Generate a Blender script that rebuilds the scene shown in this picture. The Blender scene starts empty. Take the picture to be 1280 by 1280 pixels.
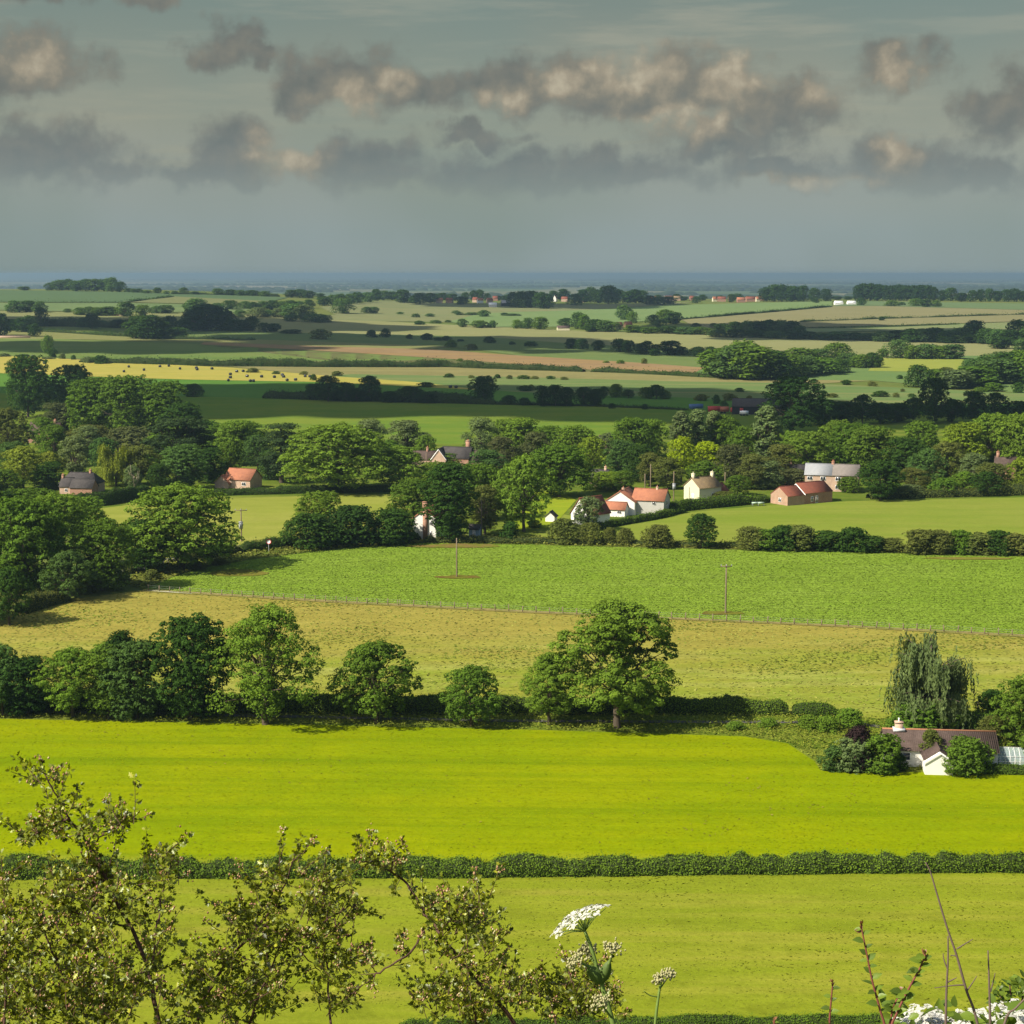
import bpy, math, random
import numpy as np
from mathutils import Vector, Matrix
from mathutils.geometry import delaunay_2d_cdt

R = math.radians
sc = bpy.context.scene
C = sc.collection
RNG = np.random.default_rng(7)
random.seed(7)

# ------------------------------------------------------------------ camera
F = 2200.0                       # focal length in pixels of the 1280 px photograph
CAMZ = 60.0
PITCH = math.atan(298.0 / F)
cd = bpy.data.cameras.new('camera')
cam = bpy.data.objects.new('camera', cd)
C.objects.link(cam)
cd.sensor_width = 36.0
cd.lens = 36.0 * F / 1280.0
cd.clip_start = 0.1
cd.clip_end = 200000.0
cam.location = (0, 0, CAMZ)
cam.rotation_euler = (math.pi / 2 - PITCH, 0, 0)
sc.camera = cam

# ------------------------------------------------------------------ light
SUN_EL = R(42.0)
SUN_H = Vector((-0.86, -0.51, 0)).normalized()
SUN = Vector((SUN_H.x * math.cos(SUN_EL), SUN_H.y * math.cos(SUN_EL), math.sin(SUN_EL)))
sd = bpy.data.lights.new('sun', 'SUN')
sd.energy = 4.2
sd.angle = R(0.55)
sd.color = (1.0, 0.93, 0.80)
so = bpy.data.objects.new('sun', sd)
C.objects.link(so)
so.location = (-300, -100, 400)
so.rotation_euler = (-SUN).to_track_quat('-Z', 'Y').to_euler()

sc.view_settings.view_transform = 'Standard'
sc.view_settings.look = 'None'
sc.view_settings.gamma = 1.0
sc.view_settings.use_curve_mapping = False
EXPO = 1.0
sc.view_settings.exposure = EXPO
EX = 2.0 ** EXPO
sc.cycles.use_denoising = True
sc.cycles.max_bounces = 4
sc.cycles.diffuse_bounces = 2
sc.cycles.transmission_bounces = 3
sc.cycles.volume_bounces = 0
sc.cycles.sample_clamp_indirect = 4.0
sc.cycles.use_adaptive_sampling = False


def srgb(r, g, b):
    f = lambda c: (c / 255.0 / 12.92) if c <= 10 else ((c / 255.0 + 0.055) / 1.055) ** 2.4
    return (f(r), f(g), f(b))


# ---- small node helper
class NT:
    def __init__(s, tree):
        s.t = tree
        tree.nodes.clear()

    def n(s, typ, **kw):
        nd = s.t.nodes.new(typ)
        for k, v in kw.items():
            setattr(nd, k, v)
        return nd

    def put(s, sock, v):
        if hasattr(v, 'is_output') or isinstance(v, bpy.types.NodeSocket):
            s.t.links.new(v, sock)
        elif v is not None:
            if hasattr(sock.default_value, '__len__'):
                n = len(sock.default_value)
                if not hasattr(v, '__len__'):
                    v = [v] * n
                v = list(v)[:n]
                if len(v) < n:
                    v += [1.0] * (n - len(v))
            sock.default_value = v

    def math(s, op, a, b=None, c=None, clamp=False):
        nd = s.n('ShaderNodeMath', operation=op)
        nd.use_clamp = clamp
        for i, v in enumerate((a, b, c)):
            if v is not None:
                s.put(nd.inputs[i], v)
        return nd.outputs[0]

    def vec(s, op, a, b=None, c=None):
        nd = s.n('ShaderNodeVectorMath', operation=op)
        for i, v in enumerate((a, b, c)):
            if v is not None:
                if op == 'SCALE' and i == 1:
                    s.put(nd.inputs['Scale'], v)
                else:
                    s.put(nd.inputs[i], v)
        return nd.outputs['Value'] if op in ('LENGTH', 'DOT_PRODUCT', 'DISTANCE') else nd.outputs[0]

    def mix(s, f, a, b, blend='MIX'):
        nd = s.n('ShaderNodeMix', data_type='RGBA', blend_type=blend)
        s.put(nd.inputs[0], f)
        s.put(nd.inputs[6], a)
        s.put(nd.inputs[7], b)
        return nd.outputs[2]

    def noise(s, vec, scale, detail=3.0, rough=0.55, dim='3D', dist=0.0):
        nd = s.n('ShaderNodeTexNoise', noise_dimensions=dim)
        s.put(nd.inputs['Vector'], vec)
        s.put(nd.inputs['Scale'], scale)
        s.put(nd.inputs['Detail'], detail)
        s.put(nd.inputs['Roughness'], rough)
        s.put(nd.inputs['Distortion'], dist)
        return nd.outputs['Fac']

    def smooth(s, v, a, b, lo=0.0, hi=1.0):
        nd = s.n('ShaderNodeMapRange', interpolation_type='SMOOTHSTEP')
        for i, q in enumerate((v, a, b, lo, hi)):
            s.put(nd.inputs[i], q)
        return nd.outputs[0]

    def ramp(s, v, stops):
        nd = s.n('ShaderNodeValToRGB')
        e = nd.color_ramp.elements
        while len(e) > 1:
            e.remove(e[-1])
        e[0].position = stops[0][0]
        e[0].color = (*stops[0][1][:3], 1)
        for p, c in stops[1:]:
            q = e.new(p)
            q.color = (*c[:3], 1)
        s.put(nd.inputs[0], v)
        return nd.outputs[0]


# ------------------------------------------------------------------ sky
w = bpy.data.worlds.new('World')
sc.world = w
w.use_nodes = True
t = NT(w.node_tree)
sky = t.n('ShaderNodeTexSky', sky_type='NISHITA')
sky.sun_disc = False
sky.sun_elevation = SUN_EL
sky.sun_rotation = math.atan2(SUN_H.x, SUN_H.y)
sky.altitude = 100
sky.air_density = 1.0
sky.dust_density = 2.0
SKYS = 0.10
geo = t.n('ShaderNodeTexCoord').outputs['Generated']
sep = t.n('ShaderNodeSeparateXYZ')
t.put(sep.inputs[0], geo)
az = t.math('ARCTAN2', sep.outputs[0], sep.outputs[1])
hyp = t.math('SQRT', t.math('ADD', t.math('MULTIPLY', sep.outputs[0], sep.outputs[0]), t.math('MULTIPLY', sep.outputs[1], sep.outputs[1])))
elv = t.math('ARCTAN2', sep.outputs[2], hyp)
PER = 1720.0                      # the cloud bank recurs round the horizon
U = t.math('WRAP', t.math('MULTIPLY', az, F), PER / 2, -PER / 2)
V = t.math('MULTIPLY', elv, F)    # "pixels" of elevation above the horizon
cmb = t.n('ShaderNodeCombineXYZ')
t.put(cmb.inputs[0], t.math('MULTIPLY', az, F))
t.put(cmb.inputs[1], V)
P0 = cmb.outputs[0]
cmb2 = t.n('ShaderNodeCombineXYZ')
t.put(cmb2.inputs[0], U)
t.put(cmb2.inputs[1], V)
PU = cmb2.outputs[0]
# billow warp
nz1 = t.n('ShaderNodeTexNoise', noise_dimensions='2D')
t.put(nz1.inputs['Vector'], P0)
nz1.inputs['Scale'].default_value = 0.016
nz1.inputs['Detail'].default_value = 5.0
nz1.inputs['Roughness'].default_value = 0.5
warp = t.vec('MULTIPLY', t.vec('SUBTRACT', nz1.outputs['Color'], (0.5, 0.5, 0.5)), (95, 70, 0))
PW = t.vec('ADD', PU, warp)


def blobs(lst, p, grow=1.0):
    cur = None
    for (px, py, a, b) in lst:
        a, b = a * grow, b * grow
        u = math.atan((px - 640) / F) * F
        v = 342.0 - py
        m = t.vec('MULTIPLY_ADD', p, (1.0 / a, 1.0 / b, 0), (-u / a, -v / b, 0))
        l = t.vec('LENGTH', m)
        cur = l if cur is None else t.math('SMOOTH_MIN', cur, l, 0.25)
    return t.math('SUBTRACT', 1.0, cur)


dark = [(60, 95, 80, 40), (10, 118, 65, 32), (292, 72, 50, 24), (345, 86, 30, 12), (60, 2, 85, 24), (205, 8, 42, 20),
        (50, 203, 120, 36), (150, 222, 42, 20), (300, 190, 55, 36), (440, 212, 95, 30), (270, 218, 85, 20),
        (440, 108, 80, 40), (385, 122, 42, 26), (540, 122, 75, 30), (632, 112, 60, 34), (720, 108, 70, 36),
        (860, 112, 85, 40), (965, 142, 95, 34), (800, 135, 120, 26), (900, 178, 95, 24), (590, 176, 62, 13),
        (630, 222, 115, 28), (760, 216, 100, 26), (1108, 100, 54, 30), (1120, 212, 95, 34), (1245, 150, 65, 42),
        (1200, 226, 75, 24), (960, 215, 80, 22), (1360, 120, 70, 32), (-70, 150, 70, 30), (1420, 215, 90, 26)]
lit = [(368, 203, 40, 30), (800, 100, 52, 32), (908, 104, 36, 36), (752, 100, 34, 24), (445, 132, 34, 22),
       (495, 108, 22, 18), (1112, 104, 30, 20), (1012, 126, 34, 13), (1108, 196, 26, 22), (60, 92, 40, 22), (700, 112, 30, 20), (850, 160, 60, 18), (1010, 232, 70, 9), (630, 130, 24, 14)]
D = blobs(dark, PW, 1.22)
L = blobs(lit, t.vec('ADD', PU, t.vec('SCALE', warp, 0.45)), 1.12)
fine = t.noise(P0, 0.034, 5.0, 0.52, '2D')
fine2 = t.noise(t.vec('ADD', P0, (-11.0, 13.0, 0.0)), 0.034, 4.0, 0.48, '2D')
relief = t.math('MULTIPLY', t.math('SUBTRACT', fine, fine2), 0.85)
dens = t.smooth(t.math('ADD', D, t.math('MULTIPLY', t.math('SUBTRACT', fine, 0.5), 0.8)), -0.12, 0.55)
# clouds higher up, outside the frame
gen = t.noise(t.vec('MULTIPLY', P0, (1.0, 2.0, 0)), 0.0032, 7.0, 0.6, '2D')
genm = t.math('MULTIPLY', t.smooth(gen, 0.55, 0.70), t.smooth(V, 380.0, 600.0))
dens = t.math('MAXIMUM', dens, genm)
litm = t.smooth(t.math('ADD', L, t.math('MULTIPLY', t.math('SUBTRACT', fine, 0.5), 0.75)), -0.75, 0.85)
k = 1.0 / EX


def col(r, g, b, m=1.0):
    c = srgb(r, g, b)
    return tuple(x * k * m for x in c)


# pale veil of high cloud over the blue
veil = t.ramp(t.math('DIVIDE', V, 400.0, clamp=True), [
    (0.0, col(146, 161, 163)), (0.12, col(140, 156, 157)), (0.30, col(142, 149, 142)), (0.45, col(146, 147, 130)),
    (0.62, col(138, 140, 122)), (0.80, col(118, 129, 116)), (1.0, col(108, 122, 110))])
streak = t.noise(t.vec('MULTIPLY', P0, (0.0030, 0.026, 0)), 1.0, 5.0, 0.6, '2D')
sfac = t.math('MULTIPLY', t.smooth(streak, 0.44, 0.72), t.smooth(V, 60.0, 200.0))
veil = t.mix(t.math('MULTIPLY', sfac, 0.75), veil, col(157, 154, 132))
tl = t.noise(P0, 0.0022, 3.0, 0.5, '2D')
veil = t.mix(t.math('MULTIPLY', t.smooth(tl, 0.35, 0.7), 0.45), veil, col(112, 132, 122))
nish = t.vec('SCALE', sky.outputs[0], SKYS)
base = t.mix(t.smooth(V, 350.0, 1300.0, 0.92, 0.12), nish, veil)
# cloud colour: grey body, cream where the light reaches
sh = t.math('ADD', t.math('MULTIPLY', litm, 0.85), relief)
ccol = t.ramp(t.math('MULTIPLY_ADD', sh, 0.7, 0.22, clamp=True), [
    (0.0, col(102, 108, 106)), (0.22, col(115, 117, 112)), (0.50, col(132, 129, 118)), (0.78, col(162, 152, 133)), (1.0, col(190, 180, 157))])
low = t.smooth(V, 70.0, 235.0, 0.82, 0.0)
ccol = t.mix(t.math('MULTIPLY', low, t.math('MULTIPLY_ADD', litm, -0.85, 1.0)), ccol, col(118, 132, 136))
cmask = t.math('MULTIPLY', dens, t.smooth(V, 55.0, 150.0, 0.0, 0.86))
skyc = t.mix(cmask, base, ccol)
bg = t.n('ShaderNodeBackground')
t.put(bg.inputs[0], skyc)
bg.inputs[1].default_value = 1.0
out = t.n('ShaderNodeOutputWorld')
t.t.links.new(bg.outputs[0], out.inputs[0])
w.cycles.sampling_method = 'MANUAL'
w.cycles.sample_map_resolution = 512

# ------------------------------------------------------------------ terrain
def sstep(x, a, b):
    q = np.clip((x - a) / (b - a), 0, 1)
    return q * q * (3 - 2 * q)


def terr(x, y):
    x = np.asarray(x, float)
    y = np.asarray(y, float)
    z = np.interp(y, [-3000, -1, 1, 4, 8, 60, 105, 125, 138, 2e5], [58.6, 58.4, 58.1, 56.8, 54.6, 27, 5, 0.9, 0, 0])
    xs = x / np.maximum(y, 300.0) * 2600.0
    cr = np.interp(xs, [-2500, -560, -380, -150, 150, 420, 700, 2500], [35, 36, 31, 20.5, 19.5, 21, 23, 24])
    z = z + cr * sstep(y, 900, 2600)
    z = z + 0.7 * np.sin(x / 150.0) * np.sin(y / 210.0) * sstep(y, 560, 900)
    s = sstep(y, 2680, 4700)
    return z * (1 - s) - 30.0 * s


RIGHT = np.array([1.0, 0, 0])
FWD = np.array([0, math.cos(PITCH), -math.sin(PITCH)])
UP = np.array([0, math.sin(PITCH), math.cos(PITCH)])


def ray(px, py):
    px = np.atleast_1d(np.asarray(px, float))
    py = np.atleast_1d(np.asarray(py, float))
    return FWD[None] + ((px - 640) / F)[:, None] * RIGHT[None] - ((py - 640) / F)[:, None] * UP[None]


YS = np.concatenate([[131.0], np.geomspace(132, 95000, 3500)])


def hit(px, py):
    """ground points under pixels of the photograph"""
    d = ray(px, py)
    d = d / d[:, 1:2]
    out = np.zeros((len(d), 3))
    for i, v in enumerate(d):
        h = CAMZ + v[2] * YS - terr(v[0] * YS, YS)
        idx = np.argmax(h < 0)
        if h[idx] >= 0:
            yy = YS[-1]
        elif idx == 0:
            yy = YS[0]
        else:
            a, b = h[idx - 1], h[idx]
            yy = YS[idx - 1] + (YS[idx] - YS[idx - 1]) * a / (a - b)
        yy = min(yy, 2640.0)      # nothing traced from the picture stands beyond the crest
        out[i] = (v[0] * yy, yy, 0)
    out[:, 2] = terr(out[:, 0], out[:, 1])
    return out


def at(px, py, depth):
    """a point at a given forward distance (for what stands close to the viewer)"""
    d = ray(px, py)
    return np.array([0, 0, CAMZ]) + d * np.asarray(depth, float).reshape(-1, 1)


# ------------------------------------------------------------------ mesh helpers
def mesh_np(name, V, F_, mats, tint=None, midx=None, smooth=False):
    """V (n,3); F_ list of int arrays (m,3) or (m,4)"""
    me = bpy.data.meshes.new(name)
    V = np.asarray(V, np.float32)
    me.vertices.add(len(V))
    me.vertices.foreach_set('co', V.ravel())
    Fs = [np.asarray(f, np.int32) for f in F_ if len(f)]
    loops = np.concatenate([f.ravel() for f in Fs])
    tot = np.concatenate([np.full(len(f), f.shape[1], np.int32) for f in Fs])
    st = np.concatenate([[0], np.cumsum(tot)[:-1]]).astype(np.int32)
    me.loops.add(len(loops))
    me.loops.foreach_set('vertex_index', loops)
    me.polygons.add(len(tot))
    me.polygons.foreach_set('loop_start', st)
    me.polygons.foreach_set('loop_total', tot)
    if midx is not None:
        me.polygons.foreach_set('material_index', np.asarray(midx, np.int32))
    if smooth:
        me.polygons.foreach_set('use_smooth', np.ones(len(tot), bool))
    for m in (mats if isinstance(mats, (list, tuple)) else [mats]):
        me.materials.append(m)
    if tint is not None:
        a = me.attributes.new('tint', 'FLOAT', 'POINT')
        a.data.foreach_set('value', np.asarray(tint, np.float32))
    me.update(calc_edges=True)
    return me


class MB:
    """collects pieces of one mesh"""
    def __init__(s):
        s.V = []
        s.T = []
        s.Q = []
        s.ti = []
        s.n = 0

    def add(s, V, tris=None, quads=None, tint=0.5):
        V = np.asarray(V, float).reshape(-1, 3)
        s.V.append(V)
        if tris is not None and len(tris):
            s.T.append(np.asarray(tris, np.int32) + s.n)
        if quads is not None and len(quads):
            s.Q.append(np.asarray(quads, np.int32) + s.n)
        s.ti.append(np.broadcast_to(np.asarray(tint, float), (len(V),)).copy())
        s.n += len(V)

    def box(s, c, size, rz=0.0, tint=0.5):
        x, y, z = [q / 2 for q in size]
        v = np.array([(i, j, k_) for k_ in (-z, z) for j in (-y, y) for i in (-x, x)])
        cs, sn = math.cos(rz), math.sin(rz)
        v = np.stack([v[:, 0] * cs - v[:, 1] * sn, v[:, 0] * sn + v[:, 1] * cs, v[:, 2]], 1) + np.asarray(c)
        s.add(v, quads=[(0, 2, 3, 1), (4, 5, 7, 6), (0, 1, 5, 4), (2, 6, 7, 3), (0, 4, 6, 2), (1, 3, 7, 5)], tint=tint)

    def tube(s, pts, rad, sides=6, tint=0.5, cap=True):
        P = np.asarray(pts, float)
        n = len(P)
        rad = np.broadcast_to(np.asarray(rad, float), (n,))
        T = np.gradient(P, axis=0)
        T /= np.linalg.norm(T, axis=1)[:, None] + 1e-9
        ref = np.array([0.31, 0.87, 0.37]) if abs(T[0] @ np.array([0.31, 0.87, 0.37])) < 0.9 else np.array([1.0, 0, 0])
        A = np.cross(T, ref)
        A /= np.linalg.norm(A, axis=1)[:, None] + 1e-9
        B = np.cross(T, A)
        th = np.linspace(0, 2 * np.pi, sides, endpoint=False)
        ring = P[:, None] + rad[:, None, None] * (np.cos(th)[None, :, None] * A[:, None] + np.sin(th)[None, :, None] * B[:, None])
        q = []
        i = np.arange(n - 1)[:, None] * sides
        j = np.arange(sides)[None]
        jn = (j + 1) % sides
        q = np.stack([i + j, i + jn, i + sides + jn, i + sides + j], -1).reshape(-1, 4)
        V = ring.reshape(-1, 3)
        tris = None
        if cap:
            V = np.concatenate([V, P[[-1]]])
            b = (n - 1) * sides
            tris = [(b + a, b + (a + 1) % sides, n * sides) for a in range(sides)]
        s.add(V, tris=tris, quads=q, tint=tint)

    def build(s, name, mats, smooth=False):
        return mesh_np(name, np.concatenate(s.V), [np.concatenate(a) for a in (s.T, s.Q) if a], mats, np.concatenate(s.ti), smooth=smooth)


def link(name, me, parent=None, **props):
    o = bpy.data.objects.new(name, me)
    C.objects.link(o)
    if parent is not None:
        o.parent = parent
    for k_, v in props.items():
        o[k_] = v
    return o


def thing(name, label, cat, loc=(0, 0, 0), rz=0.0, group=None):
    o = bpy.data.objects.new(name, None)
    C.objects.link(o)
    o.empty_display_size = 0.5
    o.location = loc
    o.rotation_euler = (0, 0, rz)
    o['label'] = label
    o['category'] = cat
    if group:
        o['group'] = group
    return o


def vnoise(n_or_x, seed, scale=1.0):
    """smooth 1-D value noise in -1..1"""
    x = np.asarray(n_or_x, float) / scale
    r = np.random.default_rng(seed).uniform(-1, 1, 4096)
    i = np.floor(x).astype(int)
    f = x - i
    f = f * f * (3 - 2 * f)
    return r[i % 4096] * (1 - f) + r[(i + 1) % 4096] * f


# ------------------------------------------------------------------ materials
def mat(name):
    m = bpy.data.materials.new(name)
    m.use_nodes = True
    return m, NT(m.node_tree)


def finish(t_, sh_, disp=None):
    o = t_.n('ShaderNodeOutputMaterial')
    t_.t.links.new(sh_, o.inputs[0])


def simple(name, colr, rough=0.8, var=0.15, scale=3.0, bump=0.0, spec=0.2, metal=0.0):
    m, t_ = mat(name)
    p = t_.n('ShaderNodeBsdfPrincipled')
    tc = t_.n('ShaderNodeTexCoord').outputs['Object']
    nz = t_.noise(tc, scale, 4.0)
    f = t_.math('MULTIPLY_ADD', nz, 2 * var, 1 - var)
    t_.put(p.inputs['Base Color'], t_.vec('SCALE', tuple(colr), f))
    p.inputs['Roughness'].default_value = rough
    p.inputs['Specular IOR Level'].default_value = spec
    p.inputs['Metallic'].default_value = metal
    if bump:
        b = t_.n('ShaderNodeBump')
        b.inputs['Strength'].default_value = bump
        b.inputs['Distance'].default_value = 0.05
        t_.put(b.inputs['Height'], t_.noise(tc, scale * 4, 4.0))
        t_.t.links.new(b.outputs[0], p.inputs['Normal'])
    finish(t_, p.outputs[0])
    return m


def leaf_material(name, colr=None, spread=0.55, trans=0.3, gloss=0.06, warm=0.0):
    """leaf: own colour per thing (object colour) and per leaf (tint)"""
    m, t_ = mat(name)
    a = t_.n('ShaderNodeAttribute', attribute_name='tint', attribute_type='GEOMETRY').outputs['Fac']
    base_ = t_.n('ShaderNodeObjectInfo').outputs['Color'] if colr is None else None
    f = t_.math('MULTIPLY_ADD', a, 2 * spread, 1 - spread)
    src = base_ if base_ is not None else tuple(colr)
    c = t_.vec('SCALE', src, f)
    # older leaves darker and bluer, young ones yellower
    c = t_.mix(t_.smooth(a, 0.55, 1.0, 0.0, 0.45 + warm), c, t_.vec('MULTIPLY', c, (1.35, 1.08, 0.55)))
    dif = t_.n('ShaderNodeBsdfDiffuse')
    t_.put(dif.inputs[0], c)
    tr = t_.n('ShaderNodeBsdfTranslucent')
    t_.put(tr.inputs[0], t_.vec('MULTIPLY', c, (1.25, 1.15, 0.45)))
    ms = t_.n('ShaderNodeMixShader')
    ms.inputs[0].default_value = trans
    t_.t.links.new(dif.outputs[0], ms.inputs[1])
    t_.t.links.new(tr.outputs[0], ms.inputs[2])
    sh_ = ms.outputs[0]
    if gloss:
        gl = t_.n('ShaderNodeBsdfGlossy')
        gl.inputs['Roughness'].default_value = 0.42
        gl.inputs[0].default_value = (0.9, 0.95, 0.85, 1)
        m2 = t_.n('ShaderNodeMixShader')
        m2.inputs[0].default_value = gloss
        t_.t.links.new(sh_, m2.inputs[1])
        t_.t.links.new(gl.outputs[0], m2.inputs[2])
        sh_ = m2.outputs[0]
    finish(t_, sh_)
    return m


M_LEAF = leaf_material('leaf', spread=0.5, trans=0.32, gloss=0.0)
M_BARK = simple('bark', (0.085, 0.066, 0.048), 0.95, 0.35, 6.0, 0.5, 0.05)
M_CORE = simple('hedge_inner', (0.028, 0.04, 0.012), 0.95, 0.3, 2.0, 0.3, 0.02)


def field_mat(name, c1, c2, c3=None, patch=35.0, streak=(0.004, 0.16), sang=0.0, grain=1.2, gamp=0.35, rows=None, bump=0.4, c4=None, band=None):
    """c1 main, c2 second colour in patches, c3 streaks along one direction, grain of the sward"""
    m, t_ = mat(name)
    pos = t_.n('ShaderNodeTexCoord').outputs['Object']
    n1 = t_.noise(pos, 1.0 / patch, 5.0, 0.6)
    n2 = t_.noise(pos, 5.0 / patch, 5.0, 0.65)
    c = t_.mix(t_.smooth(t_.math('MULTIPLY_ADD', n2, 0.4, t_.math('MULTIPLY', n1, 0.7)), 0.42, 0.68), c1, c2)
    mp = t_.n('ShaderNodeMapping')
    mp.inputs['Rotation'].default_value = (0, 0, sang)
    t_.put(mp.inputs[0], pos)
    st_ = t_.noise(t_.vec('MULTIPLY', mp.outputs[0], (streak[0], streak[1], 0.0)), 1.0, 5.0, 0.62)
    if c3 is not None:
        c = t_.mix(t_.smooth(st_, 0.42, 0.72, 0.0, 0.8), c, c3)
    if c4 is not None:
        n4 = t_.noise(t_.vec('ADD', pos, (311.0, 97.0, 0.0)), 1.0 / (patch * 0.45), 5.0, 0.6)
        c = t_.mix(t_.smooth(n4, 0.55, 0.72, 0.0, 0.8), c, c4)
    if band is not None:         # (from y, to y, colour, raggedness): a strip of other growth along the field
        sp_ = t_.n('ShaderNodeSeparateXYZ')
        t_.put(sp_.inputs[0], pos)
        rag = t_.math('MULTIPLY', t_.math('SUBTRACT', t_.noise(t_.vec('MULTIPLY', pos, (0.25, 1.0, 1.0)), 0.09, 5.0, 0.6), 0.5), band[3])
        c = t_.mix(t_.smooth(t_.math('ADD', sp_.outputs[1], rag), band[0], band[1], 0.0, 0.85), c, band[2])
    g = t_.noise(pos, grain, 5.0, 0.7)
    g2 = t_.noise(t_.vec('MULTIPLY', pos, (0.35, 1.0, 1.0)), grain * 0.28, 4.0, 0.6)
    gg = t_.math('ADD', t_.math('MULTIPLY', g, 0.6), t_.math('MULTIPLY', g2, 0.4))
    fac = t_.math('MULTIPLY_ADD', t_.math('SUBTRACT', gg, 0.5), 4.0 * gamp, 1.0)
    fac = t_.math('MAXIMUM', fac, 0.3)
    if rows is not None:
        wv = t_.n('ShaderNodeTexWave', wave_type='BANDS', bands_direction='Y')
        mp2 = t_.n('ShaderNodeMapping')
        mp2.inputs['Rotation'].default_value = (0, 0, rows[1])
        t_.put(mp2.inputs[0], pos)
        t_.put(wv.inputs['Vector'], mp2.outputs[0])
        wv.inputs['Scale'].default_value = 0.314 / rows[0]
        wv.inputs['Distortion'].default_value = 0.4
        fac = t_.math('MULTIPLY', fac, t_.math('MULTIPLY_ADD', wv.outputs['Fac'], rows[2], 1 - rows[2] / 2))
    c = t_.vec('SCALE', c, fac)
    p = t_.n('ShaderNodeBsdfPrincipled')
    t_.put(p.inputs['Base Color'], c)
    p.inputs['Roughness'].default_value = 0.9
    p.inputs['Specular IOR Level'].default_value = 0.0
    if bump:
        b = t_.n('ShaderNodeBump')
        b.inputs['Strength'].default_value = bump
        b.inputs['Distance'].default_value = 0.35
        t_.put(b.inputs['Height'], gg)
        t_.t.links.new(b.outputs[0], p.inputs['Normal'])
    finish(t_, p.outputs[0])
    return m


# ------------------------------------------------------------------ ground sheet
gy = np.unique(np.concatenate([[-400, -200, -100, -50, -20], np.arange(-10, 20, 1.0), np.arange(20, 140, 3.0), np.geomspace(140, 100000, 420)]))
gu = np.linspace(-1, 1, 181)
gu = np.sign(gu) * np.abs(gu) ** 1.3
GX = gu[None] * (260 + 0.85 * np.maximum(gy, 0))[:, None]
GY = np.broadcast_to(gy[:, None], GX.shape)
GV = np.stack([GX, GY, terr(GX, GY)], -1).reshape(-1, 3)
nr, nc_ = GX.shape
ii, jj = np.meshgrid(np.arange(nr - 1), np.arange(nc_ - 1), indexing='ij')
b0 = (ii * nc_ + jj).ravel()
GQ = np.stack([b0, b0 + 1, b0 + nc_ + 1, b0 + nc_], 1)
m_ground, t = mat('ground_grass')
pos = t.n('ShaderNodeTexCoord').outputs['Object']
n1 = t.noise(pos, 0.02, 5.0, 0.6)
cg = t.mix(t.smooth(n1, 0.35, 0.65), (0.085, 0.12, 0.022), (0.12, 0.13, 0.03))
vor = t.n('ShaderNodeTexVoronoi', feature='F1')
t.put(vor.inputs['Vector'], t.vec("MULTIPLY", pos, (0.0016, 0.00065, 0.0)))
vor.inputs['Scale'].default_value = 1.0
sp = t.n('ShaderNodeSeparateColor')
t.put(sp.inputs[0], vor.outputs['Color'])
patchc = t.ramp(sp.outputs[0], [(0.0, (0.03, 0.05, 0.02)), (0.35, (0.06, 0.095, 0.03)), (0.6, (0.10, 0.13, 0.04)), (0.8, (0.17, 0.15, 0.07)), (1.0, (0.24, 0.2, 0.12))])
sy = t.n('ShaderNodeSeparateXYZ')
t.put(sy.inputs[0], pos)
cg = t.mix(t.smooth(sy.outputs[1], 3000.0, 4500.0), cg, patchc)
cg = t.vec('SCALE', cg, t.math('MULTIPLY_ADD', t.noise(pos, 0.9, 4.0), 0.7, 0.65))
p = t.n('ShaderNodeBsdfPrincipled')
t.put(p.inputs['Base Color'], cg)
p.inputs['Roughness'].default_value = 0.95
p.inputs['Specular IOR Level'].default_value = 0.03
finish(t, p.outputs[0])
link('ground', mesh_np('ground', GV, [GQ], m_ground, smooth=True), kind='structure')


# ------------------------------------------------------------------ fields
def inside(P, poly):
    x, y = P[:, 0], P[:, 1]
    r = np.zeros(len(P), bool)
    n = len(poly)
    for i in range(n):
        x1, y1 = poly[i]
        x2, y2 = poly[(i + 1) % n]
        c_ = ((y1 > y) != (y2 > y)) & (x < (x2 - x1) * (y - y1) / (y2 - y1 + 1e-12) + x1)
        r ^= c_
    return r


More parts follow.
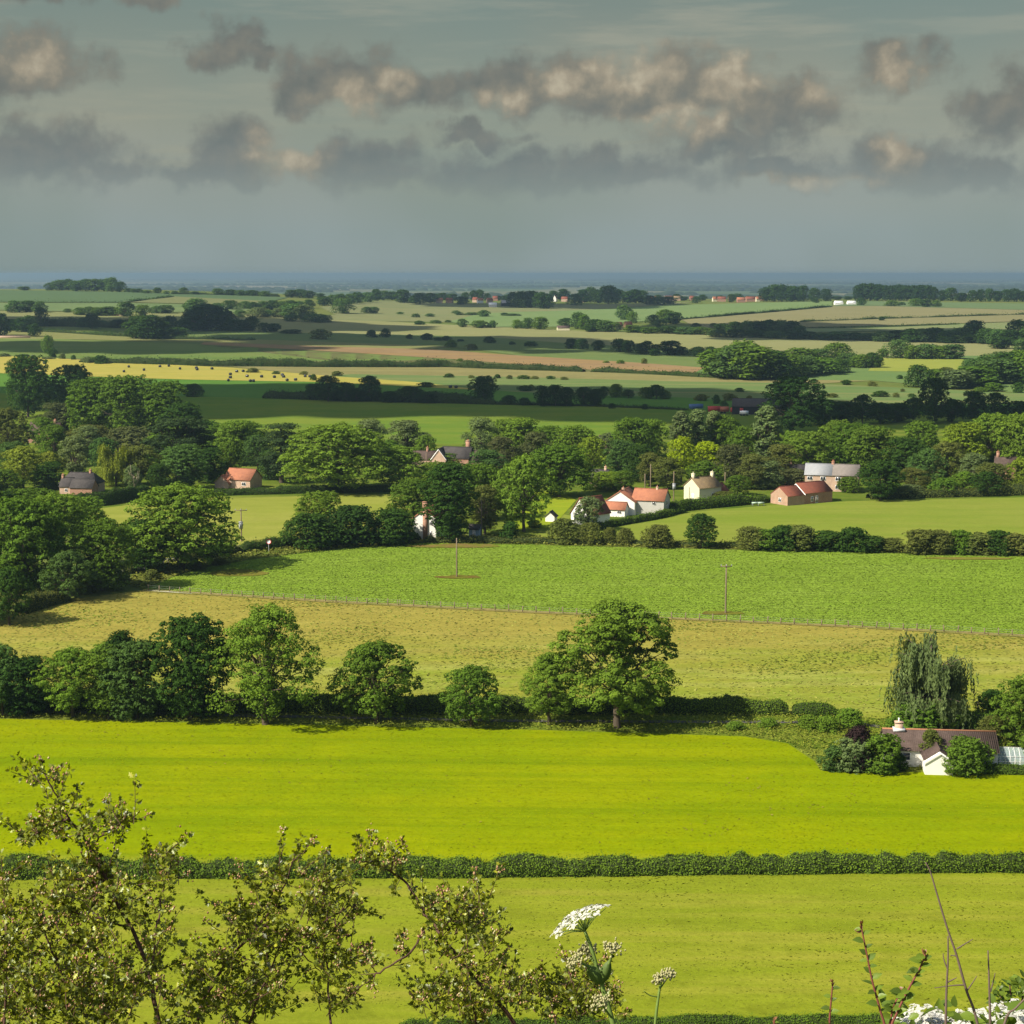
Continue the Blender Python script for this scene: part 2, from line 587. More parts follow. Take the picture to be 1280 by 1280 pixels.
def field(name, poly, material, layer=0, step=14.0):
    pts = []
    n = len(poly)
    lo_y = min(q[1] for q in poly)
    for i in range(n):
        a, b = np.array(poly[i], float), np.array(poly[(i + 1) % n], float)
        wl = hit([a[0], b[0]], [a[1], b[1]])
        k_ = max(1, int(np.hypot(*(b - a)) / step), int(np.linalg.norm(wl[0] - wl[1]) / 45) if lo_y < 440 else 0)
        for j in range(k_):
            pts.append(a + (b - a) * j / k_)
    B = np.array(pts)
    lo, hi = B.min(0), B.max(0)
    sy_ = min(step, max(2.0, (hi[1] - lo[1]) / 5)) if lo[1] > 440 else (0.5 if lo[1] < 385 else 0.9 if lo[1] < 405 else 1.8)
    gx, gy_ = np.meshgrid(np.arange(lo[0] + step / 2, hi[0], step * (1.5 if lo[1] > 440 else 2.2)), np.arange(lo[1] + sy_ / 2, hi[1], sy_))
    I = np.stack([gx.ravel(), gy_.ravel()], 1)
    I = I[inside(I, poly)]
    P = np.concatenate([B, I])
    face = list(range(len(B)))
    ysc = 1.0 if lo[1] > 440 else 22.0 / sy_      # even triangles on the ground, not in the picture
    vs, _, fs, *_ = delaunay_2d_cdt([Vector((q[0], q[1] * ysc)) for q in P], [], [face], 1, 1e-4)
    vp = np.array([(v.x, v.y / ysc) for v in vs])
    W = hit(vp[:, 0], vp[:, 1])
    W[:, 2] += (0.03 + 0.00014 * W[:, 1]) * (1.0 + 0.6 * layer)
    tr = np.array([list(f) for f in fs if len(f) == 3])
    a, b, c_ = W[tr[:, 0]], W[tr[:, 1]], W[tr[:, 2]]
    fl = np.cross(b - a, c_ - a)[:, 2] < 0
    tr[fl] = tr[fl][:, ::-1]
    return link(name, mesh_np(name, W, [tr], material, smooth=True), kind='structure')


def A(r, g, b, f=1.0):
    c = srgb(r, g, b)
    return tuple(max(0.0015, x * f / 1.95) for x in c)


XL, XR = -520, 1800
FLD = [
    # name, polygon in photograph pixels, material args, layer
    ('pasture', [(XL, 1098), (0, 1097), (640, 1093), (1280, 1088), (XR, 1084), (XR, 1296), (XL, 1296)],
     dict(c1=A(156, 168, 44), c2=A(146, 160, 40), c3=A(174, 172, 64), patch=14, streak=(0.02, 0.30), grain=1.8, gamp=0.26, c4=A(136, 146, 38)), 0),
    ('hayfield', [(XL, 893), (0, 899), (300, 905), (640, 912), (930, 921), (985, 930), (1018, 952), (1026, 964), (1280, 968), (XR, 974), (XR, 1084), (1280, 1088), (640, 1093), (0, 1097), (XL, 1098)],
     dict(c1=A(150, 169, 2), c2=A(163, 174, 4), c3=A(124, 150, 1), patch=26, streak=(0.006, 0.20), sang=0.03, grain=1.6, gamp=0.22, band=(178.5, 171.0, A(190, 186, 70), 9.0)), 0),
    ('verge', [(XL, 872), (0, 884), (300, 888), (640, 889), (900, 890), (1040, 893), (1110, 900), (1280, 908), (XR, 925), (XR, 974), (1280, 968), (1026, 964), (1018, 952), (985, 930), (930, 921), (640, 912), (300, 905), (0, 899), (XL, 893)],
     dict(c1=A(128, 146, 46), c2=A(104, 130, 38), c3=A(160, 165, 70), patch=6, grain=1.8, gamp=0.4), 0),
    ('meadow', [(XL, 850), (-120, 800), (-20, 778), (70, 752), (180, 738), (240, 741), (430, 753), (640, 764), (850, 774), (1060, 783), (1280, 795), (XR, 822), (XR, 925), (1280, 908), (1110, 900), (1040, 893), (900, 890), (640, 889), (300, 888), (0, 884), (XL, 872)],
     dict(c1=A(152, 168, 58), c2=A(168, 168, 66), c3=A(188, 188, 98), patch=26, streak=(0.025, 0.16), sang=-0.05, grain=1.0, gamp=0.40, c4=A(150, 164, 60), bump=0.6, band=(252.0, 300.0, A(178, 164, 78), 70.0)), 0),
    ('crop_field', [(180, 738), (215, 722), (265, 708), (330, 698), (430, 686), (530, 679), (640, 681), (760, 684), (900, 687), (1060, 691), (1280, 696), (XR, 703), (XR, 822), (1280, 795), (1060, 783), (850, 774), (640, 764), (430, 753), (240, 741)],
     dict(c1=A(138, 170, 50), c2=A(148, 176, 58), c3=A(158, 184, 72), patch=30, streak=(0.03, 0.2), grain=1.3, gamp=0.38, rows=(2.2, 0.05, 0.18), bump=0.7), 0),
    ('lane_verge', [(150, 728), (215, 700), (300, 686), (390, 678), (530, 670), (700, 673), (900, 679), (1280, 686), (XR, 692), (XR, 703), (1280, 696), (1060, 691), (900, 687), (760, 684), (640, 681), (530, 679), (430, 686), (330, 698), (265, 708), (215, 722), (180, 738)],
     dict(c1=A(122, 138, 54), c2=A(98, 124, 42), c3=A(158, 158, 82), patch=5, grain=1.4, gamp=0.4), 1),
    ('paddock', [(600, 668), (680, 655), (690, 640), (760, 655), (860, 641), (960, 632), (1060, 627), (1280, 622), (XR, 618), (XR, 692), (1280, 686), (900, 679), (700, 673)],
     dict(c1=A(146, 162, 62), c2=A(156, 166, 70), c3=A(136, 158, 54), patch=40, streak=(0.01, 0.1), grain=0.9, gamp=0.16), 0),
    ('cut_pasture', [(100, 640), (170, 630), (280, 624), (420, 619), (520, 618), (520, 665), (420, 668), (310, 684), (215, 700), (150, 690)],
     dict(c1=A(166, 172, 74), c2=A(156, 166, 66), c3=A(180, 180, 88), patch=30, streak=(0.01, 0.08), grain=0.8, gamp=0.14), 0),
    ('village_ground', [(XL, 520), (0, 520), (240, 530), (560, 556), (830, 545), (1060, 540), (1280, 530), (XR, 525), (XR, 618), (1280, 622), (1060, 627), (960, 632), (860, 641), (760, 655), (690, 640), (680, 655), (600, 668), (520, 665), (520, 618), (420, 619), (280, 624), (170, 630), (100, 640), (0, 690), (XL, 720)],
     dict(c1=A(120, 138, 50), c2=A(96, 122, 40), c3=A(150, 156, 66), patch=18, grain=0.6, gamp=0.3), 0),
    ('lawn', [(630, 640), (668, 616), (700, 614), (720, 626), (690, 660), (640, 664)],
     dict(c1=A(168, 182, 48), c2=A(150, 172, 44), patch=10, grain=1.0, gamp=0.15), 1),
    ('grass_field', [(XL, 485), (0, 492), (235, 496), (420, 500), (620, 504), (850, 511), (960, 520), (1280, 518), (XR, 515), (XR, 525), (1280, 530), (1060, 540), (830, 545), (560, 556), (240, 530), (0, 520), (XL, 520)],
     dict(c1=A(118, 148, 54), c2=A(138, 154, 58), c3=A(108, 144, 50), patch=60, streak=(0.003, 0.05), grain=0.4, gamp=0.12), 0),
    ('aftermath_field', [(XL, 462), (0, 467), (110, 471), (235, 475), (400, 478), (600, 487), (700, 494), (850, 497), (1010, 508), (1280, 505), (XR, 503), (XR, 515), (1280, 518), (960, 520), (850, 511), (620, 504), (420, 500), (235, 496), (0, 492), (XL, 485)],
     dict(c1=A(108, 150, 62), c2=A(100, 144, 56), patch=60, streak=(0.003, 0.04), grain=0.35, gamp=0.12), 0),
    ('stubble_field', [(XL, 440), (0, 445), (70, 448), (140, 453), (290, 460), (405, 470), (520, 478), (588, 486), (600, 488), (400, 478), (235, 475), (110, 471), (0, 467), (XL, 462)],
     dict(c1=A(206, 190, 96), c2=A(196, 186, 88), c3=A(182, 180, 84), patch=50, streak=(0.004, 0.05), sang=0.12, grain=0.3, gamp=0.1), 1),
    ('strip_field', [(400, 470), (440, 468), (620, 471), (850, 477), (1020, 480), (1280, 492), (XR, 500), (XR, 503), (1280, 505), (1010, 508), (850, 497), (700, 494), (600, 487), (520, 478)],
     dict(c1=A(104, 150, 72), c2=A(118, 154, 76), c3=A(164, 160, 92), patch=90, streak=(0.0012, 0.055), sang=0.04, grain=0.3, gamp=0.1), 0),
    ('grass_bank', [(290, 459), (420, 458), (560, 459), (700, 463), (860, 471), (1000, 475), (1090, 476), (1020, 480), (850, 477), (620, 471), (440, 468), (405, 470)],
     dict(c1=A(164, 154, 88), c2=A(150, 146, 84), c3=A(178, 168, 100), patch=40, grain=0.3, gamp=0.2), 0),
    ('wet_meadow', [(860, 471), (880, 460), (1050, 452), (1190, 445), (XR, 445), (XR, 500), (1280, 492), (1090, 476), (1000, 475)],
     dict(c1=A(108, 154, 76), c2=A(120, 158, 72), patch=50, grain=0.3, gamp=0.1), 0),
    ('pale_meadow', [(1085, 464), (1100, 448), (1205, 449), (1205, 458), (1195, 468), (1140, 465)],
     dict(c1=A(172, 178, 82), c2=A(164, 174, 78), patch=40, grain=0.3, gamp=0.1), 1),
    ('green_field', [(XL, 418), (0, 424), (75, 424), (250, 431), (420, 440), (575, 450), (420, 452), (230, 451), (70, 448), (0, 445), (XL, 440)],
     dict(c1=A(106, 150, 54), c2=A(122, 154, 58), c3=A(138, 156, 70), patch=70, streak=(0.002, 0.03), grain=0.25, gamp=0.12), 0),
    ('ploughed_field', [(255, 428), (310, 430), (420, 434), (540, 437), (650, 445), (800, 454), (880, 460), (860, 471), (700, 460), (575, 450), (420, 440), (250, 431)],
     dict(c1=A(178, 150, 108), c2=A(168, 140, 102), c3=A(190, 156, 92), patch=60, streak=(0.003, 0.05), grain=0.3, gamp=0.14), 1),
    ('hedge_strip', [(250, 431), (420, 440), (575, 450), (700, 460), (860, 471), (700, 463), (560, 459), (420, 458), (290, 459), (140, 453), (70, 448), (230, 451), (420, 452)],
     dict(c1=A(110, 120, 62), c2=A(128, 128, 74), patch=30, grain=0.3, gamp=0.2), 0),
    ('olive_field', [(XL, 400), (0, 412), (150, 420), (300, 424), (420, 428), (560, 433), (540, 437), (420, 434), (310, 430), (255, 428), (75, 424), (0, 424), (XL, 418)],
     dict(c1=A(156, 158, 84), c2=A(148, 154, 78), patch=60, grain=0.25, gamp=0.12), 0),
    ('dip_field', [(150, 420), (190, 414), (300, 415), (420, 417), (600, 421), (720, 430), (860, 437), (980, 440), (980, 452), (880, 460), (800, 454), (650, 445), (560, 433), (420, 428), (300, 424)],
     dict(c1=A(112, 146, 70), c2=A(124, 150, 70), patch=60, grain=0.25, gamp=0.14), 0),
    ('barley_field', [(330, 398), (480, 402), (620, 409), (760, 415), (880, 419), (1060, 424), (1250, 430), (XR, 430), (XR, 445), (1190, 445), (1050, 452), (980, 452), (980, 440), (860, 437), (720, 430), (600, 421), (420, 417), (300, 415)],
     dict(c1=A(166, 168, 104), c2=A(158, 164, 96), c3=A(172, 170, 108), patch=120, streak=(0.001, 0.02), grain=0.2, gamp=0.08), 0),
    ('far_green_field', [(600, 392), (730, 388), (870, 381), (945, 379), (1040, 377), (1040, 383), (850, 399), (700, 409), (620, 409), (560, 403)],
     dict(c1=A(132, 168, 94), c2=A(124, 164, 90), patch=120, grain=0.2, gamp=0.07), 1),
    ('far_tan_field', [(850, 399), (1040, 383), (1100, 383), (1280, 388), (XR, 390), (XR, 404), (1280, 402), (1120, 407), (1000, 410), (870, 410)],
     dict(c1=A(162, 156, 106), c2=A(156, 152, 100), patch=120, grain=0.2, gamp=0.07), 1),
    ('far_tan_strip', [(1000, 411), (1120, 408), (1280, 403), (XR, 405), (XR, 420), (1100, 414), (1010, 416)],
     dict(c1=A(136, 164, 96), c2=A(150, 160, 100), patch=80, grain=0.2, gamp=0.07), 2),
    ('far_right_field', [(1075, 377), (1280, 380), (XR, 381), (XR, 390), (1280, 388), (1100, 383), (1040, 383)],
     dict(c1=A(110, 148, 92), c2=A(118, 150, 92), patch=80, grain=0.2, gamp=0.07), 2),
    ('ridge_field', [(XL, 360), (0, 363), (180, 366), (360, 372), (340, 377), (215, 371), (150, 378), (0, 378), (XL, 376)],
     dict(c1=A(96, 136, 86), c2=A(92, 130, 82), patch=120, grain=0.2, gamp=0.07), 1),
    ('ridge_tan_field', [(215, 371), (340, 377), (330, 382), (150, 378)],
     dict(c1=A(142, 150, 92), c2=A(136, 146, 88), patch=80, grain=0.2, gamp=0.07), 1),
    ('ridge_lower_field', [(XL, 376), (0, 379), (150, 379), (330, 383), (300, 391), (100, 390), (0, 388), (XL, 386)],
     dict(c1=A(124, 160, 92), c2=A(108, 146, 84), patch=90, streak=(0.0008, 0.02), c3=A(140, 156, 96), grain=0.2, gamp=0.07), 1),
    ('ridge_pale_field', [(XL, 386), (0, 389), (100, 391), (300, 392), (420, 398), (330, 398), (300, 402), (150, 402), (0, 399), (XL, 395)],
     dict(c1=A(158, 160, 96), c2=A(150, 158, 92), patch=90, grain=0.2, gamp=0.07), 1),
    ('far_mid_field', [(400, 384), (480, 376), (600, 381), (740, 381), (870, 378), (730, 388), (600, 392), (560, 403), (480, 402), (330, 398), (420, 394)],
     dict(c1=A(148, 158, 98), c2=A(138, 152, 94), c3=A(160, 156, 104), patch=120, streak=(0.0008, 0.02), grain=0.2, gamp=0.08), 0),
]
FM = {}
for nm, poly, kw, ly in FLD:
    FM[nm] = poly
    if max(q[1] for q in poly) < 512 and nm not in ('stubble_field', 'ploughed_field', 'pale_meadow'):          # distance greying mixed into the far field colours
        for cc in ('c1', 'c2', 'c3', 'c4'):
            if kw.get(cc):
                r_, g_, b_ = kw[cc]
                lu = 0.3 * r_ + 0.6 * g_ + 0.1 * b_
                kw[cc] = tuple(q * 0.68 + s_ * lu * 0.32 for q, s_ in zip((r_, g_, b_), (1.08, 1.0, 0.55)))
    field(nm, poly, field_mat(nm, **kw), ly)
# bare soil where the poles stand, dry track under the fence
def soil(name, cx, cy, a, b, colr, layer=2):
    th = np.linspace(0, 2 * np.pi, 22, endpoint=False)
    r = 1 + 0.25 * vnoise(np.arange(22) * 1.0, int(cx), 2.0)
    field(name, [(cx + a * math.cos(q) * s, cy + b * math.sin(q) * s) for q, s in zip(th, r)], field_mat(name + str(cx), colr, A(132, 140, 48), patch=3, grain=1.5, gamp=0.3), layer, step=6.0)
soil('bare_soil', 574, 722, 26, 2.2, A(132, 104, 58))
soil('bare_soil', 903, 767, 30, 2.0, A(126, 104, 56))
soil('bare_soil', 575, 683, 60, 2.4, A(150, 126, 76))
soil('bare_soil', 300, 717, 34, 4.5, A(140, 130, 62))
soil('bare_soil', 1215, 699, 60, 1.8, A(150, 136, 70))
field('farm_track', [(180, 737), (240, 740.5), (430, 752), (640, 763), (850, 773), (1060, 782.3), (1280, 794), (1400, 800), (1400, 803), (1280, 797.5), (1060, 785), (850, 775.5), (640, 766), (430, 755), (240, 743.5), (176, 740)],
      field_mat('track', A(172, 156, 96), A(150, 150, 76), patch=6, grain=1.5, gamp=0.3), 2, step=8.0)
field('road', [(XL, 881), (0, 891), (300, 897), (640, 903.5), (900, 905), (1060, 905), (1100, 911), (1100, 908), (1060, 902), (900, 902), (640, 900.5), (300, 894), (0, 888), (XL, 878)],
      field_mat('road', (0.11, 0.105, 0.095), (0.09, 0.088, 0.08), patch=6, grain=2.0, gamp=0.1, bump=0.05), 2, step=10.0)
field('lane', [(100, 742), (165, 716), (250, 694), (330, 682), (430, 674), (430, 671), (330, 679), (245, 690), (158, 712), (92, 738)],
      field_mat('lane', (0.12, 0.115, 0.10), (0.10, 0.098, 0.09), patch=6, grain=2.0, gamp=0.1, bump=0.05), 3, step=8.0)


# ------------------------------------------------------------------ foliage generators
def rhomb(P, N, size, rng, asp=0.62):
    """one rhombic leaf at each point P facing N"""
    n = len(P)
    r = rng.normal(size=(n, 3))
    t1 = np.cross(N, r)
    t1 /= np.linalg.norm(t1, axis=1)[:, None] + 1e-9
    t2 = np.cross(N, t1)
    s = np.asarray(size).reshape(-1, 1)
    V = np.stack([P - t1 * s * 0.5, P + t2 * s * 0.5 * asp + N * s * 0.08, P + t1 * s * 0.5, P - t2 * s * 0.5 * asp + N * s * 0.08], 1).reshape(-1, 3)
    Q = np.arange(n * 4).reshape(-1, 4)
    return V, Q


def fib(n):
    i = np.arange(n) + 0.5
    ph = np.arccos(1 - 2 * i / n)
    th = math.pi * (1 + 5 ** 0.5) * i
    return np.stack([np.cos(th) * np.sin(ph), np.sin(th) * np.sin(ph), np.cos(ph)], 1)


def norm(v):
    return v / (np.linalg.norm(v, axis=-1, keepdims=True) + 1e-9)


def lobes_to_leaves(rng, lob, centre, nleaf, ls, clump=0.24, flat=0.7, nclump=24, under=-0.45):
    """lob (n,4): centre and radius of each lobe; leaves sit in small domed clumps over its outer, upper side"""
    PP, NN, TT = [], [], []
    tot = (lob[:, 3] ** 2).sum()
    up = np.array([0, 0, 1.0])
    for c in lob:
        o = c[:3] - centre
        o = o / (np.linalg.norm(o) + 1e-6)
        d = fib(int(nclump * 1.7))
        a = rng.uniform(0, 6.28)
        d = np.stack([d[:, 0] * math.cos(a) - d[:, 1] * math.sin(a), d[:, 0] * math.sin(a) + d[:, 1] * math.cos(a), d[:, 2]], 1)
        d = norm(d + rng.normal(0, 0.2, d.shape))
        d = d[(d @ (o * 0.6 + up * 0.6)) > under]
        r = c[3]
        cc = c[:3] + d * r * rng.uniform(0.70, 1.15, (len(d), 1)) * np.array([1, 1, flat + 0.15])
        m = max(3, int(nleaf * r * r / tot / len(d)))
        cr = r * clump * rng.uniform(0.7, 1.35, len(d))
        ax = norm(d * 0.6 + up * 0.55)
        off = norm(rng.normal(0, 1, (len(d), m, 3)) + ax[:, None] * 0.9)
        rad = rng.uniform(0.55, 1.08, (len(d), m, 1))
        P = cc[:, None] + off * rad * cr[:, None, None] * np.array([1.1, 1.1, 0.72])
        N = norm(off * 0.75 + ax[:, None] * 0.35 + rng.normal(0, 0.26, off.shape))
        tt = 0.5 + rng.normal(0, 0.06) + rng.normal(0, 0.07, (len(d), 1)) + rng.normal(0, 0.09, (len(d), m))
        PP.append(P.reshape(-1, 3))
        NN.append(N.reshape(-1, 3))
        TT.append(tt.ravel())
    P = np.concatenate(PP)
    N = np.concatenate(NN)
    T = np.clip(np.concatenate(TT), 0, 1)
    s = ls * rng.uniform(0.7, 1.35, len(P))
    V, Q = rhomb(P, N, s, rng)
    return V, Q, np.repeat(T, 4)


def fit(d, V):
    d['H'] = float(np.percentile(V[:, 2], 99.7))
    d['W'] = 2.0 * float(np.percentile(np.hypot(V[:, 0] - np.median(V[:, 0]), V[:, 1] - np.median(V[:, 1])), 97))
    return d


def make_tree(seed, Ht, Wd, base, nl, rl, nleaf, ls, prof='round', trunk_r=0.021, clump=0.29, fork=0.3, flat=0.75, lean=0.0, low=0.0, ncl=24):
    rng = np.random.default_rng(seed)
    lob = []
    for i in range(nl):
        h = (i + 0.5) / nl
        if prof == 'round':
            Rr = math.sin(math.pi * min(1, h * 0.80 + 0.17)) ** 0.62
        elif prof == 'spread':
            Rr = math.sin(math.pi * min(1, h * 0.72 + 0.25)) ** 0.5
        elif prof == 'cone':
            Rr = (1 - h) ** 0.75 * 0.95 + 0.08
        else:
            Rr = math.sin(math.pi * min(1, h * 0.86 + 0.10)) ** 0.5
        r = rl * Wd * rng.uniform(0.72, 1.32)
        rho = max(0.0, Wd / 2 * Rr * rng.uniform(0.72, 1.0) - r * 0.85) if rng.random() < 0.78 else rng.uniform(0, 0.35) * Wd / 2 * Rr
        a = i * 2.39996 + rng.uniform(-0.5, 0.5)
        z = Ht * (base + (1 - base) * h)
        z = min(z, Ht - r * 0.85)
        z = max(z, Ht * low + r * 0.6)
        lob.append((rho * math.cos(a) + lean * (z / Ht) * Wd, rho * math.sin(a), z, r))
    lob = np.array(lob)
    cen = np.array([lean * 0.5 * Wd, 0, Ht * (base + (1 - base) * 0.35)])
    V, Q, T = lobes_to_leaves(rng, lob, cen, nleaf, ls, clump, flat, ncl)
    crown = mesh_np('crown', V, [Q], M_LEAF, T)
    mb = MB()
    zt = Ht * (base + (1 - base) * fork)
    nb = 7
    zz = np.linspace(0, zt, nb)
    wob = np.stack([vnoise(zz, seed, zt / 2) * 0.02 * Ht, vnoise(zz, seed + 1, zt / 2) * 0.02 * Ht, zz], 1)
    wob[0, :2] = 0
    rr = Ht * trunk_r * np.array([1.5, 1.12, 1.0, 0.95, 0.88, 0.8, 0.62])
    wob[0, 2] = -0.4
    mb.tube(wob, rr, 8)
    for c in lob:
        s0 = rng.uniform(0.45, 1.0)
        st_ = np.array([np.interp(s0 * zt, zz, wob[:, 0]), np.interp(s0 * zt, zz, wob[:, 1]), s0 * zt])
        if c[2] < st_[2]:
            st_ = np.array([np.interp(c[2] * 0.8, zz, wob[:, 0]), np.interp(c[2] * 0.8, zz, wob[:, 1]), c[2] * 0.8])
        mid = (st_ + c[:3]) / 2 + np.array([0, 0, 0.06 * Ht]) + rng.normal(0, 0.02 * Ht, 3)
        q = np.linspace(0, 1, 6)[:, None]
        pts = (1 - q) ** 2 * st_ + 2 * q * (1 - q) * mid + q ** 2 * c[:3]
        mb.tube(pts, Ht * trunk_r * np.linspace(0.42, 0.12, 6), 5)
    trunk = mb.build('trunk', M_BARK, True)
    return fit(dict(crown=crown, trunk=trunk), V)


def make_cedar(seed, Ht, Wd, nleaf, ls):
    rng = np.random.default_rng(seed)
    lob = []
    for tI in range(8):
        h = 0.26 + 0.72 * tI / 7
        Rr = (1 - 0.62 * (tI / 7) ** 1.6) * Wd / 2
        for j in range(5 if tI < 6 else 3):
            a = rng.uniform(0, 6.28)
            r = Wd * rng.uniform(0.10, 0.16)
            rho = max(0, Rr * rng.uniform(0.45, 1.0) - r)
            lob.append((rho * math.cos(a), rho * math.sin(a), Ht * h * rng.uniform(0.97, 1.03) - r * 0.2, r))
    lob = np.array(lob)
    V, Q, T = lobes_to_leaves(rng, lob, np.array([0, 0, Ht * 0.5]), nleaf, ls, 0.42, 0.12, 12)
    mb = MB()
    zz = np.linspace(-0.4, Ht * 0.93, 8)
    mb.tube(np.stack([zz * 0, zz * 0, zz], 1), Ht * 0.026 * np.linspace(1.2, 0.2, 8), 8)
    for c in lob:
        st_ = np.array([0, 0, max(1.0, c[2] - 0.05 * Ht)])
        q = np.linspace(0, 1, 4)[:, None]
        mb.tube(st_ + (c[:3] - st_) * q, Ht * np.linspace(0.009, 0.003, 4), 5)
    return fit(dict(crown=mesh_np('crown', V, [Q], M_LEAF, T), trunk=mb.build('trunk', M_BARK, True)), V)


def make_weeping(seed, Ht, Wd, nstr, ls):
    rng = np.random.default_rng(seed)
    P, N, T, S = [], [], [], []
    mb = MB()
    zz = np.linspace(-0.4, Ht * 0.8, 8)
    tp = np.stack([vnoise(zz, seed, 3) * 0.25, vnoise(zz, seed + 3, 3) * 0.25, zz], 1)
    mb.tube(tp, Ht * 0.022 * np.linspace(1.3, 0.35, 8), 7)
    for g in range(46):
        h = rng.uniform(0.28, 1.0)
        a = g * 2.399 + rng.uniform(-.4, .4)
        rr = Wd / 2 * (math.sin(math.pi * (h * 0.62 + 0.22)) ** 0.7) * rng.uniform(0.45, 0.98)
        top = np.array([rr * math.cos(a), rr * math.sin(a), Ht * h])
        st_ = np.array([0, 0, Ht * h * 0.72])
        q = np.linspace(0, 1, 6)[:, None]
        mid = (st_ + top) / 2 + np.array([0, 0, 0.09 * Ht])
        pts = (1 - q) ** 2 * st_ + 2 * q * (1 - q) * mid + q ** 2 * top
        mb.tube(pts, np.linspace(0.09, 0.03, 6), 5)
        tg = rng.normal(0, 0.09)
        for s in range(nstr // 46):
            f = rng.uniform(0.45, 1.05)
            p0 = st_ + (top - st_) * f + np.array([0, 0, 0.05 * Ht * (1 - f)]) + rng.normal(0, 0.35, 3)
            ln = Ht * rng.uniform(0.10, 0.30)
            m = int(ln / (ls * 0.42)) + 2
            u = np.linspace(0, 1, m)
            dr = np.array([math.cos(a), math.sin(a), 0]) * rng.uniform(0, 0.5)
            pp = p0 + dr * np.sqrt(u)[:, None] - np.array([0, 0, 1]) * (u * ln)[:, None] + rng.normal(0, 0.07, (m, 3))
            pp = pp[pp[:, 2] > Ht * 0.06]
            P.append(pp)
            N.append(norm(np.array([math.cos(a), math.sin(a), 0.15]) + rng.normal(0, 0.5, pp.shape)))
            T.append(np.clip(0.5 + tg + rng.normal(0, 0.07) + rng.normal(0, 0.06, len(pp)), 0, 1))
    P = np.concatenate(P)
    N = np.concatenate(N)
    T = np.concatenate(T)
    n = len(P)
    dn = norm(np.array([0, 0, -1.0]) + RNG.normal(0, 0.25, (n, 3)))
    sd_ = norm(np.cross(dn, N))
    s = (ls * RNG.uniform(0.7, 1.3, n))[:, None]
    V = np.stack([P - dn * s * 0.6, P + sd_ * s * 0.24, P + dn * s * 0.6, P - sd_ * s * 0.24], 1).reshape(-1, 3)
    return dict(crown=mesh_np('crown', V, [np.arange(n * 4).reshape(-1, 4)], M_LEAF, np.repeat(T, 4)), trunk=mb.build('trunk', M_BARK, True), H=Ht, W=Wd)


TREES = {
    'ash': make_tree(11, 15, 13.5, 0.24, 30, 0.135, 32000, 0.32, 'round', clump=0.30, low=0.20, ncl=17),
    'ashopen': make_tree(12, 15, 15, 0.17, 32, 0.115, 20000, 0.33, 'spread', clump=0.37, low=0.10, ncl=16),
    'oak': make_tree(13, 13, 14, 0.20, 38, 0.125, 22000, 0.36, 'spread', clump=0.29, low=0.08, ncl=18),
    'round': make_tree(14, 10, 10, 0.24, 28, 0.135, 15000, 0.30, 'round', clump=0.30, low=0.12, ncl=18),
    'tall': make_tree(15, 16, 9.5, 0.14, 36, 0.16, 19000, 0.36, 'oval', clump=0.30, low=0.05),
    'full': make_tree(16, 13, 12, 0.10, 40, 0.13, 22000, 0.36, 'oval', clump=0.28, low=0.02),
    'light': make_tree(17, 13, 9, 0.16, 34, 0.12, 13000, 0.34, 'oval', clump=0.44, low=0.06),
    'poplar': make_tree(18, 18, 6, 0.06, 40, 0.16, 14000, 0.40, 'oval', clump=0.34, low=0.03),
    'pine': make_tree(19, 16, 11, 0.45, 22, 0.14, 12000, 0.34, 'spread', clump=0.27, flat=0.3, fork=0.6, low=0.42),
    'cedar': make_cedar(20, 16, 15, 15000, 0.36),
    'weeping': make_weeping(21, 10.5, 11, 1500, 0.34),
    'fruit': make_tree(22, 6, 5, 0.25, 18, 0.15, 5000, 0.26, 'round', clump=0.36, low=0.15),
    'bush': make_tree(23, 4, 5, 0.08, 22, 0.17, 7000, 0.24, 'spread', clump=0.29, low=-0.02),
    'bush2': make_tree(24, 4, 4.4, 0.05, 20, 0.17, 6000, 0.26, 'oval', clump=0.32, low=-0.02),
    'bush3': make_tree(25, 3, 5, 0.05, 20, 0.16, 6000, 0.24, 'spread', clump=0.30, low=-0.02),
}


def join_far(tr):
    """crown and trunk as one light mesh for trees a few pixels high"""
    c, b = tr['crown'], tr['trunk']
    Vc = np.zeros(len(c.vertices) * 3)
    c.vertices.foreach_get('co', Vc)
    Vb = np.zeros(len(b.vertices) * 3)
    b.vertices.foreach_get('co', Vb)
    Vc, Vb = Vc.reshape(-1, 3), Vb.reshape(-1, 3)
    q = np.arange(len(Vc)).reshape(-1, 4)
    bq = np.array([list(f.vertices) for f in b.polygons if len(f.vertices) == 4]) + len(Vc)
    tt = np.zeros(len(Vc))
    c.attributes['tint'].data.foreach_get('value', tt)
    me = mesh_np('far_tree', np.concatenate([Vc, Vb]), [q, bq], [M_LEAF, M_BARK], np.concatenate([tt, np.full(len(Vb), .5)]), midx=[0] * len(q) + [1] * len(bq))
    return dict(me=me, H=tr['H'], W=tr['W'])


FAR = [join_far(make_tree(40 + i, 14, w_, 0.12, 22, 0.16, 2600, 0.95, pr, clump=0.34, low=0.02)) for i, (w_, pr) in enumerate([(14, 'spread'), (12, 'round'), (13, 'oval'), (10, 'oval'), (16, 'spread')])]
FARB = [join_far(make_tree(50 + i, 5, w_, 0.05, 14, 0.18, 900, 0.7, 'spread', clump=0.34, low=-0.02)) for i, w_ in enumerate((7, 9, 6))]

